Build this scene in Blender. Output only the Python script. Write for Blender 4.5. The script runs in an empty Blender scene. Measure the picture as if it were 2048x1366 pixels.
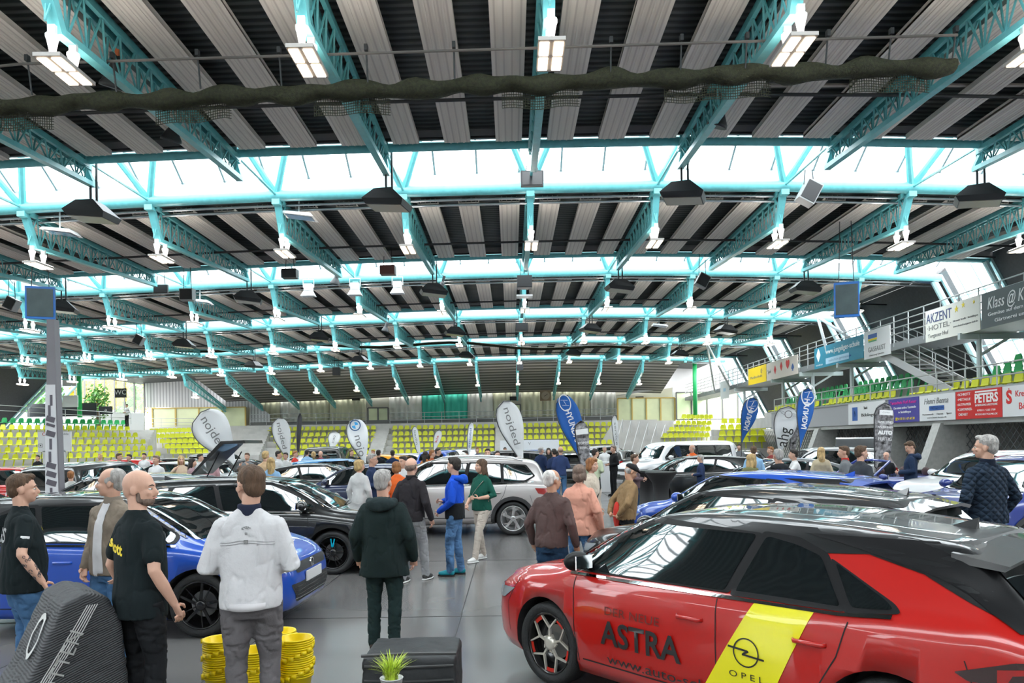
import bpy, bmesh, math, random
import numpy as np
from mathutils import Vector, Matrix, noise, bvhtree
random.seed(7)
R = math.radians
# ---------------------------------------------------------------- camera, sky, exposure
scene = bpy.context.scene
col = scene.collection
F, VX, VY, CH, ROLL = 1500.0, 1023.0, 885.0, 1.95, 0.015
_c, _s = math.cos(ROLL), math.sin(ROLL)
cam_d = bpy.data.cameras.new('camera'); cam = bpy.data.objects.new('camera', cam_d); col.objects.link(cam)
cam_d.sensor_width = 36; cam_d.lens = 36*F/2048; cam_d.shift_y = (VY-683)/2048; cam_d.shift_x = (1024-VX)/2048
cam_d.clip_start = 0.05; cam_d.clip_end = 600
cam.matrix_world = Matrix(((_c, _s, 0, 0), (0, 0, -1, 0), (-_s, _c, 0, CH), (0, 0, 0, 1)))
scene.camera = cam
scene.view_settings.view_transform = 'Standard'
scene.view_settings.look = 'None'
scene.view_settings.gamma = 1
scene.view_settings.exposure = 1.3
scene.view_settings.use_curve_mapping = False
world = bpy.data.worlds.new('overcast_sky'); scene.world = world; world.use_nodes = True
_bg = world.node_tree.nodes['Background']
_bg.inputs[0].default_value = (0.97, 0.985, 1.0, 1); _bg.inputs[1].default_value = 3.6

def P(px, py, d):
    dx, dy = px-VX, VY-py
    return Vector(((dx*_c+dy*_s)/F*d, d, CH+(-dx*_s+dy*_c)/F*d))
# ---------------------------------------------------------------- materials
MATS = {}
def mat(name, color=(0.5, 0.5, 0.5), rough=0.5, metal=0.0, emit=None, strength=0, spec=0.5, coat=0.0,
        bump=0.0, bscale=20, var=0.0, vscale=8, ior=1.5, trans=False, scale3=(1, 1, 1), sheen=0.0, coatrough=0.03):
    if name in MATS: return MATS[name]
    m = bpy.data.materials.new(name); m.use_nodes = True; nt = m.node_tree; b = nt.nodes['Principled BSDF']
    c = (*color, 1)
    b.inputs['Base Color'].default_value = c; b.inputs['Roughness'].default_value = rough
    b.inputs['Metallic'].default_value = metal; b.inputs['Specular IOR Level'].default_value = spec
    b.inputs['IOR'].default_value = ior; b.inputs['Coat Weight'].default_value = coat
    b.inputs['Coat Roughness'].default_value = coatrough
    if sheen: b.inputs['Sheen Weight'].default_value = sheen
    if emit: b.inputs['Emission Color'].default_value = (*emit, 1); b.inputs['Emission Strength'].default_value = strength
    if bump or var:
        tc = nt.nodes.new('ShaderNodeTexCoord'); mp = nt.nodes.new('ShaderNodeMapping')
        mp.inputs['Scale'].default_value = scale3; nt.links.new(tc.outputs['Object'], mp.inputs[0])
        if var:
            n = nt.nodes.new('ShaderNodeTexNoise'); n.inputs['Scale'].default_value = vscale; n.inputs['Detail'].default_value = 3
            nt.links.new(mp.outputs[0], n.inputs['Vector'])
            r = nt.nodes.new('ShaderNodeValToRGB')
            r.color_ramp.elements[0].position = .3; r.color_ramp.elements[1].position = .7
            r.color_ramp.elements[0].color = (*[max(0, v*(1-var)) for v in color], 1)
            r.color_ramp.elements[1].color = (*[min(1, v*(1+var)) for v in color], 1)
            nt.links.new(n.outputs[0], r.inputs[0]); nt.links.new(r.outputs[0], b.inputs['Base Color'])
        if bump:
            n2 = nt.nodes.new('ShaderNodeTexNoise'); n2.inputs['Scale'].default_value = bscale; n2.inputs['Detail'].default_value = 4
            nt.links.new(mp.outputs[0], n2.inputs['Vector'])
            bp = nt.nodes.new('ShaderNodeBump'); bp.inputs['Strength'].default_value = bump; bp.inputs['Distance'].default_value = .02
            nt.links.new(n2.outputs[0], bp.inputs['Height']); nt.links.new(bp.outputs[0], b.inputs['Normal'])
    MATS[name] = m
    return m
def wave_mat(name, c1, c2, axis, scale, rough=.6, sharp=(.42, .58), bump=.0, metal=0):
    if name in MATS: return MATS[name]
    m = mat(name, c1, rough, metal); nt = m.node_tree; b = nt.nodes['Principled BSDF']
    tc = nt.nodes.new('ShaderNodeTexCoord'); w = nt.nodes.new('ShaderNodeTexWave')
    w.bands_direction = axis; w.inputs['Scale'].default_value = scale; w.inputs['Distortion'].default_value = 0
    nt.links.new(tc.outputs['Object'], w.inputs['Vector'])
    r = nt.nodes.new('ShaderNodeValToRGB'); r.color_ramp.elements[0].position, r.color_ramp.elements[1].position = sharp
    r.color_ramp.elements[0].color = (*c1, 1); r.color_ramp.elements[1].color = (*c2, 1)
    nt.links.new(w.outputs['Fac'], r.inputs[0]); nt.links.new(r.outputs[0], b.inputs['Base Color'])
    if bump:
        bp = nt.nodes.new('ShaderNodeBump'); bp.inputs['Strength'].default_value = bump; bp.inputs['Distance'].default_value = .03
        nt.links.new(w.outputs['Fac'], bp.inputs['Height']); nt.links.new(bp.outputs[0], b.inputs['Normal'])
    return m
def glass_mat(name, tint=(.9, .97, 1), gloss=.08):
    if name in MATS: return MATS[name]
    m = bpy.data.materials.new(name); m.use_nodes = True; nt = m.node_tree; nt.nodes.clear()
    o = nt.nodes.new('ShaderNodeOutputMaterial'); mx = nt.nodes.new('ShaderNodeMixShader')
    t = nt.nodes.new('ShaderNodeBsdfTransparent'); g = nt.nodes.new('ShaderNodeBsdfGlossy')
    t.inputs[0].default_value = (*tint, 1); g.inputs['Roughness'].default_value = .03; mx.inputs[0].default_value = gloss
    nt.links.new(t.outputs[0], mx.inputs[1]); nt.links.new(g.outputs[0], mx.inputs[2]); nt.links.new(mx.outputs[0], o.inputs[0])
    MATS[name] = m; return m
def paint(name, c, metal=0.0): return mat(name, c, .32, metal, coat=1.0, spec=.5)
TEAL = mat('teal_paint', (.15, .50, .53), .35, var=.08)
DTEAL = mat('teal_truss_paint', (.11, .40, .42), .4, var=.1)
PANEL = wave_mat('acoustic_panel', (.66, .62, .57), (.50, .46, .43), 'X', 2.3, .85, (.80, .97), .25)
DECK = wave_mat('corrugated_deck', (.07, .08, .08), (.012, .017, .017), 'Y', 1.7, .6, (.25, .6), .5)
DARK = mat('dark_steel', (.03, .033, .036), .5)
BLACKP = mat('black_plastic', (.008, .008, .009), .4, spec=.2)
GREYM = mat('grey_metal', (.42, .43, .44), .35, .6)
WHITEM = mat('white_metal', (.78, .8, .8), .4)
CONC = mat('concrete', (.42, .42, .40), .85, var=.15, vscale=1.5, bump=.2)
LED = mat('led_panel', (1, 1, 1), .4, emit=(1, .80, .58), strength=3.8)
FILLP = mat('added_fill_panel', (1, 1, 1), .4, emit=(1, .90, .80), strength=14)  # glowing panels added on top of the lamps to brighten the ceiling
LEDH = mat('led_housing', (.30, .28, .26), .4)
GLASS = glass_mat('roof_glass')
CARGLASS = mat('tinted_car_glass', (.008, .011, .012), .03, spec=1.0, ior=1.75)
TYRE = mat('tyre_rubber', (.02, .021, .022), .7, bump=.3, bscale=60)
ALLOY = mat('alloy_silver', (.66, .66, .66), .25, .8)
RIMBLK = mat('black_rim', (.015, .015, .016), .25, .3, coat=.6)
CHROME = mat('chrome', (.8, .8, .8), .08, 1.0)
# ---------------------------------------------------------------- helpers
class MB:
    def __init__(s): s.v = []; s.f = []; s.mi = []; s.cur = 0
    def add(s, vs, fs, M=None):
        n = len(s.v)
        if M is not None: vs = [M @ Vector(v) for v in vs]
        s.v += [tuple(v) for v in vs]; s.f += [tuple(i+n for i in f) for f in fs]; s.mi += [s.cur]*len(fs)
        return s
    def box(s, c, d, rot=None):
        x, y, z = d[0]/2, d[1]/2, d[2]/2
        vs = [Vector((i*x, j*y, k*z)) for i in (-1, 1) for j in (-1, 1) for k in (-1, 1)]
        if rot is not None: vs = [rot @ v for v in vs]
        vs = [v+Vector(c) for v in vs]
        return s.add(vs, [(0, 1, 3, 2), (4, 6, 7, 5), (0, 4, 5, 1), (2, 3, 7, 6), (0, 2, 6, 4), (1, 5, 7, 3)])
    def tube(s, pts, rad, n=8, closed=True, sx=1, up=None):
        pts = [Vector(p) for p in pts]; m = len(pts)
        if not hasattr(rad, '__len__'): rad = [rad]*m
        vs = []; prev = None
        for i, p in enumerate(pts):
            t = (pts[min(i+1, m-1)]-pts[max(i-1, 0)])
            if t.length < 1e-9: t = Vector((0, 0, 1))
            t.normalize()
            u = Vector(up) if up else (prev if prev else (Vector((0, 0, 1)) if abs(t.z) < .9 else Vector((1, 0, 0))))
            a = u.cross(t)
            if a.length < 1e-6: a = t.orthogonal()
            a.normalize(); b = t.cross(a).normalized(); prev = b
            r = rad[i]; ra, rb = (r if not hasattr(r, '__len__') else r[0]), (r if not hasattr(r, '__len__') else r[1])
            for k in range(n):
                an = 2*math.pi*(k+.5)/n; vs.append(p+a*(math.cos(an)*ra*sx)+b*(math.sin(an)*rb))
        fs = []
        for i in range(m-1):
            for k in range(n): fs.append((i*n+k, i*n+(k+1) % n, (i+1)*n+(k+1) % n, (i+1)*n+k))
        if closed: fs.append(tuple(range(n-1, -1, -1))); fs.append(tuple((m-1)*n+k for k in range(n)))
        return s.add(vs, fs)
    def beam(s, p, q, w, h):       # rectangular section
        p, q = Vector(p), Vector(q); t = (q-p).normalized()
        u = Vector((0, 0, 1)) if abs(t.z) < .95 else Vector((0, 1, 0))
        a = t.cross(u).normalized(); b = a.cross(t).normalized()
        vs = [e+a*(i*w/2)+b*(j*h/2) for e in (p, q) for i, j in ((-1, -1), (1, -1), (1, 1), (-1, 1))]
        return s.add(vs, [(0, 3, 2, 1), (4, 5, 6, 7), (0, 1, 5, 4), (1, 2, 6, 5), (2, 3, 7, 6), (3, 0, 4, 7)])
    def ell(s, c, r, n=12, m=8, rot=None):
        if not hasattr(r, '__len__'): r = (r, r, r)
        vs = [Vector((0, 0, r[2]))]
        for i in range(1, m):
            a = math.pi*i/m
            for k in range(n):
                b = 2*math.pi*k/n; vs.append(Vector((r[0]*math.sin(a)*math.cos(b), r[1]*math.sin(a)*math.sin(b), r[2]*math.cos(a))))
        vs.append(Vector((0, 0, -r[2])))
        if rot is not None: vs = [rot @ v for v in vs]
        vs = [v+Vector(c) for v in vs]
        fs = [(0, 1+k, 1+(k+1) % n) for k in range(n)]
        for i in range(m-2):
            for k in range(n): fs.append((1+i*n+k, 1+(i+1)*n+k, 1+(i+1)*n+(k+1) % n, 1+i*n+(k+1) % n))
        e = len(vs)-1; o = 1+(m-2)*n
        fs += [(e, o+(k+1) % n, o+k) for k in range(n)]
        return s.add(vs, fs)
    def lathe(s, prof, n=24, axis='Z', c=(0, 0, 0), caps=True):
        vs = []
        for r, z in prof:
            for k in range(n):
                a = 2*math.pi*k/n; x, y = r*math.cos(a), r*math.sin(a)
                vs.append({'Z': (x, y, z), 'Y': (x, z, y), 'X': (z, x, y)}[axis])
        vs = [Vector(v)+Vector(c) for v in vs]; m = len(prof); fs = []
        for i in range(m-1):
            for k in range(n): fs.append((i*n+k, i*n+(k+1) % n, (i+1)*n+(k+1) % n, (i+1)*n+k))
        if caps: fs.append(tuple(range(n-1, -1, -1))); fs.append(tuple((m-1)*n+k for k in range(n)))
        return s.add(vs, fs)
    def prism(s, pts, thick, M):   # 2D outline in local xy, extruded by thick along local z, placed by M
        n = len(pts); vs = [(x, y, 0) for x, y in pts]+[(x, y, thick) for x, y in pts]
        fs = [tuple(range(n-1, -1, -1)), tuple(range(n, 2*n))]+[(i, (i+1) % n, n+(i+1) % n, n+i) for i in range(n)]
        return s.add(vs, fs, M)
    def quad(s, a, b, c, d): return s.add([a, b, c, d], [(0, 1, 2, 3)])
    def mesh(s, name, mats, smooth=False):
        me = bpy.data.meshes.new(name); me.from_pydata(s.v, [], s.f)
        for m in (mats if isinstance(mats, (list, tuple)) else [mats]): me.materials.append(m)
        if any(s.mi): me.polygons.foreach_set('material_index', s.mi)
        if smooth: me.polygons.foreach_set('use_smooth', [True]*len(me.polygons))
        me.update(); return me
    def build(s, name, mats, parent=None, smooth=False):
        return link(name, s.mesh(name, mats, smooth), parent)
def link(name, me, parent=None, M=None):
    o = bpy.data.objects.new(name, me); col.objects.link(o)
    if parent is not None: o.parent = parent
    if M is not None: o.matrix_local = M
    return o
def tag(o, label=None, cat=None, group=None, kind=None):
    if label: o['label'] = label
    if cat: o['category'] = cat
    if group: o['group'] = group
    if kind: o['kind'] = kind
    return o
def empty(name, loc, rz=0, label=None, cat=None, group=None):
    o = bpy.data.objects.new(name, None); col.objects.link(o); o.location = loc; o.rotation_euler.z = rz
    o.empty_display_size = .1
    return tag(o, label, cat, group)
def copy_tree(o, parent=None, relink=None):
    c = o.copy(); col.objects.link(c); c.parent = parent
    if relink and c.data is not None and len(c.material_slots):
        for i, sl in enumerate(c.material_slots):
            m = o.material_slots[i].material
            if m is not None and m.name in relink:
                sl.link = 'OBJECT'; sl.material = relink[m.name]
    for ch in list(o.children): copy_tree(ch, c, relink)
    return c
TMP = bpy.data.scenes.new('scratch')
def baked(ob):
    """evaluate one object's modifiers in a scratch scene (fast)"""
    TMP.collection.objects.link(ob); vl = TMP.view_layers[0]; vl.update(); dg = vl.depsgraph; dg.update()
    return bpy.data.meshes.new_from_object(ob.evaluated_get(dg))
def struct(o): o['kind'] = 'structure'; return o
def text_mesh(body, size=1.0, align='CENTER', extrude=.004, bold=0.0, spacing=1.0, shear=0.0):
    cu = bpy.data.curves.new('lettering', 'FONT'); cu.body = body; cu.size = size; cu.align_x = align; cu.align_y = 'CENTER'
    cu.extrude = extrude; cu.offset = bold; cu.space_character = spacing; cu.shear = shear; cu.resolution_u = 3
    ob = bpy.data.objects.new('lettering_tmp', cu); me = baked(ob)
    bpy.data.objects.remove(ob); bpy.data.curves.remove(cu); return me
def text(body, size, M, m, parent=None, name='lettering', fit=None, **k):
    me = text_mesh(body, size, **k); me.materials.clear(); me.materials.append(m); me.name = name
    if fit:
        xs = [v.co.x for v in me.vertices]; w = max(xs)-min(xs); f = fit/w
        for v in me.vertices: v.co.x *= f
    me.transform(M); return link(name, me, parent)
def pchip(keys):
    xs = [k[0] for k in keys]; ys = [k[1] for k in keys]; n = len(xs)
    d = [(ys[i+1]-ys[i])/(xs[i+1]-xs[i]) for i in range(n-1)]; t = [0]*n; t[0] = d[0]; t[-1] = d[-1]
    for i in range(1, n-1):
        t[i] = 0 if d[i-1]*d[i] <= 0 else 2*d[i-1]*d[i]/(d[i-1]+d[i])
    def f(x):
        if x <= xs[0]: return ys[0]
        if x >= xs[-1]: return ys[-1]
        i = 0
        while x > xs[i+1]: i += 1
        h = xs[i+1]-xs[i]; u = (x-xs[i])/h
        return (ys[i]*(1+2*u)*(1-u)**2+h*t[i]*u*(1-u)**2+ys[i+1]*u*u*(3-2*u)+h*t[i+1]*u*u*(u-1))
    return f
# ================================================================ THE HALL
W = 3.3; BL = 9.9
BY = [19.5+BL*i for i in range(-3, 5)]           # skylight tube lines, y of the far (thick) tube; index 2 -> 9.6
XC = .178*W
_zp = pchip([(-12, 1.63), (-9, 1.755), (-6.5, 1.835), (-4.7, 1.875), (-2.8, 1.945), (-1, 1.99), (1, 2.01), (3, 1.965), (5.3, 1.87), (7, 1.76)])
def ZT(x): return CH+W*_zp(x/W)
XL, XR = -34.0, 16.9
NODES = [XC+W*i for i in range(-10, 5)]          # truss lines
WALLY = 69.0
# floor
fl = MB().quad((-48, -14, 0), (32, -14, 0), (32, 84, 0), (-48, 84, 0)).build('floor', mat('hall_floor', (.135, .13, .128), .22, spec=.4, var=.10, vscale=.35), None); struct(fl)
_nt = MATS['hall_floor'].node_tree; _b = _nt.nodes['Principled BSDF']
_n = _nt.nodes.new('ShaderNodeTexNoise'); _n.inputs['Scale'].default_value = 1.3; _n.inputs['Detail'].default_value = 1
_tc = _nt.nodes.new('ShaderNodeTexCoord'); _nt.links.new(_tc.outputs['Object'], _n.inputs['Vector'])
_mr = _nt.nodes.new('ShaderNodeMapRange'); _mr.inputs['To Min'].default_value = .15; _mr.inputs['To Max'].default_value = .27
_nt.links.new(_n.outputs[0], _mr.inputs[0]); _nt.links.new(_mr.outputs[0], _b.inputs['Roughness'])
SEAM = mat('floor_seam', (.03, .03, .03), .6)
b = MB()
for k in range(-9, 8): b.box((-.60+2.0*k, 18, .0015), (.012, 50, .003))
for k in range(0, 12): b.box((-3, 4.45+4.0*k, .0015), (34, .012, .003))
tag(b.build('floor_joints', SEAM), None, None, None, 'structure').name = 'trim_1'
gr = MB().quad((-300, -300, -.05), (300, -300, -.05), (300, 300, -.05), (-300, 300, -.05)).build('ground', mat('outdoor_paving', (.78, .77, .72), .9, var=.1, vscale=.2)); struct(gr)
# roof decks -------------------------------------------------------
def strip_x(x0, x1, n): return [x0+(x1-x0)*i/n for i in range(n+1)]
LASTZ = lambda x: -2.35
k = 0
deck_names = []
for i, y in enumerate(BY):
    xs = [XL]+[x for x in NODES if XL < x < XR]+[XR]
    y0 = y+.25
    for a, c in zip(xs, xs[1:]):
        last = i == len(BY)-1
        if not last: y1 = BY[i+1]-3.15; dz = 0
        else:
            side_ = c < -25 or a > 11.5
            y1 = WALLY-.05; dz = 0 if side_ else -2.25
        if i < 2 and a != XL: continue
        if i < 2: c = XR
        za, zc = ZT(a)+.22, ZT(c)+.22
        if i < 2: za = zc = ZT(0)+.22
        b = MB().add([(a, y0, za), (c, y0, zc), (c, y1, zc+dz), (a, y1, za+dz), (a, y0, za+.2), (c, y0, zc+.2), (c, y1, zc+dz+.2), (a, y1, za+dz+.2)],
              [(3, 2, 1, 0), (4, 5, 6, 7), (0, 1, 5, 4), (2, 3, 7, 6), (1, 2, 6, 5), (3, 0, 4, 7)])
        struct(b.build('ceiling', DECK if not last or side_ else wave_mat('slatted_soffit', (.30, .29, .29), (.06, .06, .06), 'Y', .45, .6, (.3, .7), .5)))
# acoustic panels --------------------------------------------------
pm = MB()
PL = BL-3.0-1.15; 
pm.box((0, PL/2, 0), (.56, PL, .05)); pm.box((-.27, PL/2, .03), (.02, PL, .10)); pm.box((.27, PL/2, .03), (.02, PL, .10))
for x in (-.14, 0, .14): pm.box((x, PL/2, -.03), (.03, PL, .012))
for x in (-.2, -.07, .07, .2): pm.box((x, .03, .09), (.015, .015, .14)); pm.box((x, PL-.03, .09), (.015, .015, .14))
pme = pm.mesh('acoustic_panel', PANEL)
ordn = ['nearest', 'second', 'third', 'fourth', 'fifth']
for i in range(2, 7):
    for q in range(-31, 14):
        x = XC+W*(q/3+.5/3)
        o = link('acoustic_panel', pme); z = ZT(x); sl = math.atan2(ZT(x+.3)-ZT(x-.3), .6)
        o.location = (x, BY[i]+.75, z-.12); o.rotation_euler = (0, -sl, 0)
        tag(o, 'long grey ribbed acoustic panel hanging under the dark deck of the %s roof bay' % ordn[i-2], 'ceiling panel', 'acoustic panels of the %s roof bay' % ordn[i-2])
# cross tubes, lantern frames, glazing -----------------------------
GB = glass_mat('lantern_glass', (.93, .98, 1), .04)
for i, y in enumerate(BY):
    A = y-3.0; lab = 'skylight band %d' % i
    nodes = [XL]+[x for x in NODES if XL < x < XR]+[XR]
    o = MB().tube([(x, y, ZT(x)) for x in nodes], .15, 12).build('roof_tube', TEAL, smooth=True); struct(o)
    o = MB().tube([(x, A, ZT(x)-.05) for x in nodes], .105, 10).build('roof_tube', TEAL, smooth=True); struct(o)
    v = MB()
    for x in NODES:
        z = ZT(x); tz = z+1.15
        for sx in (-.62, .62):
            v.tube([(x, y, z), (x+sx, y-1.0, tz)], .085, 8)
        v.tube([(x, A, z-.05), (x, y, z)], .035, 6)
        v.box((x, A, z-.1), (.22, .26, .3)); v.box((x, y, z-.12), (.2, .2, .25))
    v.tube([(x, y-1.0, ZT(x)+1.15) for x in nodes], .07, 8)
    struct(v.build('roof_strut', TEAL, smooth=False))
    # lantern: curb beams and mullions
    m = MB()
    for yy, zz, hh in ((A-.15, .18, .3), (y+.3, .25, .55)):
        for a, c in zip(nodes, nodes[1:]): m.beam((a, yy, ZT(a)+zz), (c, yy, ZT(c)+zz), .12, hh)
    struct(m.build('trim_2', mat('curb_grey', (.36, .36, .37), .6)))
    m = MB(); nn = int((XR-XL)/1.1)
    for q in range(nn+1):
        x = XL+(XR-XL)*q/nn; z = ZT(x)
        m.beam((x, A-.15, z+.35), (x, y-1.0, z+1.35), .05, .09); m.beam((x, y-1.0, z+1.35), (x, y+.3, z+.5), .05, .09)
    struct(m.build('window_frame', mat('window_bar', (.25, .27, .28), .5)))
    g = MB()
    for a, c in zip(nodes, nodes[1:]):
        za, zc = ZT(a), ZT(c)
        g.quad((a, A-.15, za+.4), (c, A-.15, zc+.4), (c, y-1, zc+1.4), (a, y-1, za+1.4))
        g.quad((a, y-1, za+1.4), (c, y-1, zc+1.4), (c, y+.3, zc+.55), (a, y+.3, za+.55))
    struct(g.build('window_1', GB))
    # pipes just beyond the tube
    pp = MB()
    for dy, dz in ((.45, -.12), (.62, -.2)):
        pp.tube([(x, y+dy, ZT(x)+dz) for x in nodes], .035, 8)
    tag(pp.build('service_pipe', mat('pipe_silver', (.55, .56, .58), .25, .7), smooth=True), 'pair of silver pipes across the hall beside %s tube' % ['a hidden', 'an overhead', 'the front', 'the nearest fully seen', 'the second fully seen', 'the third fully seen', 'the fourth fully seen', 'the rearmost'][i], 'pipe')
    pp = MB().tube([(x, A-.35, ZT(x)-.02) for x in nodes], .03, 6)
    tag(pp.build('cable_tray', DARK, smooth=True), 'thin dark cable tray along the near edge of %s skylight' % ['a hidden', 'an overhead', 'the front', 'the nearest fully seen', 'the second fully seen', 'the third fully seen', 'the fourth fully seen', 'the rearmost'][i], 'cable tray')
    rl = MB().tube([(x, y+4.2, ZT(x)-.28) for x in nodes], .035, 6)
    if i < 7: tag(rl.build('ceiling_rail', DARK, smooth=True), 'dark rail crossing under the panels of %s bay' % ['a hidden', 'an overhead', 'the nearest', 'the second', 'the third', 'the fourth', 'the fifth'][i], 'rail')
# trusses ----------------------------------------------------------
def truss_mesh(last=False):
    r = bpy.data.objects.new('roof_truss', None); col.objects.link(r); r.empty_display_size = .1
    Lt = BL-3.0; zb0, zb1 = -.92, -.50
    if last: Lt = 8.6; 
    s1 = -2.3 if last else -.05
    zt = lambda t: -.12+(s1)*t; zb = lambda t: zb0+(zb1-zb0+(s1+.0 if last else 0))*t
    t = MB()
    for sx in (-.09, .09): t.beam((sx, .1, zt(0)), (sx, Lt, zt(1)), .07, .12)
    t.build('top_chord', TEAL if last else DTEAL, r)
    MB().beam((0, .45, zb(.06)), (0, Lt+.35, zb(1)), .14, .10).build('bottom_chord', TEAL, r)
    l = MB(); n = 14
    for k in range(n):
        a, m_, c = (k+.4)/n, (k+.9)/n, (k+1.4)/n
        if c > 1.0: c = 1.0
        for sx in (-.09, .09):
            l.tube([(0, Lt*a, zb(a)), (sx, Lt*m_, zt(m_))], .018, 5); l.tube([(sx, Lt*m_, zt(m_)), (0, Lt*c, zb(c))], .018, 5)
    l.build('lattice', DTEAL, r)
    e = MB(); e.beam((0, .05, -.1), (0, .5, zb(.05)-.02), .16, .14)
    e.build('end_post', TEAL, r); e = MB(); e.beam((0, Lt, zt(1)), (0, Lt+.35, zb(1)), .12, .08)
    e.build('end_hook', TEAL, r)
    return r
tr0 = truss_mesh(); trl = truss_mesh(True); first = {0: True, 1: True}
TL = ['overhead', 'overhead', 'nearest', 'second', 'third', 'fourth', 'fifth', 'rearmost']
for i in range(2, 8):
    for j, x in enumerate(NODES):
        last = i == 7
        if last and (x < -26 or x > 12.5): continue
        src = trl if last else tr0
        o = src if first[int(last)] else copy_tree(src); first[int(last)] = False
        o.location = (x, BY[i], ZT(x))
        n = j-10
        pos = 'the middle one' if n == 0 else ('%s to the %s of the middle' % (['first', 'second', 'third', 'fourth', 'fifth', 'sixth', 'seventh', 'eighth', 'ninth', 'tenth'][abs(n)-1], 'left' if n < 0 else 'right'))
        tag(o, 'teal roof truss of the %s bay, %s' % (TL[i], pos), 'roof truss', 'teal roof trusses')
# lamps ------------------------------------------------------------
def lamp_proto():
    r = bpy.data.objects.new('high_bay_lamp', None); col.objects.link(r); r.empty_display_size = .1
    h = MB(); h.box((0, 0, -.02), (.36, .84, .05)); 
    h.build('lamp_housing', LEDH, r)
    for sx in (-.11, .11): MB().box((sx, 0, .012), (.10, .74, .012)).build('added_fill_panel', FILLP, r)
    for sx in (-.095, .095):
        for sy in (-.2, .2): MB().box((sx, sy, -.052), (.125, .33, .014)).build('led_panel', LED, r)
    for sy in (-.28, .2):
        b = MB(); b.lathe([(.03, .02), (.07, .22), (.085, .26), (.085, .3), (.03, .3)], 10, 'Z', (0, sy, 0)); b.box((0, sy, .36), (.1, .06, .14)); b.build('bracket', WHITEM, r)
    return r
lp0 = lamp_proto(); fst = True
for i in range(2, 8):
    for j, x in enumerate(NODES):
        if i == 7 and (x < -26 or x > 12.5): continue
        o = lp0 if fst else copy_tree(lp0); fst = False
        o.location = (x+.02, BY[i]+(.6 if i < 7 else 2.2), ZT(x)-(1.33 if i < 7 else 1.85))
        n = j-10
        pos = 'the middle one' if n == 0 else ('%s to the %s of the middle' % (['first', 'second', 'third', 'fourth', 'fifth', 'sixth', 'seventh', 'eighth', 'ninth', 'tenth'][abs(n)-1], 'left' if n < 0 else 'right'))
        tag(o, 'lit hall lamp of the %s roof bay, %s' % (TL[i], pos), 'ceiling lamp', 'lit hall lamps under the trusses')
# side slopes: glazed under the skylights, dark between ------------
DSL = mat('dark_side_cladding', (.035, .038, .042), .6, var=.2)
def side(x0, x1, z1, name, zz):
    s = MB(); g = MB(); f = MB(); z0 = zz
    for i, y in enumerate(BY):
        A = y-3.0; prevy = BY[i-1] if i else y-BL
        if y > 64: continue
        s.add([(x0, prevy, z0+.2), (x0, A, z0+.2), (x1, A, z1), (x1, prevy, z1), (x0+(.2 if x1 > x0 else -.2), prevy, z0+.4), (x0+(.2 if x1 > x0 else -.2), A, z0+.4), (x1+(.3 if x1 > x0 else -.3), A, z1), (x1+(.3 if x1 > x0 else -.3), prevy, z1)],
              [(0, 1, 2, 3), (7, 6, 5, 4), (0, 3, 7, 4), (1, 5, 6, 2), (0, 4, 5, 1), (3, 2, 6, 7)])
        g.quad((x0, A, z0+.2), (x0, y, z0+.2), (x1, y, z1), (x1, A, z1))
        for q in range(4):
            yy = A+3.0*q/3; f.beam((x0, yy, z0+.1), (x1, yy, z1), .12 if q in (0, 3) else .05, .1)
        for q in range(1, 6):
            t = q/6; f.beam((x0+(x1-x0)*t, A, z0+.1+(z1-z0-.1)*t), (x0+(x1-x0)*t, y, z0+.1+(z1-z0-.1)*t), .04, .05)
        f.tube([(x0-.2*(1 if x1 > x0 else -1), y+.1, z0-.1), (x1-.4*(1 if x1 > x0 else -1), y+.1, z1)], .13, 8)
        f.tube([(x0-.2*(1 if x1 > x0 else -1), A-.1, z0-.1), (x1-.4*(1 if x1 > x0 else -1), A-.1, z1)], .10, 8)
    struct(s.build(name, DSL)); struct(g.build('window_2', GB)); struct(f.build('window_frame', mat('pale_teal_frame', (.42, .62, .64), .4)))
side(XR, 19.9, 2.6, 'wall_right', ZT(XR)); side(XL, -39, 2.6, 'wall_left', ZT(XL))
struct(MB().box((20.3, 26, 1.3), (.3, 86, 2.6)).build('wall_right_base', CONC)).name = 'wall_right'
struct(MB().box((-39.3, 14, 1.3), (.3, 62, 2.6)).build('wall_left_base', CONC)).name = 'wall_left'

struct(MB().box((-8.5, -14.4, 4.2), (58, .3, 8.4)).build('wall_front_unseen', mat('unseen_wall_plaster', (.26, .25, .24), .9)))  # unseen end wall behind the camera, added to cut the frontal light
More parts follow.
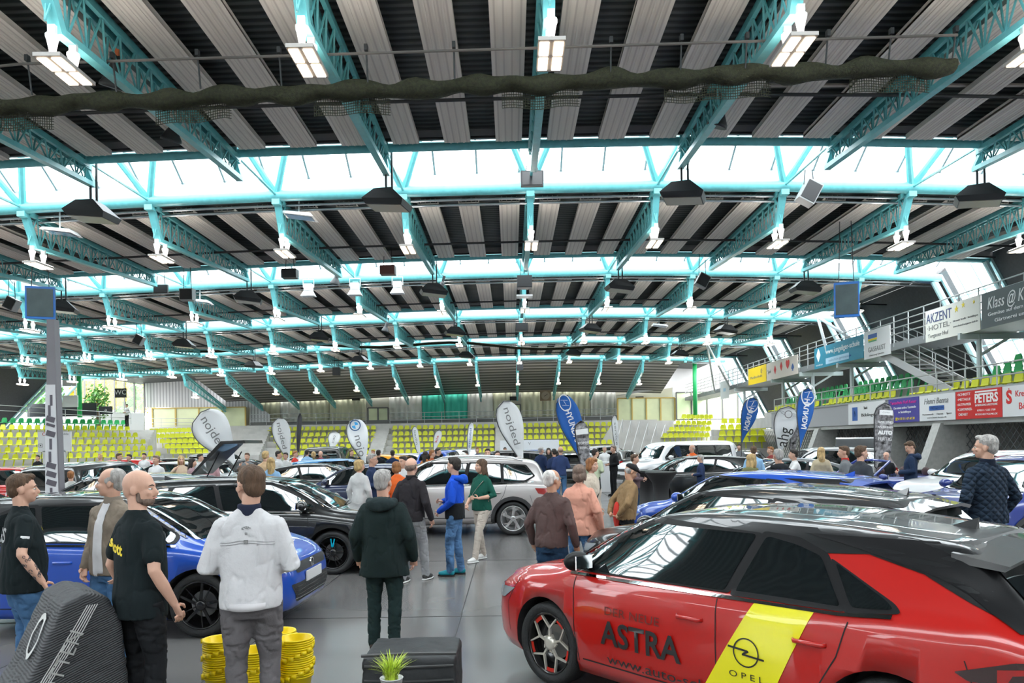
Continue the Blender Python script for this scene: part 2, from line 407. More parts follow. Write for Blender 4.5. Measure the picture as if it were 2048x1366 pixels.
# ================================================================ STANDS, BACK WALL, BANNERS
YEL = mat('yellow_seat_plastic', (.56, .58, .015), .45)
GRN = mat('green_seat_plastic', (.02, .36, .10), .45)
RAIL = mat('galvanised_rail', (.45, .46, .46), .4, .5)
STEP = mat('pale_concrete', (.50, .49, .47), .8, var=.12, vscale=1.2)
def seat_mb(x=0, y=0, z=0, rz=0, b=None):
    b = b or MB(); M = Matrix.Translation((x, y, z)) @ Matrix.Rotation(rz, 4, 'Z')   # faces local -y
    prof = [(-.21, .40), (-.19, .43), (.0, .405), (.14, .41), (.19, .46), (.215, .62), (.225, .74), (.20, .76), (.185, .62), (.16, .48), (.12, .44), (0, .435), (-.19, .455)]
    ws = [.20, .21, .21, .21, .215, .20, .14, .14, .20, .2, .2, .2, .2]
    n = len(prof)
    vs = [(-w, p[0], p[1]) for p, w in zip(prof, ws)]+[(w, p[0], p[1]) for p, w in zip(prof, ws)]
    b.add(vs, [(i, (i+1) % n, n+(i+1) % n, n+i) for i in range(n)]+[tuple(range(n-1, -1, -1)), tuple(range(n, 2*n))], M)
    b.add([(-.03, 0, 0), (.03, 0, 0), (.03, .1, .42), (-.03, .1, .42), (-.03, .06, 0), (.03, .06, 0), (.03, .16, .42), (-.03, .16, .42)],
          [(0, 1, 2, 3), (7, 6, 5, 4), (0, 3, 7, 4), (1, 5, 6, 2)], M)
    return b
sm_y = seat_mb().mesh('stadium_seat', YEL); sm_g = seat_mb().mesh('stadium_seat', GRN)
SEATS = []      # (x, y, z, rz, green, where)
def seat_row(p0, p1, n, face, green, where):
    for k in range(n):
        t = (k+.5)/n; SEATS.append((p0[0]+(p1[0]-p0[0])*t, p0[1]+(p1[1]-p0[1])*t, p0[2]+(p1[2]-p0[2])*t, face, green, where))
def terrace(name, polys):  # list of (corner list xy, ztop): solid steps
    b = MB()
    for pts, z in polys:
        n = len(pts); b.add([(x, y, 0) for x, y in pts]+[(x, y, z) for x, y in pts], [tuple(range(n-1, -1, -1)), tuple(range(n, 2*n))]+[(i, (i+1) % n, n+(i+1) % n, n+i) for i in range(n)])
    o = b.build(name, STEP); struct(o); return o
def block(rows, face, where, pitch, name='stand_terrace', green=()):
    """rows: list of ((pxL, pxR), py_of_seat_back, d_left, d_right); builds steps and seats facing 'face' radians"""
    polys = []; fx, fy = math.sin(face), -math.cos(face)
    for i, ((xa, ya), (xb, yb), da, db) in enumerate(rows):
        a = P(xa, ya, da); c = P(xb, yb, db); a.z -= .62; c.z -= .62
        z = (a.z+c.z)/2; n = max(1, int((c-a).length/pitch))
        seat_row((a.x, a.y, z), (c.x, c.y, z), n, face, i in green, where)
        dv = Vector((c.x-a.x, c.y-a.y, 0)).normalized()*.6; u = Vector((fx, fy, 0))
        p = [a-dv+u*.5, c+dv+u*.5, c+dv-u*.42, a-dv-u*.42]
        pts = [(q.x, q.y) for q in p]
        ar = sum(pts[k][0]*pts[(k+1) % 4][1]-pts[(k+1) % 4][0]*pts[k][1] for k in range(4))
        polys.append((pts if ar > 0 else pts[::-1], z))
    terrace(name, polys)
# back stand: centre-left, centre, centre-right blocks
def back_block(xa, xb, ytop, where, skew=0, n=5, d0=66.3, tilt=-.012):
    rows = []
    for r in range(n):
        d = d0-.86*r; y = ytop+12.0*r
        rows.append(((xa+skew*r, y), (xb, y+(xb-xa)*tilt), d, d))
    block(rows, 0, where, .52)
back_block(535, 752, 857, 'left part of the back stand', 6)
back_block(783, 990, 854, 'middle part of the back stand')
back_block(1042, 1226, 849, 'right part of the back stand', 0)
# left stand (long rows) with green back row
rows = []
for r in range(6):
    d1 = 58.5-.8*r; rows.append(((-40-r*5, [837, 851, 866, 881, 895, 909][r]), ([250, 258, 274, 290, 304, 320][r], [845, 857, 871, 885, 899, 911][r]), d1-9, d1))
block(rows, -.15, 'left stand', .53, green=(0,))
rows = []
for r in range(5):
    rows.append(((300+10*r, 858+11*r), (383+9*r, 861+10*r), 63-1.0*r, 61-.6*r))
block(rows, .62, 'corner of the left stand', .5)
rows = []
for r in range(4):
    rows.append(((1362-13*r, 833+12*r), (1424-2*r, 831+13*r), 60-.8*r, 62-.8*r))
block(rows, -.55, 'corner stand right of the back stand', .5)
rows = []
for r in range(4):
    rows.append(((1442-2*r, 842+13*r), (1532, 838+12*r), 50-.8*r, 50-.8*r))
block(rows, -.1, 'low stand beneath the right gallery', .5)
# right stand behind the banner parapet
PX = 15.0
for r, (x, z, g) in enumerate(((15.9, 3.45, 0), (16.65, 3.85, 1), (17.4, 4.25, 1))):
    y = 21.5
    while y < 46:
        if not (29.6 < y < 31.2) and not (38 < y < 39) and not (r and 26 < y < 31): SEATS.append((x, y, z-.25, -math.pi/2, bool(g), 'right upper stand'))
        y += .56
b = MB()
for x0, x1, z in ((15.1, 16.2, 3.2), (16.2, 17.0, 3.6), (17.0, 17.9, 4.0), (17.9, 19.5, 4.0)): b.box(((x0+x1)/2, 33, z/2+1.3), (x1-x0, 30, z-2.6))
struct(b.build('stand_terrace', STEP))
SEATS.sort(key=lambda s: (s[0]**2+s[1]**2))
rest = {0: MB(), 1: MB()}
for k, (x, y, z, rz, g, where) in enumerate(SEATS):
    if k < 300:
        o = link('stadium_seat', sm_g if g else sm_y); o.location = (x, y, z); o.rotation_euler.z = rz
        c = 'green' if g else 'yellow'
        tag(o, '%s plastic bucket seat in a row of the %s' % (c, where), 'seat', '%s seats of the %s' % (c, where))
    else: seat_mb(x, y, z, rz, rest[int(g)])
for g in (0, 1):
    if rest[g].v: tag(rest[g].build('stadium_seats', GRN if g else YEL), 'distant rows of %s plastic seats in the far stands' % ('green' if g else 'yellow'), 'seats', None, 'stuff')
# back wall ---------------------------------------------------------
def fr(px, py, d): return P(px, py, d)
D = WALLY
CURT = mat('grey_curtain', (.66, .66, .60), .8, var=.12, vscale=.9, scale3=(1, 1, .1))
CURT2 = mat('olive_curtain', (.56, .56, .40), .8, var=.15, vscale=.9, scale3=(1, 1, .1))
CURTG = mat('green_light_curtain', (.05, .52, .38), .7, var=.15, vscale=.9, scale3=(1, 1, .1))  # the green light on this curtain is put into its colour
WCORR = wave_mat('pale_corrugated_wall', (.50, .50, .51), (.30, .30, .31), 'X', 1.1, .5, (.45, .8), .3)
def curtain(pxa, pxb, pyt, pyb, m, label, d=D+.06, seed=0):
    a, c = P(pxa, pyt, d), P(pxb, pyt, d); z0 = P((pxa+pxb)/2, pyb, d).z; z1 = (a.z+c.z)/2
    rnd = random.Random(seed); n = int((c.x-a.x)/.09); vs = []; ph = rnd.random()*6
    for i in range(n+1):
        x = a.x+(c.x-a.x)*i/n; w = .09*math.sin(i*1.15+ph)+.05*math.sin(i*.43+ph*2)
        vs += [(x, d+w, z0), (x, d+w*.6, z1)]
    me = MB().add(vs, [(2*i, 2*i+2, 2*i+3, 2*i+1) for i in range(n)]).mesh('stage_curtain', m, True)
    o = link('stage_curtain', me); md = o.modifiers.new('thickness', 'SOLIDIFY'); md.thickness = .02
    return tag(o, label, 'curtain', None)
xs = [500, 560, 600, 658, 732]
for k in range(4): curtain(xs[k], xs[k+1]-1, 786, 852, CURT2 if k != 1 else CURT, ['olive grey curtain at the left end of the back wall', 'grey curtain second from left on the back wall', 'olive curtain third from left on the back wall', 'olive curtain just left of the bright back doors'][k], seed=k)
curtain(778, 843, 783, 852, CURT, 'pale grey curtain between bright doors and green lit curtain', seed=5)
curtain(844, 888, 782, 852, CURTG, 'green lit curtain, left half, middle of the back wall', seed=6)
curtain(889, 934, 782, 852, CURTG, 'green lit curtain, right half, middle of the back wall', seed=7)
curtain(935, 985, 781, 850, CURT, 'pale grey curtain directly right of the green lit curtain', seed=8)
curtain(986, 1024, 780, 850, CURT2, 'narrow olive grey curtain left of the small back door', seed=9)
for k, (u, w) in enumerate(((1042, 1085), (1086, 1130), (1131, 1180), (1181, 1232))):
    curtain(u, w-1, 779, 846, [CURT2, CURT2, CURT2, CURT][k], ['olive curtain just right of the small back door', 'olive curtain behind the round wall clock', 'olive curtain right of the wall clock', 'greyish curtain at the right end of the back wall'][k], seed=12+k)
b = MB(); b.box((-8, D+.3, 4.6), (46, .25, 9.5)); struct(b.build('wall_back', mat('back_wall_plaster', (.45, .44, .36), .8, var=.1, vscale=.4)))
struct(MB().box((-12, 68, 1.9), (50, 2.3, 3.8)).build('floor', STEP))
b = MB(); 
a, c = P(500, 851, 67.6), P(1236, 836, 67.6)
b.beam((a.x, a.y, a.z), (c.x, c.y, c.z), .3, .5); struct(b.build('trim_3', mat('dark_parapet', (.12, .12, .12), .7)))
# pale sloped-top corrugated walls left and right
def outline_wall(pts, d, m, name):
    q = [P(x, y, d) for x, y in pts]; n = len(q)
    b = MB(); b.add([(p.x, d, p.z) for p in q]+[(p.x, d+.15, p.z) for p in q], [tuple(range(n)), tuple(range(2*n-1, n-1, -1))]+[(i, n+i, n+(i+1) % n, (i+1) % n) for i in range(n)])
    o = b.build(name, m); struct(o); return o
outline_wall([(288, 745), (288, 815), (500, 815), (500, 852), (540, 852), (540, 830), (490, 790), (432, 765), (400, 745)], D-.9, WCORR, 'wall_back')
outline_wall([(1232, 792), (1345, 775), (1345, 795), (1480, 790), (1500, 700), (1385, 716), (1330, 740), (1285, 778)], D-.9, mat('pale_blind', (.45, .45, .46), .6, var=.08, vscale=.6), 'wall_back')
GLOWG = mat('frosted_yellow_glazing', (.62, .66, .42), .3, var=.15, vscale=.5)
def glazed(pxa, pxb, pyt, pyb, n, d, nm, fm, gm=None):
    a, c = P(pxa, pyt, d), P(pxb, pyb, d); g = MB().box(((a.x+c.x)/2, d, (a.z+c.z)/2), (c.x-a.x, .04, a.z-c.z)).build(nm, gm or GLOWG); struct(g)
    f = MB()
    for k in range(n+1): x = a.x+(c.x-a.x)*k/n; f.box((x, d-.06, (a.z+c.z)/2), (.12, .1, a.z-c.z))
    for z in (a.z, c.z): f.box(((a.x+c.x)/2, d-.06, z), (c.x-a.x, .1, .1))
    f.build('door_frame', fm, g)
OCH = mat('ochre_frame', (.50, .36, .10), .5); DGR = mat('dark_frame', (.10, .10, .10), .5)
glazed(305, 492, 817, 862, 4, D-1.2, 'door_1', OCH)
glazed(736, 777, 816, 857, 2, D-.8, 'door_2', DGR)
glazed(1025, 1041, 809, 838, 1, D-.8, 'door_3', DGR)
glazed(1235, 1350, 797, 842, 4, D-1.5, 'door_4', OCH)
glazed(1352, 1476, 785, 838, 4, D-1.7, 'door_5', DGR, mat('pale_green_glazing', (.68, .82, .50), .3, var=.1, vscale=.5))
# concrete stairs between blocks and right-hand pale block
def stairs(px, w, pyt, pyb, d0, n, slope=0):
    b = MB(); a = P(px, pyt, d0); z1 = P(px, pyb, d0-n*.4).z
    for k in range(n):
        z = a.z+(z1-a.z)*k/n; b.box((a.x+slope*k, d0-.4*k, z/2), (w, .42, z))
    struct(b.build('stairs', STEP))
stairs(766, 1.2, 857, 912, 66.5, 11); stairs(1016, 2.2, 853, 908, 66.5, 11); stairs(515, 2.4, 858, 915, 66.5, 11, .03); stairs(290, 1.6, 860, 915, 60, 11, .1)
outline_wall([(1228, 841), (1350, 841), (1310, 905), (1190, 905)], 64, STEP, 'wall_back')
for k in range(6):
    a = P(1245+17*k, 850+2*k, 63.5); q = P(1228+17*k, 905, 62.5)
    tag(MB().tube([a+Vector((0, 0, .5)), a+Vector((0, 0, -.6))], .03, 6).tube([a+Vector((0, 0, .45)), q], .03, 6).build('stair_rail', RAIL), 'thin steel handrail on the pale steps, %s from the left' % ['first', 'second', 'third', 'fourth', 'fifth', 'last'][k], 'handrail', 'handrails on the pale steps')
def railing(pts, h, posts, label, bars=(1.0, .55), r=.025, group=None, m=None):
    b = MB(); pts = [Vector(p) for p in pts]
    for f in bars: b.tube([p+Vector((0, 0, h*f)) for p in pts], r, 6)
    for a, c in zip(pts, pts[1:]):
        n = max(1, int((c-a).length/posts))
        for k in range(n+1):
            q = a.lerp(c, k/n); b.tube([q, q+Vector((0, 0, h))], r, 6)
    return tag(b.build('railing', m or RAIL), label, 'railing', group)
for (u, w, y1, y2, l) in ((500, 732, 850, 847, 'steel railing above the left part of the back stand'), (780, 1022, 847, 843, 'steel railing above the middle part of the back stand'), (1044, 1232, 843, 838, 'steel railing above the right part of the back stand'), (290, 388, 858, 858, 'steel railing behind the corner seats at left')):
    railing([P(u, y1, 67.2), P(w, y2, 67.2)], .95, 1.4, l, (1, .6, .3))
railing([P(-20, 833, 50), P(262, 848, 57.5)], .8, 2.0, 'long steel railing in front of the green row at left')
# ---- right parapet with banners
def bm(name, c, rough=.45): return mat(name, c, rough)
WB = bm('banner_white', (.72, .72, .73)); TXTK = bm('lettering_black', (.02, .02, .02)); TXTW = bm('lettering_white', (.85, .85, .85)); TXTR = bm('lettering_red', (.65, .02, .02))
TXTB = bm('lettering_blue', (.03, .10, .35)); TXTY = bm('lettering_yellow', (.85, .65, .02)); TXTG = bm('lettering_grey', (.2, .2, .2))
pz0, pz1 = 2.50, 3.42
o = MB().box((PX+.1, 31.5, (pz0+pz1)/2), (.15, 23.6, pz1-pz0)).build('parapet', mat('parapet_grey', (.34, .34, .35), .7)); struct(o)
MB().box((PX+.1, 31.5, pz1+.03), (.24, 23.6, .07)).build('parapet_cap', RAIL, o)
struct(MB().box((17.3, 31.5, pz0-.08), (4.4, 23.6, .16)).build('ceiling', CONC))
railing([(PX+.1, 43, pz1), (PX+.1, 20, pz1)], .75, 1.6, 'steel railing along the top of the right banner parapet', (1, .5))
def side_banner(y_far, y_near, z0, z1, m, label, items, X=PX, name='banner'):
    """banner facing -X; local u runs from far (left in the picture) to near, v up"""
    w = y_far-y_near
    e = empty(name, (X-.02, (y_far+y_near)/2, z0), 0, label, 'banner')
    MB().box((0, 0, (z1-z0)/2), (.03, w-.03, z1-z0)).build('banner_sheet', m, e)
    for it in items:
        u, v, size, txt, mm = it[:5]; kw = it[5] if len(it) > 5 else {}
        M = Matrix.Translation((-.021, w/2-u*w, v*(z1-z0))) @ Matrix(((0, 0, -1, 0), (-1, 0, 0, 0), (0, 1, 0, 0), (0, 0, 0, 1)))
        if callable(txt):
            b = MB(); txt(b, size); q = b.mesh('emblem', mm); q.transform(M); link('emblem', q, e)
        else: text(txt, size, M, mm, e, **kw)
    return e
def rect(w, h): return lambda b, s: b.box((0, 0, 0), (w*s, h*s, .008))
FX = lambda f: dict(fit=f)
side_banner(22.85, 19.6, pz0, pz1, WB, 'white savings bank banner with red S emblem at the right frame edge', [(.10, .62, .55, 'S', TXTR, dict(bold=.02)), (.10, .9, .16, '•', TXTR), (.42, .72, .26, 'Kreissparkasse', TXTR, FX(1.5)), (.42, .32, .28, 'Böblingen', TXTR, FX(1.2))])
side_banner(25.25, 22.85, pz0, pz1, bm('banner_red', (.62, .02, .02)), 'red PETERS scrap metal banner on the right parapet', [(.68, .68, .40, 'PETERS', TXTW, dict(fit=1.15, bold=.012)), (.68, .92, .05, rect(22, 1), TXTW), (.68, .45, .09, 'ENTSORGUNG & RECYCLING', TXTW, FX(1.1)), (.2, .88, .12, '•SCHROTT', TXTW, FX(.7)), (.2, .70, .12, '•METALLE', TXTW, FX(.7)), (.2, .52, .12, '•ALTPAPIER', TXTW, FX(.75)), (.22, .34, .12, '•CONTAINER-', TXTW, FX(.8)), (.18, .16, .12, 'DIENST', TXTW, FX(.5)), (.68, .27, .08, '07031 / 222 720', TXTW, FX(.9)), (.68, .13, .08, 'PETERS-RECYCLING.DE', TXTW, FX(1.1))])
side_banner(27.5, 25.25, pz0, pz1, WB, 'white banner with grey script and a small blue bar, left of the red one', [(.48, .75, .30, 'Henri Benna', TXTG, dict(fit=1.5, shear=.3)), (.5, .48, .2, rect(4.6, .8), TXTB), (.5, .48, .11, 'BÖBLINGEN', TXTW, FX(.7)), (.5, .25, .09, 'Damenmode  ·  Herren  ·  Sport', TXTG, FX(1.8)), (.5, .12, .08, 'www.henri-benna.de', TXTG, FX(1.2))])
side_banner(29.75, 27.5, pz0, pz1, bm('banner_purple', (.06, .05, .28)), 'purple banner with magenta headline behind the dark beach flag', [(.5, .82, .17, 'Tanzschule Hoff-Kaiser', bm('lettering_magenta', (.75, .03, .30)), FX(1.9)), (.55, .60, .13, 'Das etwas andere Tanzstudio', TXTW, FX(1.6)), (.55, .42, .12, 'in Sindelfingen', TXTW, FX(.9)), (.55, .14, .13, '☎ 0 70 31 / 67 60 30', TXTY, FX(1.4)), (.06, .5, .35, 'O', TXTY)])
side_banner(33.3, 30.0, pz0, pz1, WB, 'white banner with a small dark blue logo, leftmost on the right parapet', [(.2, .5, .45, rect(1.1, 1.3), TXTB), (.2, .5, .3, 'S', TXTW), (.5, .75, .16, 'Stadt', TXTK), (.58, .42, .18, 'Böblingen', TXTK, FX(1.3))])
# piers and dark mesh under the parapet
PIER = mat('pier_concrete', (.44, .44, .42), .8, var=.1)
for y, n in ((26.2, 'nearest'), (30.2, 'second'), (36.6, 'third')):
    o = MB(); pts = [(14.1, 0), (19.5, 0), (19.5, pz0-.1), (15.0, pz0-.1)]
    o.add([(x, y, z) for x, z in pts]+[(x, y+.5, z) for x, z in pts], [(0, 1, 2, 3), (7, 6, 5, 4), (0, 4, 5, 1), (1, 5, 6, 2), (2, 6, 7, 3), (3, 7, 4, 0)])
    tag(o.build('pier', PIER), 'slanting grey concrete pier under the banner parapet, %s from the camera' % n, 'pier', 'slanting concrete piers')
b = MB(); n = 42
for k in range(n*2):
    y = 20+k*.30
    for sgn in (-1, 1):
        a, c = Vector((15.9, y, 0)), Vector((15.9, y+sgn*2.4, 2.4))
        b.beam(a, c, .02, .02)
tag(b.build('mesh_fence', mat('mesh_wire', (.16, .17, .17), .5, .5)), 'dark diamond wire mesh fence beneath the banner parapet', 'fence')
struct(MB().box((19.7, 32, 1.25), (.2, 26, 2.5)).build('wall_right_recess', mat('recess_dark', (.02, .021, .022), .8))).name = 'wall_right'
# ---- upper gallery at right
GX = 15.6; gz0, gz1 = 5.50, 6.5
gal = MB(); gal.box((GX+.85, 43.7, gz0+.05), (1.7, 47, .18)); gal.box((GX+.05, 43.7, gz0+.12), (.12, 47, .28)); o = gal.build('gallery_deck', mat('gallery_steel', (.20, .21, .22), .5)); struct(o)
railing([(GX, 67, gz0+.1), (GX, 20.5, gz0+.1)], 1.25, 1.1, 'steel railing along the upper right gallery', (1, .8, .6, .4))
for k, y in enumerate((25.9, 35.6, 40.2, 44.6, 52)):
    b = MB(); b.tube([(GX+.6, y, 3.4), (GX+.6, y, gz0)], .09, 8); b.beam((GX-.1, y, gz0-.12), (GX+2.2, y, gz0-.12), .14, .22); b.beam((GX+.6, y, gz0-.8), (GX+1.6, y, gz0-.2), .09, .09)
    tag(b.build('gallery_support', mat('pale_steel', (.5, .55, .56), .4)), 'pale steel post carrying the right gallery, %s from the camera' % ['first', 'second', 'third', 'fourth', 'fifth'][k], 'post', 'posts carrying the right gallery')
side_banner(24.75, 20.3, gz0-.05, gz1+.1, bm('banner_slate', (.09, .105, .11)), 'dark slate banner with white script on the upper gallery', [(.33, .66, .55, 'Klass @ Klass', TXTW, dict(fit=2.3, shear=.25)), (.35, .36, .16, 'Gemüse auf dem Blauen', TXTW, FX(2.4)), (.4, .16, .16, 'Gärtnerei und mehr', TXTW, FX(2.2))], GX)
side_banner(28.1, 24.8, gz0-.05, gz1+.1, bm('banner_cream', (.74, .72, .66)), 'cream AKZENT hotel banner on the upper gallery', [(.27, .72, .50, 'AKZENT', bm('lettering_navy', (.06, .08, .2)), FX(1.6)), (.27, .42, .26, '·HOTEL·', TXTG, dict(fit=1.5)), (.25, .17, .2, 'Torgauer Hof', TXTG, FX(1.3)), (.6, .78, .28, '★', TXTY), (.72, .85, .24, '★', TXTY), (.9, .85, .16, '★', TXTY), (.75, .45, .09, 'Hirsauer Straße · Sindelfingen', TXTG, FX(1.4)), (.75, .28, .09, 'www.hotel-torgauer-hof.de', TXTG, FX(1.4))], GX)
side_banner(33.0, 30.7, gz0-.15, gz1+.05, WB, 'white square banner with blue and yellow wave logo on the gallery', [(.35, .78, .3, rect(2.6, .6), TXTB), (.35, .66, .3, rect(2.6, .25), TXTY), (.35, .6, .3, rect(2.4, .2), bm('lettering_green', (.1, .35, .15))), (.5, .3, .3, 'GASFAUST', TXTG, FX(1.5)), (.5, .1, .1, 'Heizung Sanitär', TXTG, FX(1.3))], GX)
side_banner(38.4, 33.05, gz0-.05, gz1, bm('banner_teal', (.02, .22, .33)), 'long teal blue school banner with white leaf on the gallery', [(.1, .6, .6, '♦', TXTW, dict(bold=.02)), (.6, .68, .36, 'www.jungeliger-schule', TXTW, FX(3.6)), (.5, .25, .18, rect(14, 1.6), bm('banner_lightblue', (.4, .6, .75))), (.55, .25, .16, 'realschule gymnasium', TXTB, FX(2.4)), (.12, .15, .1, 'SCHULE', TXTW, FX(.8))], GX)
side_banner(45.6, 40.6, gz0-.05, gz1, bm('banner_beige', (.70, .62, .56)), 'beige banner with red card symbols on the far gallery', [(.3, .5, .5, '♦', TXTR), (.5, .6, .5, '♦', TXTR), (.7, .6, .5, '♥', TXTR), (.85, .4, .4, '♠', TXTB), (.1, .5, .3, 'Spiel', TXTG)], GX)
side_banner(49.1, 45.65, gz0-.05, gz1, bm('banner_yellow', (.85, .60, .01)), 'yellow banner on the far end of the gallery', [(.45, .4, .24, 'Musikschule', TXTG, FX(2.3)), (.75, .65, .4, '☼', TXTG)], GX)
side_banner(55.7, 53.5, gz0-.6, gz1-.3, WB, 'white banner farthest back on the gallery with a blue mark', [(.5, .5, .3, rect(2, .8), bm('banner_lightblue', (.4, .6, .75)))], GX)
# stair flight from gallery to right stand
st = empty('gallery_stairs', (16.3, 29.2, 3.6), 0, 'steel staircase running down from the gallery to the right stand', 'staircase')
b = MB()
for k in range(11): b.box((0, 2.6-.48*k, 1.95-.19*k), (1.0, .44, .05))
b.build('tread', mat('stair_tread', (.22, .22, .22), .6), st)
b = MB()
for x in (-.55, .55): b.beam((x, 2.9, 2.0), (x, -2.5, -.1), .06, .3)
b.build('stringer', mat('stringer_grey', (.38, .38, .38), .6), st)
b = MB()
for x in (-.55, .55):
    for h in (.5, .75, 1.0): b.tube([(x, 2.9, 2.1+h), (x, -2.5, h)], .02, 6)
    for k in range(6): b.tube([(x, 2.9-1.08*k, 2.0-.42*k), (x, 2.9-1.08*k, 3.1-.42*k)], .02, 6)
b.build('handrail', RAIL, st)
# second pale frame on gallery (lift frame) and inclined props
for top_, b1, b2, l in (((15.4, 37.5, 8.0), (15.7, 36.8, 5.6), (17.0, 34.5, 5.6), 'nearest'), ((12.6, 48, 8.1), (15.5, 53, 5.6), (15.5, 57, 5.6), 'farthest')):
    e = empty('steel_prop', b1, 0, 'pair of slender pale steel struts from roof to gallery, %s' % l, 'prop')
    for q in (b1, b2): MB().tube([Vector(top_)-Vector(b1), Vector(q)-Vector(b1)], .07, 8).build('strut', mat('pale_steel', (.5, .55, .56), .4), e)
# left side background: glass front, signs, green posts ------------------
glazed(150, 290, 742, 832, 7, D-1.4, 'window_3', DGR, glass_mat('lobby_glass', (.95, 1, .95), .05))
GP = mat('green_post_paint', (.02, .42, .12), .4)
for px, py0, py1, d, l in ((158, 727, 835, 56, 'bright green steel post at the left behind the striped column'), (1389, 715, 830, 60, 'green steel post at right in front of the pale blind')):
    a, c = P(px, py0, d), P(px, py1, d); tag(MB().tube([(a.x, d, a.z), (a.x, d, c.z)], .17, 12).build('green_post', GP, smooth=True), l, 'post')
BLK = mat('black_fascia', (.02, .022, .025), .5)
def sign(px0, py0, px1, py1, d, m, label, txts=(), th=.08, name='sign', cat='sign', mount=None):
    a, c = P(px0, py0, d), P(px1, py1, d); w, h = c.x-a.x, a.z-c.z
    e = empty(name, ((a.x+c.x)/2, d, c.z), 0, label, cat)
    MB().box((0, 0, h/2), (w, th, h)).build('sign_board', m, e)
    if mount == 'up':
        for x in (-.4, .4): MB().tube([(w*x, 0, h), (w*x, 0, ZT(e.location.x)-c.z+.2)], .015, 5).build('suspension_rod', DARK, e)
    if mount == 'down':
        for x in (-.4, .4): MB().tube([(w*x, 0, 0), (w*x, 0, -c.z)], .02, 5).build('sign_post', DARK, e)
    for u, v, size, t, mm, *k in txts:
        M = Matrix.Translation((-w/2+u*w, -th/2-.004, v*h)) @ Matrix.Rotation(R(90), 4, 'X')
        text(t, size*h, M, mm, e, **(k[0] if k else {}))
    return e
sign(230, 777, 253, 795, 55.4, BLK, 'black WC sign hanging in front of the glass front', [(.5, .55, .75, 'WC', TXTW)], mount='up')
sign(125, 746, 153, 772, 55.4, WB, 'white notice board hanging beside the green post', [(.4, .8, .2, 'INFO', TXTB)], mount='up')
sign(125, 791, 156, 814, 55.4, WB, 'blank white sheet hanging below the notice board', mount='up')
sign(198, 813, 225, 828, 58, BLK, 'small black sign with a white arrow below the foliage', [(.5, .5, .5, '→', TXTW)], mount='down')
sign(55, 808, 193, 832, 57, BLK, 'long black fascia above the green seats at left', name='counter_front', cat='counter')
sign(76, 864, 143, 903, 47, WB, 'white CASA banner standing in front of the left stand', [(.3, .88, .22, 'CASA', TXTR), (.8, .88, .16, 'mobile', TXTG), (.2, .3, .25, '▣ ♟', TXTK)], mount='down')
sign(86, 902, 132, 940, 47, mat('kiosk_white', (.6, .6, .58), .6), 'pale plinth below the CASA banner', name='plinth', cat='plinth')
TR = mat('stump_bark', (.12, .08, .05), .9)
def foliage(name, c, r, n, m, label, trunk=2.5, seed=0, leaf=.25):
    e = empty(name, (c[0], c[1], c[2]-r[2]-trunk), 0, label, 'tree'); rnd = random.Random(seed); b = MB()
    for k in range(n):
        d = Vector((rnd.gauss(0, 1), rnd.gauss(0, 1), rnd.gauss(0, 1))).normalized()*(rnd.random()**.4)
        p = Vector((d.x*r[0], d.y*r[1], d.z*r[2]+r[2]+trunk)); q = Vector((rnd.gauss(0, 1), rnd.gauss(0, 1), rnd.gauss(0, 1))).normalized(); u = q.orthogonal().normalized(); w = q.cross(u); s = leaf*(.6+rnd.random())
        b.add([p-u*s, p-w*s*.5, p+u*s, p+w*s*.5], [(0, 1, 2, 3)])
    b.build('foliage', m, e); MB().tube([(0, 0, 0), (0, 0, trunk+r[2])], [.18, .1], 8).build('trunk', TR, e)
    return e
outline_wall([(-20, 824), (288, 826), (288, 868), (-20, 868)], 60.5, mat('counter_white', (.55, .55, .54), .6), 'wall_back')
LY = mat('yellow_autumn_leaf', (.62, .50, .03), .7, var=.5, vscale=2); LG = mat('green_leaf', (.10, .26, .05), .7, var=.5, vscale=2)
for k, (px, py, d, r, m, l) in enumerate(((176, 790, 75, 1.9, LY, 'yellow autumn tree outside, left behind the glass front'), (215, 778, 80, 2.3, LY, 'yellow autumn tree outside, middle behind the glass front'), (250, 790, 86, 2.3, LG, 'green tree outside right behind the glass front'), (285, 785, 93, 2.6, LY, 'yellow tree outside at the right end of the glass front'), (40, 800, 74, 2.4, LG, 'dark green tree at the far left outside'), (80, 790, 80, 2.4, LG, 'dark green tree second from left outside'), (-12, 790, 87, 2.8, LG, 'green tree cut off by the left frame edge'))):
    p = P(px, py, d); foliage('tree', p, (r, r*.8, r*1.0), 1100, m, l, max(.5, p.z-r), k)
p = P(196, 805, 59); foliage('indoor_tree', p, (1.0, .8, 1.5), 500, LG, 'slim indoor tree in front of the WC sign glass', 1.5, 20, .14)
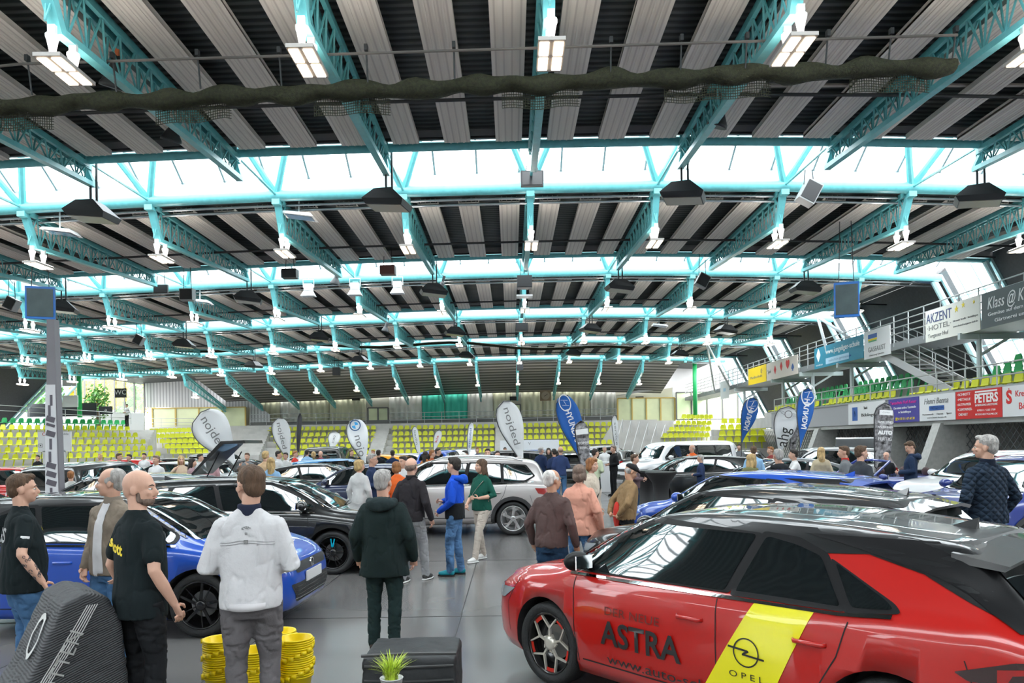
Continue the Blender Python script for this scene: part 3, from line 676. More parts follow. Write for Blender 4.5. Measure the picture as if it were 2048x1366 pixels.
# ================================================================ OVERHEAD FITTINGS
HR = [0, 0, 'nearest', 'second', 'third', 'fourth', 'fifth']
def nlab(n): return 'middle' if n == 0 else '%s %s of the middle' % (['first', 'second', 'third', 'fourth', 'fifth', 'sixth', 'seventh', 'eighth'][abs(n)-1], 'left' if n < 0 else 'right')
def flood_proto():
    r = bpy.data.objects.new('floodlight', None); col.objects.link(r)
    b = MB(); b.add([(-.2, -.25, 0), (.2, -.25, 0), (.2, .2, 0), (-.2, .2, 0), (-.45, -.35, -.22), (.5, -.35, -.30), (.5, .35, -.30), (-.45, .35, -.22), (-.38, -.3, -.34), (.45, -.3, -.42), (.45, .3, -.42), (-.38, .3, -.34)],
                    [(3, 2, 1, 0), (0, 1, 5, 4), (1, 2, 6, 5), (2, 3, 7, 6), (3, 0, 4, 7), (4, 5, 9, 8), (5, 6, 10, 9), (6, 7, 11, 10), (7, 4, 8, 11), (8, 9, 10, 11)])
    b.build('housing', DARK, r)
    MB().box((.03, 0, -.385), (.8, .56, .012), Matrix.Rotation(.095, 3, 'Y')).build('lens', mat('flood_lens', (.35, .33, .28), .2), r)
    for x in (0, .14): MB().box((x, 0, .42), (.04, .04, .9)).build('hanger', DARK, r)
    return r
f0 = flood_proto(); fi = True
for i in range(3, 7):
    for n in (-5, -3, -1, 1, 3) if i > 3 else (-3, -1, 1, 3):
        o = f0 if fi else copy_tree(f0); fi = False
        x = XC+W*n; o.location = (x, BY[i]-2.75, ZT(x)-.92); o.rotation_euler.z = .5*math.sin(n*3+i)-.2
        tag(o, 'black wedge shaped floodlight at the %s skylight, hung %s' % (HR[i-1], nlab(n)), 'floodlight', 'black floodlights under the skylights')
def horn_proto(red=False):
    r = bpy.data.objects.new('spotlight', None); col.objects.link(r)
    MB().lathe([(.05, .3), (.09, .22), (.08, .05), (.11, 0), (.19, -.14), (.2, -.2), (.16, -.2)], 14).build('shade', DARK, r, True)
    MB().box((0, 0, .40), (.09, .09, .22)).build('hanger', mat('orange_bracket', (.6, .14, .04), .5) if red else DARK, r)
    return r
hk = {}
for (px, py, d, red, l) in ((345, 262, 14.8, 0, 'black bell shaped spotlight hanging left below the nearest roof bay'), (1440, 232, 14.2, 1, 'black bell shaped spotlight with orange bracket right of the aisle truss'), (228, 150, 12.0, 1, 'black spotlight with red bracket beside the net at upper left'),
    (882, 578, 28.5, 0, 'small black bell lamp beneath the second skylight'), (672, 558, 28, 0, 'small black bell lamp left of the aisle under second skylight'), (772, 655, 38.5, 0, 'tiny black bell lamp under the third skylight'), (470, 700, 48, 0, 'tiny black bell lamp far left under the fourth skylight'), (1162, 690, 48, 0, 'tiny black bell lamp far right under the fourth skylight')):
    if red not in hk: o = hk[red] = horn_proto(red)
    else: o = copy_tree(hk[red])
    p = P(px, py, d); o.location = p; o.rotation_euler = (.25, .3, 0); tag(o, l, 'spotlight')
    q_ = o.rotation_euler.to_matrix().inverted() @ Vector((0, 0, ZT(p.x)-p.z-.1))
    MB().tube([(0, 0, .45), q_], .012, 5).build('suspension_rod', DARK, o)
def hung(px, py, d, w, h, dp, m, label, name='loudspeaker', cat='loudspeaker', rz=0, tilt=0, face=None, hang=True):
    p = P(px, py, d); e = empty(name, p, rz, label, cat)
    b = MB().box((0, 0, 0), (w, dp, h), Matrix.Rotation(tilt, 3, 'Y')); b.build('cabinet', m, e)
    if face:
        MB().box((0, -dp/2-.006, 0), (w*.88, .012, h*.86), Matrix.Rotation(tilt, 3, 'Y')).build('front_grille', face, e)
    if hang:
        top = ZT(p.x)-p.z+.24
        for sx in (-.3, .3): MB().tube([(w*sx, 0, h*.4), (w*sx*.7, 0, top)], .012, 5).build('suspension_cable', DARK, e)
    return e
SPK = mat('speaker_black', (.02, .02, .022), .6); SPG = mat('speaker_grey', (.30, .31, .31), .5); BLUEF = mat('blue_screen_frame', (.02, .15, .50), .4); SCR = mat('dark_screen', (.06, .085, .09), .35, var=.2, vscale=3)
hung(1064, 358, 18.6, .56, .38, .12, SPK, 'black information screen hanging from the nearest skylight above the aisle', 'hanging_screen', 'screen', face=mat('screen_black', (.012, .012, .014), .2))
hung(1618, 386, 19, .42, .55, .35, SPG, 'grey tilted loudspeaker box hanging right of the nearest skylight', tilt=.5, face=SPK)
hung(81, 606, 22, .76, .95, .12, BLUEF, 'blue framed dark scoreboard hanging at far left above the column', 'scoreboard', 'scoreboard', rz=.35, face=SCR)
hung(1693, 600, 22, .68, 1.02, .2, BLUEF, 'blue framed dark scoreboard hanging at right near the gallery', 'scoreboard', 'scoreboard', rz=-.35, face=SCR)
hung(1049, 565, 28.0, .55, .45, .45, SPK, 'black loudspeaker in white frame above the aisle at second skylight', face=SPK)
hung(1049, 513+80, 28.2, .60, .06, .5, WHITEM, 'white equipment shelf beneath the aisle loudspeaker', 'equipment_shelf', 'shelf')
hung(1044, 655, 37.8, .6, .4, .4, SPK, 'black loudspeaker above the aisle at the third skylight', face=SPK)
hung(1040, 733, 58.6, .5, .6, .4, SPK, 'small black loudspeaker above the aisle at the rear skylight', face=SPK)
hung(375, 590, 25.9, .45, .4, .3, SPG, 'grey loudspeaker cage hanging left under the second skylight', face=SPK)
hung(322, 578, 27, .5, .3, .1, SPK, 'small dark screen hanging left under the second skylight', 'hanging_screen', 'screen', face=SPK)
hung(24, 608, 25.9, .38, .42, .3, SPG, 'grey tilted loudspeaker at the left frame edge', tilt=.5, face=SPK)
hung(278, 680, 36, .4, .45, .3, SPG, 'small grey tilted loudspeaker at left under the third skylight', tilt=.5, face=SPK)
hung(1405, 562, 26, .4, .45, .3, SPG, 'small grey tilted loudspeaker right of the aisle at second skylight', tilt=.5, face=SPK)
hung(673, 743, 52, .5, .55, .3, SPK, 'small black loudspeaker left of the aisle under the far soffit', face=SPK)
hung(776, 541, 25.5, .5, .3, .35, mat('dark_red_box', (.16, .06, .05), .5), 'dark reddish lamp box left of the aisle at the second skylight', 'lamp_box', 'lamp')
hung(580, 548, 25.5, .5, .3, .35, DARK, 'dark lamp box further left at the second skylight', 'lamp_box', 'lamp')
wf = None
for (px, py, d, l) in ((120, 462, 19.9, 'flat white projector lamp at far left below the nearest skylight tube'), (598, 430, 20.0, 'flat white projector lamp left of the aisle below the nearest skylight tube'), (400, 602, 29.6, 'flat white projector lamp at left below the second skylight tube'), (1850, 560, 29.6, 'flat white projector lamp at right below the second skylight tube'), (1318, 650, 40, 'flat white projector lamp at right below the third skylight tube')):
    p = P(px, py, d)
    if wf is None:
        wf = bpy.data.objects.new('projector_lamp', None); col.objects.link(wf)
        MB().add([(-.4, -.25, .0), (.45, -.3, -.12), (.45, .3, -.12), (-.4, .25, 0), (-.35, -.2, .07), (.35, -.2, .0), (.35, .2, .0), (-.35, .2, .07)], [(0, 1, 2, 3), (7, 6, 5, 4), (0, 4, 5, 1), (1, 5, 6, 2), (2, 6, 7, 3), (3, 7, 4, 0)]).build('housing', WHITEM, wf)
        MB().box((.03, 0, -.075), (.7, .4, .01), Matrix.Rotation(.14, 3, 'Y')).build('lens', mat('blue_lens', (.10, .16, .25), .15), wf)
        MB().tube([(0, 0, 0), (0, 0, .9)], .02, 6).build('hanger', WHITEM, wf); o = wf
    else: o = copy_tree(wf)
    o.location = p; tag(o, l, 'lamp')
for k, (px, py) in enumerate(((617, 575), (710, 573), (795, 570))):
    p = P(px, py, 28.2); e = empty('stage_light', p, 0, 'white barn door stage light hanging below the second skylight, %s of three' % ['left', 'middle', 'right'][k], 'stage light')
    b = MB(); b.box((0, 0, 0), (.3, .25, .25)); b.build('body', WHITEM, e)
    MB().add([(-.15, -.1, -.12), (.15, -.1, -.12), (.26, -.2, -.34), (-.26, -.2, -.34), (-.15, .1, -.12), (.15, .1, -.12), (.26, .15, -.34), (-.26, .15, -.34)], [(0, 3, 2, 1), (4, 5, 6, 7), (0, 4, 7, 3), (1, 2, 6, 5)]).build('barn_doors', WHITEM, e)
    MB().tube([(-.2, 0, 0), (-.2, 0, .3), (.2, 0, .3), (.2, 0, 0)], .015, 5).tube([(0, 0, .3), (0, 0, ZT(p.x)-p.z)], .012, 5).build('yoke', WHITEM, e)
# rail and rolled net ------------------------------------------------
A_, C_ = P(40, 128, 11.3), P(1915, 70, 11.1)
mid = [A_.lerp(C_, t/8) for t in range(9)]
rl = MB(); rl.tube([(-5.0*2.2, 11.4, mid[0].z-.28)]+mid, .022, 6)
tag(rl.build('net_rail', mat('rail_brown_grey', (.13, .12, .11), .6)), 'thin dark rail across the nearest roof bay from which the net hangs', 'rail')
NA, NC = P(-60, 212, 11.7), P(1905, 128, 11.3)
for k, px in enumerate((55, 228, 400, 565, 740, 916, 1230, 1370, 1500, 1660, 1785, 1912)):
    t = (px-40)/1875; t2 = (px+60)/1965
    p = A_.lerp(C_, t); q = NA.lerp(NC, t2); p.z += .08; q.x = p.x; q.y = p.y+.1
    tag(MB().tube([p, q], .014, 6).box(p, (.05, .08, .09)).build('net_hanger', DARK), 'black rod holding the rolled net, %s from the left' % ['first', 'second', 'third', 'fourth', 'fifth', 'sixth', 'seventh', 'eighth', 'ninth', 'tenth', 'eleventh', 'last'][k], 'hanger', 'rods holding the rolled net')
NET = mat('olive_net', (.028, .031, .013), .8, var=.5, vscale=25, bump=1, bscale=60)
nt_ = empty('rolled_net', NA, 0, 'long rolled olive safety net sagging across the nearest roof bay', 'net')
pts = []; rr = []
for k in range(141):
    t = k/140; p = NA.lerp(NC, t)-NA; p.z += .018*math.sin(k*.9)-.045*abs(math.sin(k*.17)); pts.append(p); rr.append((.16+.03*math.sin(k*1.3)+.02*math.sin(k*.5), .12+.035*math.sin(k*.7)))
MB().tube(pts, rr, 10).build('net_roll', NET, nt_, True)
b = MB()
for k in range(139):
    if math.sin(k*.25)+.4*math.sin(k*.9) < .1: continue
    a, c = pts[k], pts[k+1]
    for r in range(7):
        z = -.10-.04*r; b.beam(a+Vector((0, .05, z)), c+Vector((0, .05, z-.0)), .008, .008); 
        for f in (0, .33, .66): q = a.lerp(c, f); b.beam(q+Vector((0, .05, z+.04)), q+Vector((0, .05, z)), .008, .008)
b.build('net_fringe', NET, nt_)
a, c = P(905, 172, 14.0), P(2100, 170, 14.0)
tag(MB().tube([a, c], .035, 8).tube([a+Vector((0, .1, .07)), c+Vector((0, .1, .07))], .02, 6).build('heating_pipe', mat('pipe_beige', (.42, .39, .35), .5)), 'pale horizontal pipe just behind the rolled net on the right half', 'pipe')
# black sagging cable across far skylights
a, c = P(350, 692, 46.3), P(1265, 690, 46.3)
tag(MB().tube([a.lerp(c, k/20)+Vector((0, 0, -.15*math.sin(k*.9)-.25+.3*math.cos((k-10)/6))) for k in range(21)], .09, 6).build('rolled_net', NET), 'second thin rolled net in the distance below the fourth skylight', 'net')
# clock, scoreboard bits on the back wall
p = P(1091, 791, D-.55); e = empty('wall_clock', p, 0, 'round brown wall clock on the back wall right of the aisle', 'clock')
M = Matrix.Rotation(R(90), 4, 'X')
b = MB().box((0, 0.05, 0), (1.0, .1, .95)); b.build('clock_board', mat('clock_board', (.28, .2, .13), .6), e)
b = MB().lathe([(.38, .0), (.38, .06), (.30, .06)], 28, 'Y', (0, -.08, 0)); b.build('clock_face', mat('clock_face', (.40, .32, .24), .5), e)
MB().beam((0, -.1, 0), (.2, -.1, .12), .03, .03).build('clock_hand', BLACKP, e); MB().beam((0, -.1, 0), (-.12, -.1, -.08), .03, .04).build('clock_hand', BLACKP, e)
for k, (px, l) in enumerate(((712, 'left'), (1027, 'middle'), (1279, 'right'))):
    hung(px, 797, D-(1.05 if k == 2 else .12), .7, .35, .3, SPK, 'small black projector box on the back wall, %s' % l, 'projector_box', 'projector', hang=False)
# ================================================================ BEACH FLAGS
def teardrop(n=30, shape='tear'):
    L, Rr = [], []
    for k in range(n+1):
        t = k/n
        if shape == 'tear': w = .10+.90*math.sin(min(1, t/.72)*math.pi/2)**1.5 if t < .72 else math.sqrt(max(0, 1-((t-.72)/.28)**2))
        elif shape == 'straight': w = .72+.28*t/.8 if t < .8 else math.sqrt(max(0, 1-((t-.8)/.2)**2))
        else: w = .35+.65*math.sin(t*2.2)**.7 if t < .75 else math.sqrt(max(0, 1-((t-.75)/.25)**2))
        L.append((-w/2, t)); Rr.append((w/2, t))
    return L+Rr[::-1][1:]
def beach_flag(tip, top, wpx, d, m, label, texts=(), shape='tear', base_z=0, rim=None):
    a, c = P(tip[0], tip[1], d), P(top[0], top[1], d); ax = c-a; Ln = ax.length; w = wpx/F*d; up = ax.normalized(); rt = up.cross(Vector((0, 1, 0))).normalized()*-1
    if rt.x < 0: rt = -rt
    e = empty('beach_flag', (a.x, d, 0), 0, label, 'beach flag'); o0 = Vector((a.x, d, 0))
    def fr_(x, y, z=0): return a-o0+rt*(x*w)+up*(y*Ln)+Vector((0, z, 0))
    pts = teardrop(36, shape); n = len(pts)
    # gently bowed cloth: strips
    half = 37; b = MB(); vs = []
    for k in range(half):
        t = k/36; wl = abs(pts[k][0])
        for q in range(7): u = -wl+2*wl*q/6; vs.append(fr_(u, t, .04*w*math.cos(u*3)*1.5+.02*math.sin(t*9)))
    fs = [(k*7+q, k*7+q+1, (k+1)*7+q+1, (k+1)*7+q) for k in range(half-1) for q in range(6)]
    fo = link('flag_cloth', b.add(vs, fs).mesh('flag_cloth', m, True), e); md = fo.modifiers.new('thickness', 'SOLIDIFY'); md.thickness = .006
    side_ = -1
    pole = [Vector((0, 0, .05)), fr_(side_*.06, 0)]+[fr_(side_*abs(pts[k][0])-side_*(-.01), k/36) for k in range(3, 37, 3)]+[fr_(.25, .97)]
    MB().tube(pole, .018, 6).build('pole', rim or mat('pole_dark', (.08, .08, .08), .4), e, True)
    bb = MB(); bb.box((0, 0, .04), (.5, .5, .05)); bb.tube([(0, 0, .03), (0, 0, .25)], .03, 8); bb.build('flag_base', DARK, e)
    for t in texts:
        y, size, body, mm, mode = t[:5]; kw = t[5] if len(t) > 5 else {}
        if mode == 'down': X, Y = -up, rt
        elif mode == 'downm': X, Y = -up, -rt
        elif mode == 'up': X, Y = up, -rt
        else: X, Y = rt, up
        Z = Vector((0, -1, 0)); c0 = fr_(0, y, -.09)
        M = Matrix(((X.x, Y.x, Z.x, c0.x), (X.y, Y.y, Z.y, c0.y), (X.z, Y.z, Z.z, c0.z), (0, 0, 0, 1)))
        if callable(body):
            b = MB(); body(b, size); q = b.mesh('emblem', mm); q.transform(M); link('emblem', q, e)
        else:
            if 'fit' in kw: kw = dict(kw); kw['fit'] *= Ln
            text(body, size*w, M, mm, e, **kw)
    return e
FW = mat('flag_white', (.84, .85, .86), .6); FB = mat('flag_blue', (.015, .13, .48), .6); FK = mat('flag_black', (.03, .03, .035), .6); FWk = mat('flag_camouflage', (.25, .24, .25), .7, var=.95, vscale=9)
def ring(b, s, r0=.8, n=28, sx=1, th=.01):
    for k in range(n):
        a, c = 2*math.pi*k/n, 2*math.pi*(k+1)/n
        b.add([(s*sx*math.cos(a), s*math.sin(a), th), (s*sx*math.cos(c), s*math.sin(c), th), (s*sx*r0*math.cos(c), s*r0*math.sin(c), th), (s*sx*r0*math.cos(a), s*r0*math.sin(a), th)], [(0, 1, 2, 3)])
def hlogo(b, s):
    ring(b, s, .86, sx=1.5)
    for x in (-.45, .45): b.beam((s*x-.2*s, -s*.55, .01), (s*x+.2*s, s*.55, .01), .01, s*.2)
    b.beam((-.4*s, -.1*s, .01), (.4*s, .1*s, .01), .01, .18*s)
def bmw(b, s):
    ring(b, s, .82)
def bmwq(b, s):
    for q in (0, 2):
        for k in range(6):
            a, c = math.pi/2*q+math.pi/12*k, math.pi/2*q+math.pi/12*(k+1); b.add([(0, 0, .012), (s*.6*math.cos(a), s*.6*math.sin(a), .012), (s*.6*math.cos(c), s*.6*math.sin(c), .012)], [(0, 1, 2)])
def wings(b, s):
    ring(b, s*.45, .8)
    for g in (-1, 1):
        for k in range(3): b.beam((g*s*.45, s*(.15-.13*k), .01), (g*s*(1.3-.2*k), s*(.25-.14*k), .01), .01, s*.05)
nf = dict(fit=.58)
beach_flag((468, 928), (402, 824), 74, 28.35, FW, 'large white teardrop flag with dark lettering left behind the raised tailgate', [(.60, .34, 'nojded', TXTG, 'down', nf)])
beach_flag((577, 925), (556, 836), 36, 36, FW, 'white teardrop flag with dark lettering in front of the left back seats', [(.60, .36, 'nojded', TXTG, 'down', nf)])
beach_flag((1046, 928), (1008, 802), 50, 25, FW, 'large white teardrop flag with dark lettering above the silver SUV', [(.60, .38, 'nojded', TXTG, 'down', nf)])
beach_flag((730, 930), (708, 838), 42, 32, FW, 'white teardrop flag with round blue and white emblem left of the aisle', [(.86, .24, bmw, mat('emblem_navy', (.02, .08, .2), .4), 'flat'), (.86, .24, bmwq, mat('emblem_blue', (.05, .35, .7), .4), 'flat'), (.42, .5, 'nojo', TXTG, 'down', dict(fit=.45))])
beach_flag((1172, 935), (1124, 790), 46, 25.5, FB, 'tall blue HYUNDAI teardrop flag in the centre beside the back seats', [(.89, .20, hlogo, TXTW, 'down'), (.58, .36, 'HYUNDAI', TXTW, 'down', dict(fit=.44, bold=.006))])
beach_flag((1484, 885), (1507, 795), 32, 27, FB, 'blue HYUNDAI flag leaning right, left of the two blue flags at right', [(.86, .22, hlogo, TXTW, 'downm'), (.52, .42, 'HYUNDAI', TXTW, 'downm', dict(fit=.5, bold=.006))])
beach_flag((1601, 895), (1616, 776), 34, 23.2, FB, 'taller blue HYUNDAI flag behind the white flag at right', [(.88, .22, hlogo, TXTW, 'downm'), (.56, .42, 'HYUNDAI', TXTW, 'downm', dict(fit=.5, bold=.006))])
beach_flag((1558, 912), (1578, 813), 46, 26, FW, 'white teardrop flag with winged round emblem at right', [(.84, .3, wings, TXTG, 'flat'), (.38, .7, 'ahg', TXTK, 'up', dict(fit=.38))])
beach_flag((1172, 940), (1161, 842), 27, 24.5, FWk, 'narrow camouflage flag with dark round top behind the blue centre flag', [(.78, .5, rect(.8, .35), TXTW, 'flat'), (.55, .26, 'KOMM', TXTW, 'flat'), (.45, .26, 'REIN', TXTW, 'flat')], 'straight', rim=FK)
fk = beach_flag((1764, 945), (1770, 806), 40, 22, FWk, 'dark camouflage banner flag reading AUTO in front of the purple banner', [(.86, .24, rect(1.6, .6), TXTW, 'flat'), (.86, .11, 'CUPRA', TXTK, 'flat'), (.72, .17, 'WIR SIND', TXTW, 'flat'), (.65, .15, 'AN DEINER', TXTW, 'flat'), (.57, .25, 'AUTO', TXTW, 'flat', dict(bold=.01)), (.48, .22, 'FERTIG', TXTW, 'flat')], 'straight', rim=FK)
beach_flag((1585, 905), (1592, 830), 16, 26.5, FWk, 'narrow camouflage flag between the white and the taller blue flag', [], 'straight', rim=FK)
beach_flag((596, 905), (600, 826), 9, 40, FK, 'slim black feather flag in front of the left back seats', [], 'feather')
beach_flag((661, 902), (672, 863), 24, 44, FW, 'small white teardrop flag left of the flag with the blue emblem', [(.6, .3, 'auto', TXTG, 'up', dict(fit=.4))])
beach_flag((838, 908), (828, 853), 12, 46, FW, 'slim white flag in front of the middle back seats, left of three', [(.6, .5, 'hedin', TXTG, 'down', dict(fit=.5))], 'feather')
beach_flag((867, 905), (879, 860), 15, 46, FW, 'short white teardrop flag in front of the middle back seats', [(.6, .4, 'kia', TXTR, 'up', dict(fit=.3))])
beach_flag((937, 908), (943, 844), 11, 39.5, FW, 'slim white feather flag right of the middle back seats', [(.5, .5, 'emobil', TXTB, 'up', dict(fit=.6))], 'feather')
beach_flag((1235, 905), (1228, 830), 12, 38.3, FW, 'slim white feather flag at the right end of the back seats', [(.5, .5, 'service', TXTG, 'down', dict(fit=.6))], 'feather')
# striped pylon on the left
p = P(110, 899, 14.0); e = empty('advertising_pylon', (p.x, 14.0, 0), 0, 'tall grey tapering pylon with white vertical lettering at left', 'pylon')
zt_ = P(110, 640, 14.0).z; zj = P(110, 770, 14.0).z
PG = mat('pylon_grey', (.20, .19, .21), .5)
def taper(w0, w1, z0, z1, dp, b): return b.add([(-w0/2, -dp/2, z0), (w0/2, -dp/2, z0), (w0/2, dp/2, z0), (-w0/2, dp/2, z0), (-w1/2, -dp/2, z1), (w1/2, -dp/2, z1), (w1/2, dp/2, z1), (-w1/2, dp/2, z1)], [(3, 2, 1, 0), (4, 5, 6, 7), (0, 1, 5, 4), (1, 2, 6, 5), (2, 3, 7, 6), (3, 0, 4, 7)])
taper(.30, .14, 0, zt_, .16, MB()).build('pylon_body', PG, e)
taper(.27, .18, .2, zj, .012, MB()).build('pylon_face', mat('pylon_face_white', (.62, .62, .64), .5), e).location = (-.015, -.09, 0)
b = MB(); rnd = random.Random(3); z = .6; 
while z < zj-.12:
    h = rnd.choice([.05, .07, .1]); w = .21-.02*z
    if rnd.random() < .7: b.box((-.015, -.10, z), (w, .006, h), Matrix.Rotation(.3, 3, 'Y'))
    else: b.box((-.05+rnd.random()*.06, -.10, z), (.045, .006, .2)); z += .08
    z += h+.06
b.build('pylon_letters', mat('pylon_letters', (.10, .09, .11), .5), e)
# ================================================================ FOREGROUND PROPS
YB = mat('yellow_bucket_plastic', (.85, .62, .0), .35, spec=.4)
bk = MB().lathe([(.085, 0), (.09, .004), (.118, .19), (.122, .192), (.130, .190), (.132, .198), (.128, .204), (.116, .200), (.086, .01), (.0, .008)], 32, caps=False)
bk.add([(0, 0, 0)]+[(.085*math.cos(2*math.pi*k/32), .085*math.sin(2*math.pi*k/32), 0) for k in range(32)], [(0, 1+(k+1) % 32, 1+k) for k in range(32)])
for s in (-1, 1): bk.box((s*.132, 0, .185), (.02, .04, .03))
bme = bk.mesh('bucket', YB, True)
for si, (px, py, d, l) in enumerate(((441, 1277, 5.75, 'left'), (591, 1271, 5.75, 'right'), (509, 1296, 5.55, 'middle front'), (560, 1258, 6.3, 'rear'))):
    t = P(px, py, d); n = int((t.z-.2)/.0165)+1
    for k in range(n):
        o = link('bucket', bme); o.location = (t.x+.002*math.sin(k*2.1), d+.002*math.cos(k*1.7), .0165*k); o.rotation_euler.z = k*.37+si
        if k == 0 and si == 0: pass
        where = 'topmost of' if k == n-1 else ('lowest of' if k == 0 else 'in the middle of')
        tag(o, 'yellow plastic bucket %s the %s nested stack behind the grey trousers' % (where, l), 'bucket', 'buckets of the %s stack' % l)
# plant
pp = P(783, 1356, 3.8); pe = empty('potted_grass', (pp.x, 3.8, pp.z-.105), 0, 'small grass plant in a silver pot at the bottom centre', 'potted plant')
MB().lathe([(.042, 0), (.057, .105), (.060, .107), (.057, .110), (.053, .105), (.0, .095)], 28).build('pot', mat('pot_silver', (.6, .6, .6), .3, .4), pe, True)
b = MB(); rnd = random.Random(5)
for k in range(110):
    a = rnd.random()*2*math.pi; L_ = .10+.07*rnd.random(); out = .03+.09*rnd.random(); w = .0035+.002*rnd.random(); px = []
    dr = Vector((math.cos(a), math.sin(a), 0)); sd = Vector((-dr.y, dr.x, 0)); r0 = rnd.random()*.035
    for q in range(6):
        t = q/5; c = dr*(r0+out*t*t)+Vector((0, 0, .09+L_*(t-.3*t*t*out/.06*.5))); ww = w*(1-t**2)+.0003; px += [c-sd*ww, c+sd*ww]
    b.add(px, [(2*q, 2*q+1, 2*q+3, 2*q+2) for q in range(5)])
b.build('foliage', mat('grass_leaf', (.42, .55, .04), .5, var=.4, vscale=40), pe)
pl = MB().box((pp.x, 3.8, (pp.z-.105)/2), (.2, .2, pp.z-.105)).build('plinth', mat('plinth_black', (.03, .03, .03), .5)); tag(pl, 'slim dark plinth under the small grass plant', 'plinth')
def remesh(b, voxel, smooth=6, name='blob', m=None, parent=None, factor=.5, disp=0, dsc=(8, 8, 8), bm_objs=None):
    me = b.mesh(name, m) if isinstance(b, MB) else b
    o = bpy.data.objects.new(name, me)
    r = o.modifiers.new('r', 'REMESH'); r.mode = 'VOXEL'; r.voxel_size = voxel; r.use_smooth_shade = True
    if smooth: s = o.modifiers.new('s', 'SMOOTH'); s.iterations = smooth; s.factor = factor
    ne = baked(o)
    bpy.data.objects.remove(o); ne.name = name
    if disp:
        no = np.empty(len(ne.vertices)*3); ne.vertices.foreach_get('normal', no); no = no.reshape(-1, 3)
        co = np.empty(len(ne.vertices)*3); ne.vertices.foreach_get('co', co); co = co.reshape(-1, 3)
        for i in range(len(co)):
            p = Vector(co[i]*np.array(dsc)); v = noise.noise(p)+.5*noise.noise(p*2.1)
            v = .5*v-.8*math.exp(-(v/.075)**2)+.1
            co[i] += no[i]*v*disp
        ne.vertices.foreach_set('co', co.ravel()); ne.update()
    ne.materials.clear()
    if m: ne.materials.append(m)
    ne.polygons.foreach_set('use_smooth', [True]*len(ne.polygons))
    if parent is False: return ne
    return link(name, ne, parent)
# beanbag chair
bb = empty('beanbag_chair', (-3.05, 5.0, 0), .72, 'black beanbag gaming chair with white band and ring emblem at lower left', 'beanbag chair')
prof = [(-.80, .02), (.33, .02), (.36, .35), (.32, .8), (.24, .98), (.10, 1.03), (-.02, .98), (-.10, .8), (-.20, .55), (-.30, .40), (-.45, .36), (-.70, .36), (-.82, .25)]
M = Matrix(((1, 0, 0, 0), (0, 0, -1, .36), (0, 1, 0, 0), (0, 0, 0, 1)))
BBK = mat('beanbag_black', (.035, .036, .04), .6)
_nt = BBK.node_tree; _tc = _nt.nodes.new('ShaderNodeTexCoord'); _w = _nt.nodes.new('ShaderNodeTexWave'); _w.bands_direction = 'Z'; _w.inputs['Scale'].default_value = 22; _w.inputs['Distortion'].default_value = 1.5
_mp = _nt.nodes.new('ShaderNodeMapping'); _mp.inputs['Rotation'].default_value = (0, .35, 0); _nt.links.new(_tc.outputs['Object'], _mp.inputs[0]); _nt.links.new(_mp.outputs[0], _w.inputs['Vector'])
_bp = _nt.nodes.new('ShaderNodeBump'); _bp.inputs['Strength'].default_value = .6; _bp.inputs['Distance'].default_value = .006; _nt.links.new(_w.outputs['Fac'], _bp.inputs['Height']); _nt.links.new(_bp.outputs[0], _nt.nodes['Principled BSDF'].inputs['Normal'])
bo = remesh(MB().prism(prof, .72, M), .02, 22, 'cover', BBK, bb, .6, .008, (5, 5, 8))
bvh = bvhtree.BVHTree.FromPolygons([v.co for v in bo.data.vertices], [p.vertices[:] for p in bo.data.polygons])
def drape(pts, w, m, name, off=.008, dirn=Vector((0, 1, 0))):
    b = MB(); L_ = []; Q = []
    for i in range(len(pts)-1):
        a, c = Vector(pts[i]), Vector(pts[i+1]); n = max(2, int((c-a).length/.02))
        for k in range(n): Q.append((a.lerp(c, k/n), (c-a).normalized()))
    vs = []
    for q, t in Q:
        nn = Vector((-t.y, t.x))
        for s in (-w/2, w/2):
            u = q+nn*s; h = bvh.ray_cast(Vector((u.x, -2, u.y)), dirn)
            vs.append(h[0]-dirn*off if h[0] else Vector((u.x, -.3, u.y)))
    b.add(vs, [(2*i, 2*i+1, 2*i+3, 2*i+2) for i in range(len(Q)-1)]); return b.build(name, m, bb)
WHT = mat('piping_white', (.6, .6, .58), .6)
for k in range(5): drape([(-.80, .30-.016*k), (-.46, .30-.016*k), (-.28+.008*k, .33-.016*k), (-.16+.014*k, .50), (.02+.016*k, .80), (.12+.014*k, .97)], .006, WHT, 'trim_stripe')
me = text_mesh('OTTEN', .12, extrude=.002, spacing=1.1)
for v in me.vertices:
    x, y = v.co.x, v.co.y; t = Vector((.42, .91)); u = Vector((-.06, .62))+t*x+Vector((-t.y, t.x))*(y-.03)*-1*-1
    h = bvh.ray_cast(Vector((u.x, -2, u.y)), Vector((0, 1, 0))); v.co = h[0]-Vector((0, .012, 0)) if h[0] else Vector((u.x, -.36, u.y))
me.materials.clear(); me.materials.append(WHT); link('lettering', me, bb)
b = MB()
for k in range(32):
    a, c = 2*math.pi*k/32, 2*math.pi*(k+1)/32; q = []
    for an, rr_ in ((a, .10), (c, .10), (c, .075), (a, .075)):
        yy, s = rr_*1.1*math.cos(an), rr_*1.5*math.sin(an); t = Vector((.30, 0, .95)).normalized()
        o_ = Vector((-.055, -.08, .72))+t*s+Vector((0, yy, 0)); h = bvh.ray_cast(o_+Vector((-1.0, 0, .3)), Vector((1.0, 0, -.3)).normalized()); q.append(h[0]+Vector((-.01, 0, .004)) if h[0] else o_)
    b.add(q, [(0, 1, 2, 3)])
b.build('ring_emblem', WHT, bb)
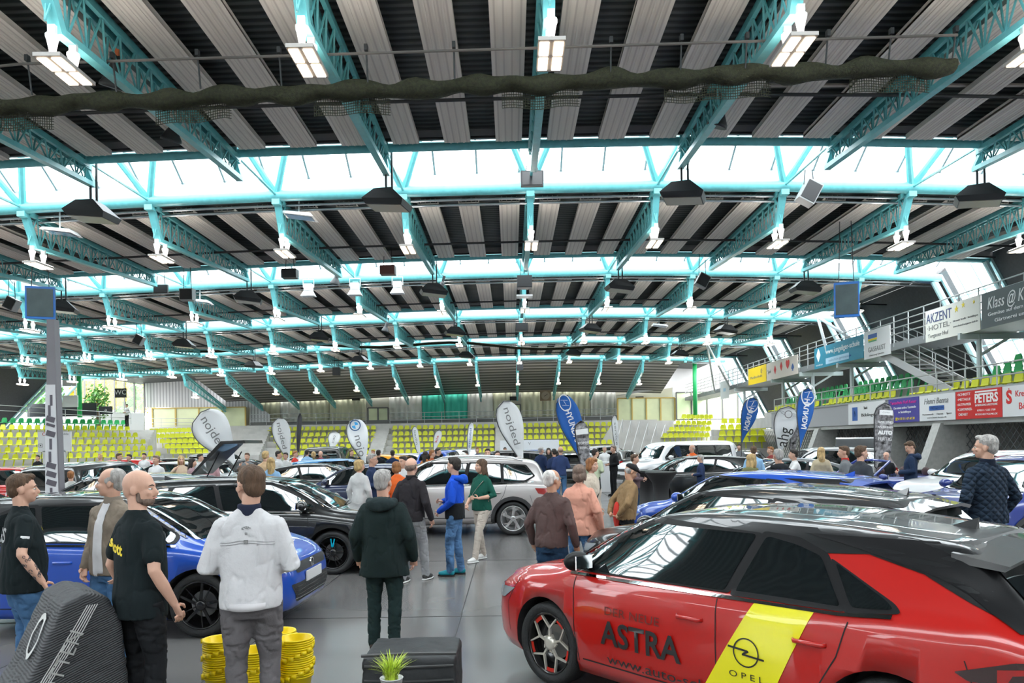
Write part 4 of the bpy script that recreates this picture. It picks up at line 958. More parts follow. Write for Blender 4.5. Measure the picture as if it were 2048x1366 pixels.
# black padded stool at bottom
p = P(817, 1303, 5.2); sb = empty('lounge_stool', (p.x, 5.5, 0), 0, 'black fabric lounge stool at bottom centre behind the grass plant', 'stool')
b = MB(); b.box((0, 0, p.z/2-.02), (.66, .58, p.z-.06)); 
remesh(b, .02, 6, 'cover', mat('stool_black', (.02, .022, .024), .6, bump=.3, bscale=12), sb, .5, .010, (3, 3, 9))
b = MB()
for z in (p.z-.10, p.z-.2): b.tube([(-.31, -.30, z), (0, -.303, z-.008), (.31, -.30, z)], .008, 6)
b.tube([(-.33, -.29, p.z-.03), (0, -.30, p.z-.015), (.33, -.29, p.z-.02)], .012, 6)
b.build('seam_piping', mat('stool_seam', (.05, .05, .05), .5), sb)
# cocktail tables and white pedestal
def stretch_table(px, d, label, h=1.12):
    p = P(px, 900, d); e = empty('cocktail_table', (p.x, d, 0), 0, label, 'table')
    MB().lathe([(.40, 0), (.40, .02), (.33, .12), (.22, .4), (.19, .6), (.22, .85), (.36, h-.06), (.40, h-.02), (.40, h)], 24).build('stretch_cover', mat('stretch_black', (.018, .018, .02), .55), e, True)
    MB().lathe([(.405, h), (.405, h+.02), (.0, h+.02)], 24).build('tabletop', BLACKP, e)
    return e
stretch_table(1292, 20.2, 'tall cocktail table in black stretch cover, left of two'); stretch_table(1321, 19.2, 'tall cocktail table in black stretch cover, right of two')
p = P(1214, 900, 29); e = empty('info_pedestal', (p.x, 29, 0), 0, 'plain white information pedestal standing by the centre aisle', 'pedestal')
MB().box((0, 0, .56), (.62, .45, 1.12)).build('pedestal_body', mat('pedestal_white', (.8, .8, .8), .4), e); MB().box((0, 0, 1.13), (.66, .5, .03)).build('pedestal_top', mat('pedestal_white', (.8, .8, .8), .4), e)
sign(1000, 881, 1118, 903, 50, mat('booth_white', (.7, .72, .75), .5), 'long white booth wall with blue stripe behind the middle aisle', [(.25, .7, .35, 'O', TXTG), (.5, .7, .35, 'V', TXTG), (.5, .15, .3, '▬▬▬▬▬▬▬▬▬▬▬▬', TXTB)], name='booth_wall', cat='booth')
# ================================================================ CARS
def car_surface(sp):
    L, Wd = sp['L'], sp['W']; hwf = Wd/2
    top, belt, floor, plan, rw = (pchip(sp[k]) for k in ('top', 'belt', 'floor', 'plan', 'roofw'))
    x0, x1 = -L/2, L/2; N = 400
    xs = [x0+(x1-x0)*i/N for i in range(N+1)]; s = [0]
    for a, c in zip(xs, xs[1:]): s.append(s[-1]+math.hypot(c-a, 1.3*(top(c)-top(a))))
    M = sp.get('stations', 84); st = []; j = 0
    for k in range(M+1):
        t = s[-1]*k/M
        while j < N-1 and s[j+1] < t: j += 1
        u = (t-s[j])/(s[j+1]-s[j]); st.append(xs[j]+(xs[j+1]-xs[j])*min(1, max(0, u)))
    rows = []
    for x in st:
        zt = top(x); zf = floor(x); zb = min(belt(x), zt-.03); hw = hwf*plan(x); r = hw*rw(x); h = zt-zb
        zf = min(zf, zb-.05); zm = (zf+zb)*.5
        tr = min(.10, h*.45)
        sec = [(0, zf), (hw*.80, zf), (hw*.93, zf+.03*1), (hw*.985, zf+.12*min(1, (zb-zf)/.5)), (hw*1.0, zm*.92+zf*.08), (hw*1.0, zm+.25*(zb-zm)), (hw*.985, zb-.24*(zb-zm)), (hw*.968, zb-.05*(zb-zf)), (hw*.945, zb)]
        xb, xe = hw*.925, r; z0, z1 = zb+.015*min(1, h/.1), zt-tr
        if z1 < z0: z1 = z0+.2*h; 
        for t in (0, .2, .4, .6, .8, 1.0): sec.append((xb+(xe-xb)*(t**1.12), z0+(z1-z0)*t))
        sec += [(r-.045*min(1, h/.2), zt-tr*.45), (r*.86, zt-tr*.18), (r*.55, zt-tr*.04), (0, zt)]
        rows.append([(x, y, z) for y, z in sec])
    K = len(rows[0]); vs = []; 
    for row in rows:
        vs += row+[(x, -y, z) for x, y, z in row[1:-1]][::-1]
    T = 2*K-2; fs = []
    for i in range(len(rows)-1):
        for k in range(T): fs.append((i*T+k, i*T+(k+1) % T, (i+1)*T+(k+1) % T, (i+1)*T+k))
    fs.append(tuple(range(T-1, -1, -1))); fs.append(tuple((len(rows)-1)*T+k for k in range(T)))
    return vs, fs
def grid_poly(pts, step):
    bm_ = bmesh.new(); vv = [bm_.verts.new((x, y, 0)) for x, y in pts]; bm_.faces.new(vv)
    for ax in (0, 1):
        lo, hi = min(p[ax] for p in pts), max(p[ax] for p in pts); n = int((hi-lo)/step)
        for k in range(1, n+1):
            co = [0, 0, 0]; co[ax] = lo+(hi-lo)*k/(n+1); no = [0, 0, 0]; no[ax] = 1
            bmesh.ops.bisect_plane(bm_, geom=bm_.verts[:]+bm_.edges[:]+bm_.faces[:], plane_co=co, plane_no=no, dist=1e-5)
    bmesh.ops.triangulate(bm_, faces=bm_.faces[:])
    v = [tuple(q.co[:2]) for q in bm_.verts]; bm_.verts.index_update(); f = [[q.index for q in fc.verts] for fc in bm_.faces]; bm_.free(); return v, f
def smooth_poly(pts, r=.03, n=3):
    out = []; m = len(pts)
    for i in range(m):
        p, a, c = Vector(pts[i]), Vector(pts[i-1]), Vector(pts[(i+1) % m])
        ra = min(r, (a-p).length*.4); rc = min(r, (c-p).length*.4); pa = p+(a-p).normalized()*ra; pc = p+(c-p).normalized()*rc
        for k in range(n+1):
            t = k/n; q = pa*(1-t)**2+p*2*t*(1-t)+pc*t*t; out.append((q.x, q.y))
    return out
class Skin:
    def __init__(s, vs, fs): s.b = bvhtree.BVHTree.FromPolygons(vs, fs)
    def hit(s, view, a, b, sgn=1):
        if view == 'side': o, d = Vector((a, 3*sgn, b)), Vector((0, -sgn, 0))
        elif view == 'top': o, d = Vector((a, b, 5)), Vector((0, 0, -1))
        elif view == 'front': o, d = Vector((5, a, b)), Vector((-1, 0, 0))
        else: o, d = Vector((-5, a, b)), Vector((1, 0, 0))
        h = s.b.ray_cast(o, d)
        return (h[0], h[1] if h[1].dot(d) < 0 else -h[1]) if h[0] else (None, None)
    def patch(s, view, pts, name, m, parent, off=.004, sgn=1, step=.05, rnd=.03, thick=0):
        if rnd: pts = smooth_poly(pts, rnd)
        v, f = grid_poly(pts, step); out = []; ok = []
        for a, b in v:
            p, n = s.hit(view, a, b, sgn)
            ok.append(p is not None); out.append(tuple(p+n*off) if p is not None else (0, 0, 0))
        f = [q for q in f if all(ok[i] for i in q)]
        if not f: return None
        b = MB().add(out, f); me = b.mesh(name, m, True)
        bm_ = bmesh.new(); bm_.from_mesh(me)
        if view == 'side' and sgn < 0 or view in ('front',): pass
        bmesh.ops.recalc_face_normals(bm_, faces=bm_.faces); bm_.to_mesh(me); bm_.free()
        return link(name, me, parent)
    def line(s, view, pts, w, name, m, parent, off=.003, sgn=1, step=.04, r=0, bld=None):
        """ribbon following the skin"""
        pts = [Vector(p) for p in pts]; Q = []
        for a, c in zip(pts, pts[1:]):
            n = max(1, int((c-a).length/step)); Q += [(a.lerp(c, k/n), (c-a).normalized()) for k in range(n)]
        Q.append((pts[-1], (pts[-1]-pts[-2]).normalized())); vs = []; b = bld or MB(); run = []
        def flush():
            if len(run) > 1: b.add([q for pr in run for q in pr], [(2*i, 2*i+1, 2*i+3, 2*i+2) for i in range(len(run)-1)])
            run.clear()
        for q, t in Q:
            nn = Vector((-t.y, t.x))*w/2; A, na = s.hit(view, *(q+nn), sgn); B, nb = s.hit(view, *(q-nn), sgn)
            if A is None or B is None: flush()
            else: run.append((A+na*off, B+nb*off))
        flush()
        return b.build(name, m, parent) if bld is None else b
def make_wheel(r, w, style, rimm, accent=None):
    """axis along Y, outer face toward +Y"""
    root = bpy.data.objects.new('wheel', None); col.objects.link(root); rr = r*.75
    MB().lathe([(rr, -w/2), (r*.93, -w/2), (r*.985, -w*.38), (r, -w*.2), (r, w*.2), (r*.985, w*.38), (r*.93, w/2), (rr+.012, w*.47), (rr, w*.40)], 48, 'Y', caps=False).build('tyre', TYRE, root, True)
    b = MB().lathe([(rr, w*.42), (rr*.96, w*.44), (rr*.93, w*.38), (rr*.90, w*.1), (rr*.88, -w*.3), (0.0, -w*.32)], 40, 'Y', caps=False)
    b.build('rim_barrel', RIMBLK if style in ('y5', 'black', 'turbine') else rimm, root, True)
    MB().lathe([(rr*.55, -w*.1), (rr*.55, -w*.05), (0, -w*.05)], 24, 'Y', caps=False).build('brake_disc', mat('brake_disc', (.25, .25, .25), .3, .8), root)
    s = MB(); y = w*.36
    def sp(a0, r0, a1, r1, wd, dep=.02, yy=0):
        p = Vector((r0*math.cos(a0), y+yy, r0*math.sin(a0))); q = Vector((r1*math.cos(a1), y+yy*.3, r1*math.sin(a1))); t = (q-p).normalized(); n = Vector((-t.z, 0, t.x))*wd/2; e = Vector((0, -dep, 0))
        s.add([p+n, p-n, q-n*.8, q+n*.8, p+n+e, p-n+e, q-n*.8+e, q+n*.8+e], [(0, 1, 2, 3), (7, 6, 5, 4), (0, 4, 5, 1), (1, 5, 6, 2), (2, 6, 7, 3), (3, 7, 4, 0)])
    n = 5
    for k in range(n):
        a = 2*math.pi*k/n+.3
        if style == 'y5':
            sp(a, rr*.22, a, rr*.52, rr*.075); sp(a, rr*.50, a+.40, rr*.93, rr*.06); sp(a, rr*.50, a-.40, rr*.93, rr*.06)
            sp(a+.63, rr*.24, a+.28, rr*.30, rr*.06)
        elif style == 'double':
            for g in (-.16, .16): sp(a+g*1.8, rr*.2, a+g, rr*.94, rr*.10)
        elif style == 'turbine':
            for g in (-.2, 0.1, .35): sp(a+g*1.2, rr*.18, a+g, rr*.94, rr*.05)
        elif style == 'black': 
            sp(a, rr*.2, a+.12, rr*.94, rr*.12); sp(a+.63, rr*.2, a+.55, rr*.94, rr*.05)
        else:
            sp(a, rr*.2, a+.1, rr*.94, rr*.22); sp(a, rr*.45, a+.5, rr*.9, rr*.09)
    s.build('spokes', rimm, root)
    MB().lathe([(rr*.22, y-.03), (rr*.22, y+.006), (rr*.12, y+.012), (0, y+.012)], 20, 'Y', caps=False).build('hub_cap', rimm, root, True)
    if accent:
        b = MB()
        for k in range(5 if style == 'y5' else 1):
            a = 2*math.pi*k/5+.3+.63 if style == 'y5' else 1.6
            if style == 'y5':
                for q in range(5):
                    u0, u1 = a-.2+.08*q, a-.2+.08*(q+1); b.add([(rr*.80*math.cos(u0), y-.005, rr*.80*math.sin(u0)), (rr*.80*math.cos(u1), y-.005, rr*.80*math.sin(u1)), (rr*.92*math.cos(u1), y-.005, rr*.92*math.sin(u1)), (rr*.92*math.cos(u0), y-.005, rr*.92*math.sin(u0))], [(0, 1, 2, 3)])
            else:
                for g in (-.13, .13): b.beam((rr*.35*math.cos(a+g*.6), y+.01, rr*.35*math.sin(a+g*.6)), (rr*.85*math.cos(a+g), y+.012, rr*.85*math.sin(a+g)), .012, .03)
        b.build('rim_accent', accent, root)
    return root
SPEC = {}
SPEC['hatch'] = dict(L=4.37, W=1.84, fx=1.285, rx=-1.39, r=.33, ww=.225,
    top=[(-2.185, .50), (-2.175, .68), (-2.14, .86), (-2.08, .96), (-1.98, 1.06), (-1.80, 1.245), (-1.70, 1.345), (-1.60, 1.385), (-1.3, 1.415), (-.8, 1.45), (-.3, 1.46), (.15, 1.44), (.45, 1.385), (.9, 1.17), (1.15, 1.02), (1.30, .965), (1.6, .925), (1.9, .85), (2.08, .765), (2.16, .66), (2.185, .52)],
    belt=[(-2.185, .44), (-2.14, .74), (-2.02, .92), (-1.75, .985), (-1.3, .985), (-.6, .965), (0, .945), (1.0, .91), (1.3, .87), (1.8, .78), (2.06, .69), (2.16, .58), (2.185, .44)],
    floor=[(-2.185, .40), (-2.14, .30), (-1.9, .22), (-1.2, .17), (1.2, .16), (1.9, .18), (2.12, .22), (2.185, .34)],
    plan=[(-2.185, .70), (-2.14, .82), (-2.0, .90), (-1.7, .965), (-1.2, 1), (1.0, 1), (1.55, .975), (1.85, .90), (2.05, .79), (2.15, .67), (2.185, .55)],
    roofw=[(-2.185, .82), (-1.95, .78), (-1.65, .68), (-1.2, .70), (-.4, .73), (.35, .73), (.9, .77), (1.25, .83), (1.8, .85), (2.185, .8)],
    side=[[(-.36, .985), (-.50, 1.34), (.35, 1.345), (.66, 1.21), (.98, 1.03), (.98, .965)], [(-.44, .985), (-1.12, 1.0), (-.94, 1.25), (-.78, 1.30), (-.57, 1.335)], [(-1.18, 1.005), (-1.40, 1.025), (-1.36, 1.06), (-1.03, 1.225)]],
    screen=[(.42, -.56), (1.20, -.72), (1.25, -.4), (1.27, 0), (1.25, .4), (1.20, .72), (.42, .56), (.36, .3), (.34, 0), (.36, -.3)],
    rear=[(-.58, 1.02), (.58, 1.02), (.50, 1.30), (-.50, 1.30)], mirror=.86, doors=[.95, -.33, -1.20], spoiler=1)
def scale_spec(s, sx, sz, sw, **k):
    n = dict(s); n['L'] = s['L']*sx; n['W'] = s['W']*sw
    for q in ('top', 'belt', 'floor'): n[q] = [(x*sx, z*(sz if q != 'floor' else sz**1.5)) for x, z in s[q]]
    for q in ('plan', 'roofw'): n[q] = [(x*sx, z) for x, z in s[q]]
    n['side'] = [[(x*sx, z*sz) for x, z in w] for w in s['side']]; n['screen'] = [(x*sx, y*sw) for x, y in s['screen']]; n['rear'] = [(y*sw, z*sz) for y, z in s['rear']]
    n['fx'] = s['fx']*sx; n['rx'] = s['rx']*sx; n['mirror'] = s['mirror']*sx; n['doors'] = [x*sx for x in s['doors']]; n.update(k); return n
SPEC['estate'] = scale_spec(SPEC['hatch'], 1.06, 1.0, 1.0, r=.33,
    top=[(x*1.06, z) for x, z in [(-2.185, .50), (-2.175, .68), (-2.15, .90), (-2.11, 1.02), (-2.02, 1.18), (-1.93, 1.33), (-1.80, 1.39), (-1.3, 1.44), (-.8, 1.46), (-.3, 1.465), (.15, 1.44), (.45, 1.385), (.9, 1.17), (1.15, 1.02), (1.30, .965), (1.6, .925), (1.9, .85), (2.08, .765), (2.16, .66), (2.185, .52)]],
    side=[[(-.30, .985), (-.44, 1.345), (.37, 1.345), (.70, 1.21), (1.04, 1.03), (1.04, .965)], [(-.38, .985), (-1.19, 1.0), (-1.14, 1.32), (-.52, 1.345)], [(-1.26, 1.0), (-2.02, 1.03), (-1.90, 1.25), (-1.21, 1.32)]])
SPEC['suv'] = dict(L=4.45, W=1.84, fx=1.32, rx=-1.36, r=.355, ww=.235,
    top=[(-2.225, .60), (-2.21, .82), (-2.17, 1.02), (-2.10, 1.16), (-1.98, 1.38), (-1.88, 1.52), (-1.75, 1.575), (-1.2, 1.62), (-.6, 1.645), (0, 1.64), (.35, 1.60), (.65, 1.50), (1.0, 1.26), (1.22, 1.13), (1.36, 1.10), (1.7, 1.06), (2.0, .99), (2.14, .89), (2.20, .75), (2.225, .58)],
    belt=[(-2.225, .52), (-2.18, .85), (-2.05, 1.06), (-1.5, 1.09), (-.6, 1.07), (.3, 1.05), (1.0, 1.03), (1.4, .99), (1.9, .90), (2.14, .78), (2.20, .64), (2.225, .50)],
    floor=[(-2.225, .46), (-2.17, .36), (-1.9, .28), (-1.2, .24), (1.2, .23), (1.9, .25), (2.15, .30), (2.225, .44)],
    plan=[(-2.225, .78), (-2.17, .88), (-2.0, .94), (-1.6, .98), (-1.2, 1), (1.0, 1), (1.6, .98), (1.95, .92), (2.12, .83), (2.19, .74), (2.225, .62)],
    roofw=[(-2.225, .84), (-1.95, .78), (-1.7, .72), (-1.2, .73), (-.4, .75), (.4, .75), (1.0, .79), (1.3, .84), (1.8, .87), (2.225, .85)],
    side=[[(-.30, 1.105), (-.40, 1.515), (.42, 1.51), (.70, 1.38), (1.02, 1.17), (1.02, 1.09)], [(-.38, 1.105), (-1.12, 1.12), (-1.10, 1.49), (-.48, 1.515)], [(-1.18, 1.125), (-1.62, 1.15), (-1.80, 1.24), (-1.62, 1.44), (-1.17, 1.485)]],
    screen=[(.62, -.58), (1.22, -.72), (1.29, -.4), (1.31, 0), (1.29, .4), (1.22, .72), (.62, .58), (.54, .3), (.52, 0), (.54, -.3)],
    rear=[(-.62, 1.14), (.62, 1.14), (.54, 1.46), (-.54, 1.46)], mirror=.92, doors=[1.0, -.34, -1.25], cladding=True)
SPEC['coupe'] = scale_spec(SPEC['hatch'], 1.08, .97, 1.01,
    top=[(x*1.08, z) for x, z in [(-2.185, .52), (-2.17, .75), (-2.12, .92), (-2.0, 1.0), (-1.7, 1.10), (-1.3, 1.24), (-.9, 1.34), (-.3, 1.40), (.15, 1.385), (.45, 1.33), (.9, 1.12), (1.15, .98), (1.30, .93), (1.6, .89), (1.9, .82), (2.08, .74), (2.16, .64), (2.185, .5)]],
    side=[[(-.30, .955), (-.44, 1.29), (.37, 1.295), (.70, 1.16), (1.04, .99), (1.04, .935)], [(-.38, .955), (-1.19, .975), (-1.5, 1.02), (-1.16, 1.16), (-.52, 1.285)]], rear=[(-.55, .98), (.55, .98), (.48, 1.2), (-.48, 1.2)], spoiler=0)
SPEC['van'] = scale_spec(SPEC['suv'], 1.08, 1.14, 1.04,
    top=[(x*1.08, z) for x, z in [(-2.225, .60), (-2.21, .9), (-2.19, 1.3), (-2.16, 1.6), (-2.12, 1.78), (-1.95, 1.86), (-1.2, 1.90), (0, 1.90), (.55, 1.88), (.85, 1.78), (1.10, 1.50), (1.32, 1.24), (1.45, 1.18), (1.8, 1.13), (2.05, 1.06), (2.15, .95), (2.20, .78), (2.225, .6)]],
    side=[[(-.30, 1.24), (-.34, 1.72), (.55, 1.72), (.78, 1.62), (1.10, 1.33), (1.10, 1.24)], [(-.40, 1.24), (-1.2, 1.25), (-1.2, 1.72), (-.42, 1.72)], [(-1.28, 1.25), (-2.02, 1.27), (-2.0, 1.70), (-1.28, 1.72)]],
    screen=[(.98, -.62), (1.36, -.74), (1.42, -.4), (1.44, 0), (1.42, .4), (1.36, .74), (.98, .62), (.93, .3), (.92, 0), (.93, -.3)], rear=[(-.66, 1.2), (.66, 1.2), (.6, 1.7), (-.6, 1.7)])
RED_L = mat('tail_lamp_red', (.35, .01, .01), .12, spec=.8, coat=1); HL = mat('headlamp_glass', (.35, .38, .40), .06, spec=1, coat=1)
GAP = mat('panel_gap', (.01, .01, .01), .7); GRL = mat('grille_black', (.015, .015, .016), .35, bump=.8, bscale=70, scale3=(1, 1, 3)); PLATE = mat('number_plate_white', (.65, .65, .65), .4)
CLAD = mat('black_cladding', (.03, .03, .032), .6)
SPEC['cabrio'] = scale_spec(SPEC['hatch'], 1.0, 1.0, 1.0, top=[(-2.185, .50), (-2.17, .75), (-2.1, .93), (-1.9, .99), (-1.4, 1.01), (-.8, 1.0), (0, .99), (.8, 1.0), (1.30, .965), (1.6, .925), (1.9, .85), (2.08, .765), (2.16, .66), (2.185, .52)], side=[], spoiler=0)
def make_car(kind, body, roof=None, wheel='double', rimm=None, accent=None, detail=1, bonnet=None, plate=True, rails=False, tail_style=0, hatch_open=False, bonnet_open=False):
    sp = SPEC[kind]; root = bpy.data.objects.new('car', None); col.objects.link(root); root.empty_display_size = .2
    sp = dict(sp)
    vs, fs = car_surface(sp); sk = Skin(vs, fs)
    me = MB().add(vs, fs).mesh('car_body', body, True)
    bo = bpy.data.objects.new('car_body', me)
    # cut real wheel arches
    cut = MB(); R_ = sp['r']+.045
    for wx in (sp['fx'], sp['rx']):
        for sg in (-1, 1):
            pr = [(wx+R_*math.cos(2*math.pi*k/40), sp['r']+.005+R_*math.sin(2*math.pi*k/40)) for k in range(40)]; ya, yb = sorted((sg*(sp['W']/2-.30), sg*1.3))
            cut.add([(x, ya, z) for x, z in pr]+[(x, yb, z) for x, z in pr], [tuple(range(40)), tuple(range(79, 39, -1))]+[(i, 40+i, 40+(i+1) % 40, (i+1) % 40) for i in range(40)])
    cm = cut.mesh('cutter', CLAD); bm_ = bmesh.new(); bm_.from_mesh(cm); bmesh.ops.recalc_face_normals(bm_, faces=bm_.faces); bm_.to_mesh(cm); bm_.free()
    bm_ = bmesh.new(); bm_.from_mesh(me); bmesh.ops.recalc_face_normals(bm_, faces=bm_.faces); bm_.to_mesh(me); bm_.free()
    me.materials.append(CLAD)
    for p_ in cm.polygons: p_.material_index = 0
    co = bpy.data.objects.new('cutter', cm); TMP.collection.objects.link(co)
    md = bo.modifiers.new('b', 'BOOLEAN'); md.object = co; md.operation = 'DIFFERENCE'; md.solver = 'EXACT'; md.material_mode = 'TRANSFER'
    ne = baked(bo); bpy.data.objects.remove(bo); bpy.data.objects.remove(co)
    ne.name = 'car_body'
    link('car_body', ne, root)
    # glazing
    zoom = sp
    if roof: sk.patch('top', [(.44, -.69), (.40, 0), (.44, .69), (-1.0, .68), (-1.72, .60), (-1.72, -.60), (-1.0, -.68)], 'roof_panel', roof, root, .0045, rnd=0, step=.04)
    if roof and kind == 'hatch':
        for sg in (1, -1): sk.patch('side', [(1.08, 1.0), (.64, 1.20), (.36, 1.33), (-.5, 1.33), (-.78, 1.315), (-.97, 1.27), (-1.2, 1.285), (-1.5, 1.21), (-1.88, 1.03), (-1.89, 1.07), (-1.77, 1.23), (-1.66, 1.34), (-1.3, 1.395), (-.3, 1.415), (.30, 1.40), (.52, 1.345), (.9, 1.165), (1.2, 1.02)], 'roof_side', roof, root, .0045, sg, .035, 0)
    S_ = .05 if detail else .12
    for sg in (1, -1):
        allp = sp['side']
        ux = [p for w_ in allp for p in w_]
        if not allp: allp = [[(-.28, .93), (-.3, .95), (.9, .95), (.98, .93)], [(-.36, .93), (-1.1, .93)]]; ux = []
        if ux:
            for w_ in allp:
                c = Vector((sum(p[0] for p in w_)/len(w_), sum(p[1] for p in w_)/len(w_)))
                big = []
                for p in w_: d_ = Vector(p)-c; big.append(tuple(c+d_*(1+.045/d_.length)))
                sk.patch('side', big, 'window_surround', BLACKP, root, .006, sg, S_, .03)
        for w_ in (allp if ux else []): sk.patch('side', w_, 'side_window', CARGLASS, root, .009, sg, S_, .03)
        if detail and ux:
            lo = min(p[0] for p in ux); hi = max(p[0] for p in ux)
            sk.line('side', [(hi+.05, allp[0][-1][1]-.035), (allp[0][0][0], allp[0][0][1]-.035), (allp[1][1][0], allp[1][1][1]-.035), (lo, (allp[-1][1][1])-.035)], .018, 'window_trim', CHROME, root, .008, sg)
        b = MB(); zb = sp['floor'][3][1]+.12
        d0, d1, d2 = sp['doors']; bt = allp[0][0][1]-.05
        sk.line('side', [(d0, bt-.02), (d0-.02, .5), (d0-.06, zb)], .008, '', None, None, .003, sg, bld=b)
        sk.line('side', [(d1, bt), (d1-.01, .5), (d1, zb)], .008, '', None, None, .003, sg, bld=b)
        sk.line('side', [(d2+.02, bt), (d2+.08, bt-.2), (sp['rx']+sp['r']+.12, .42), (sp['rx']+sp['r']+.16, zb)], .008, '', None, None, .003, sg, bld=b)
        sk.line('side', [(d0-.1, zb+.02), (sp['rx']+sp['r']+.2, zb+.02)], .01, '', None, None, .003, sg, bld=b)
        if detail:
            sk.line('side', [(sp['fx']+.36, .80), (sp['fx']+.52, .6), (sp['fx']+.50, .35)], .006, '', None, None, .003, sg, bld=b)
            sk.line('side', [(sp['rx']-.36, .84), (sp['rx']-.45, .55)], .006, '', None, None, .003, sg, bld=b)
        b.build('panel_gap', GAP, root)
        hz = bt-.15
        for hx in (d1+.10, d2+.14 if d2+.14 < d1-.3 else d1-.7):
            pA, _ = sk.hit('side', hx, hz, sg); pB, _ = sk.hit('side', hx+.20, hz, sg)
            if pA and pB: MB().tube([pA+Vector((0, sg*.0, 0)), pA+Vector((.02, sg*.028, 0)), pB+Vector((-.02, sg*.028, 0)), pB], [(.009, .014)]*4, 8).build('door_handle', body, root, True)
        mx = sp['mirror']; mz = allp[0][-1][1]+.05; q, _ = sk.hit('side', mx, mz, sg)
        if q:
            mr = MB(); mr.ell(q+Vector((.02, sg*.15, .03)), (.075, .12, .075), 14, 9); mr.tube([q, q+Vector((.0, sg*.09, -.02))], .025, 6); mo = mr.build('mirror', BLACKP if roof else body, root, True)
            MB().box(q+Vector((-.055, sg*.15, .03)), (.01, .17, .10)).build('mirror_glass', CHROME, mo)
        # lamps
        z1 = sp['belt'][-3][1]; xe = sp['L']/2
        sk.patch('side', [(xe-.50, z1+.035), (xe-.16, z1+.005), (xe-.10, z1-.10), (xe-.30, z1-.075)], 'headlamp', HL, root, .006, sg, .05, .01)
        sk.patch('front', [(sg*.50, z1+.0), (sg*.78, z1+.03), (sg*.76, z1-.075), (sg*.52, z1-.055)], 'headlamp', HL, root, .006, 1, .05, .01)
        z2 = sp['belt'][1][1]+.06
        if tail_style == 0:
            sk.patch('side', [(-xe+.05, z2+.06), (-xe+.40, z2+.075), (-xe+.33, z2-.04), (-xe+.05, z2-.10)], 'tail_lamp', RED_L, root, .006, sg, .05, .01)
            sk.patch('rear', [(sg*.42, z2+.05), (sg*.80, z2+.055), (sg*.80, z2-.09), (sg*.46, z2-.03)], 'tail_lamp', RED_L, root, .006, 1, .05, .01)
        else:
            tl = sk.patch('side', [(-xe+.10, z2+.075), (-xe+.24, z2+.06), (-xe+.48, z2-.02), (-xe+.42, z2-.055), (-xe+.14, z2-.055), (-xe+.10, z2-.02)], 'tail_lamp', mat('tail_lamp_smoked', (.03, .008, .008), .08, coat=1, spec=1), root, .006, sg, .04, .01)
            sk.patch('side', [(-xe+.14, z2+.045), (-xe+.30, z2+.02), (-xe+.30, z2-.04), (-xe+.26, z2-.04), (-xe+.24, z2+.0), (-xe+.14, z2+.02)], 'lamp_element', RED_L, tl, .009, sg, .03, 0)
            sk.patch('rear', [(sg*.30, z2+.09), (sg*.74, z2+.07), (sg*.74, z2-.0), (sg*.30, z2+.05)], 'tail_lamp', MATS['tail_lamp_smoked'], root, .006, 1, .04, .01)
        if sp.get('cladding'):
            for wx in (sp['fx'], sp['rx']):
                pts = [(wx+(R_+.03)*math.cos(t), sp['r']+(R_+.03)*math.sin(t)) for t in [R(-18+216*k/18) for k in range(19)]]
                sk.line('side', pts, .075, 'arch_cladding', CLAD, root, .012, sg)
            sk.line('side', [(sp['fx']-.42, zb-.04), (sp['rx']+.42, zb-.04)], .14, 'sill_cladding', CLAD, root, .008, sg)
    if sp['side']: sk.patch('top', sp['screen'], 'windscreen', CARGLASS, root, .006, 1, S_, .05)
    if sp['side'] and (roof or detail): sk.patch('rear', [(-.745, .98), (.745, .98), (.645, 1.37), (-.645, 1.37)] if kind == 'hatch' else [(y*1.1, z) for y, z in sp['rear']], 'rear_window_frame', BLACKP, root, .007, 1, .04, 0)
    if sp['side']: sk.patch('rear', sp['rear'], 'rear_window', CARGLASS, root, .012, 1, S_, .05)
    zf = sp['belt'][-3][1]
    sk.patch('front', [(-.50, zf-.0), (.50, zf-.0), (.48, zf-.10), (-.48, zf-.10)], 'grille', GRL, root, .005, 1, .06, .02)
    sk.patch('front', [(-.62, zf-.20), (.62, zf-.20), (.50, zf-.40), (-.50, zf-.40)], 'lower_grille', GRL, root, .005, 1, .06, .03)
    if detail:
        for z_ in (.24, .28, .32, .36):
            sk.line('front', [(-.55, zf-z_), (.55, zf-z_)], .006, 'grille_bar', CHROME if z_ == .36 else RIMBLK, root, .012)
        ql, _ = sk.hit('front', 0, zf-.05)
        e_ = MB().lathe([(.055, 0), (.055, .012), (.04, .012), (.04, 0)], 24, 'X', ql+Vector((.004, 0, 0)), caps=False).build('badge', CHROME, root)
    if plate:
        q, _ = sk.hit('front', 0, zf-.17)
        if q: pl_ = MB().box(q+Vector((.012, 0, 0)), (.012, .52, .11)).build('number_plate', PLATE, root)
        q, _ = sk.hit('rear', 0, .62)
        if q: MB().box(q+Vector((-.012, 0, 0)), (.012, .52, .11)).build('number_plate', PLATE, root)
    sk.patch('rear', [(-.66, .52), (.66, .52), (.60, .32), (-.60, .32)], 'rear_diffuser', CLAD, root, .006, 1, .08, .03)
    if sp.get('spoiler'):
        m_ = roof or body; q, _ = sk.hit('top', -1.66*sp['L']/4.37, 0); zt = q.z
        xq = q.x
        sps = [(-.60, xq+.06, zt-.035), (-.30, xq+.04, zt+.005), (0, xq+.03, zt+.012), (.30, xq+.04, zt+.005), (.60, xq+.06, zt-.035)]; b = MB()
        vs2 = []
        for y, x, z in sps: vs2 += [(x, y, z), (x-.30+.05*abs(y), y, z-.045), (x-.28+.05*abs(y), y, z-.075), (x, y, z-.05)]
        b.add(vs2, [(4*i+k, 4*i+(k+1) % 4, 4*i+4+(k+1) % 4, 4*i+4+k) for i in range(4) for k in range(4)]+[(0, 1, 2, 3), (19, 18, 17, 16)])
        b.build('rear_spoiler', m_, root, False)
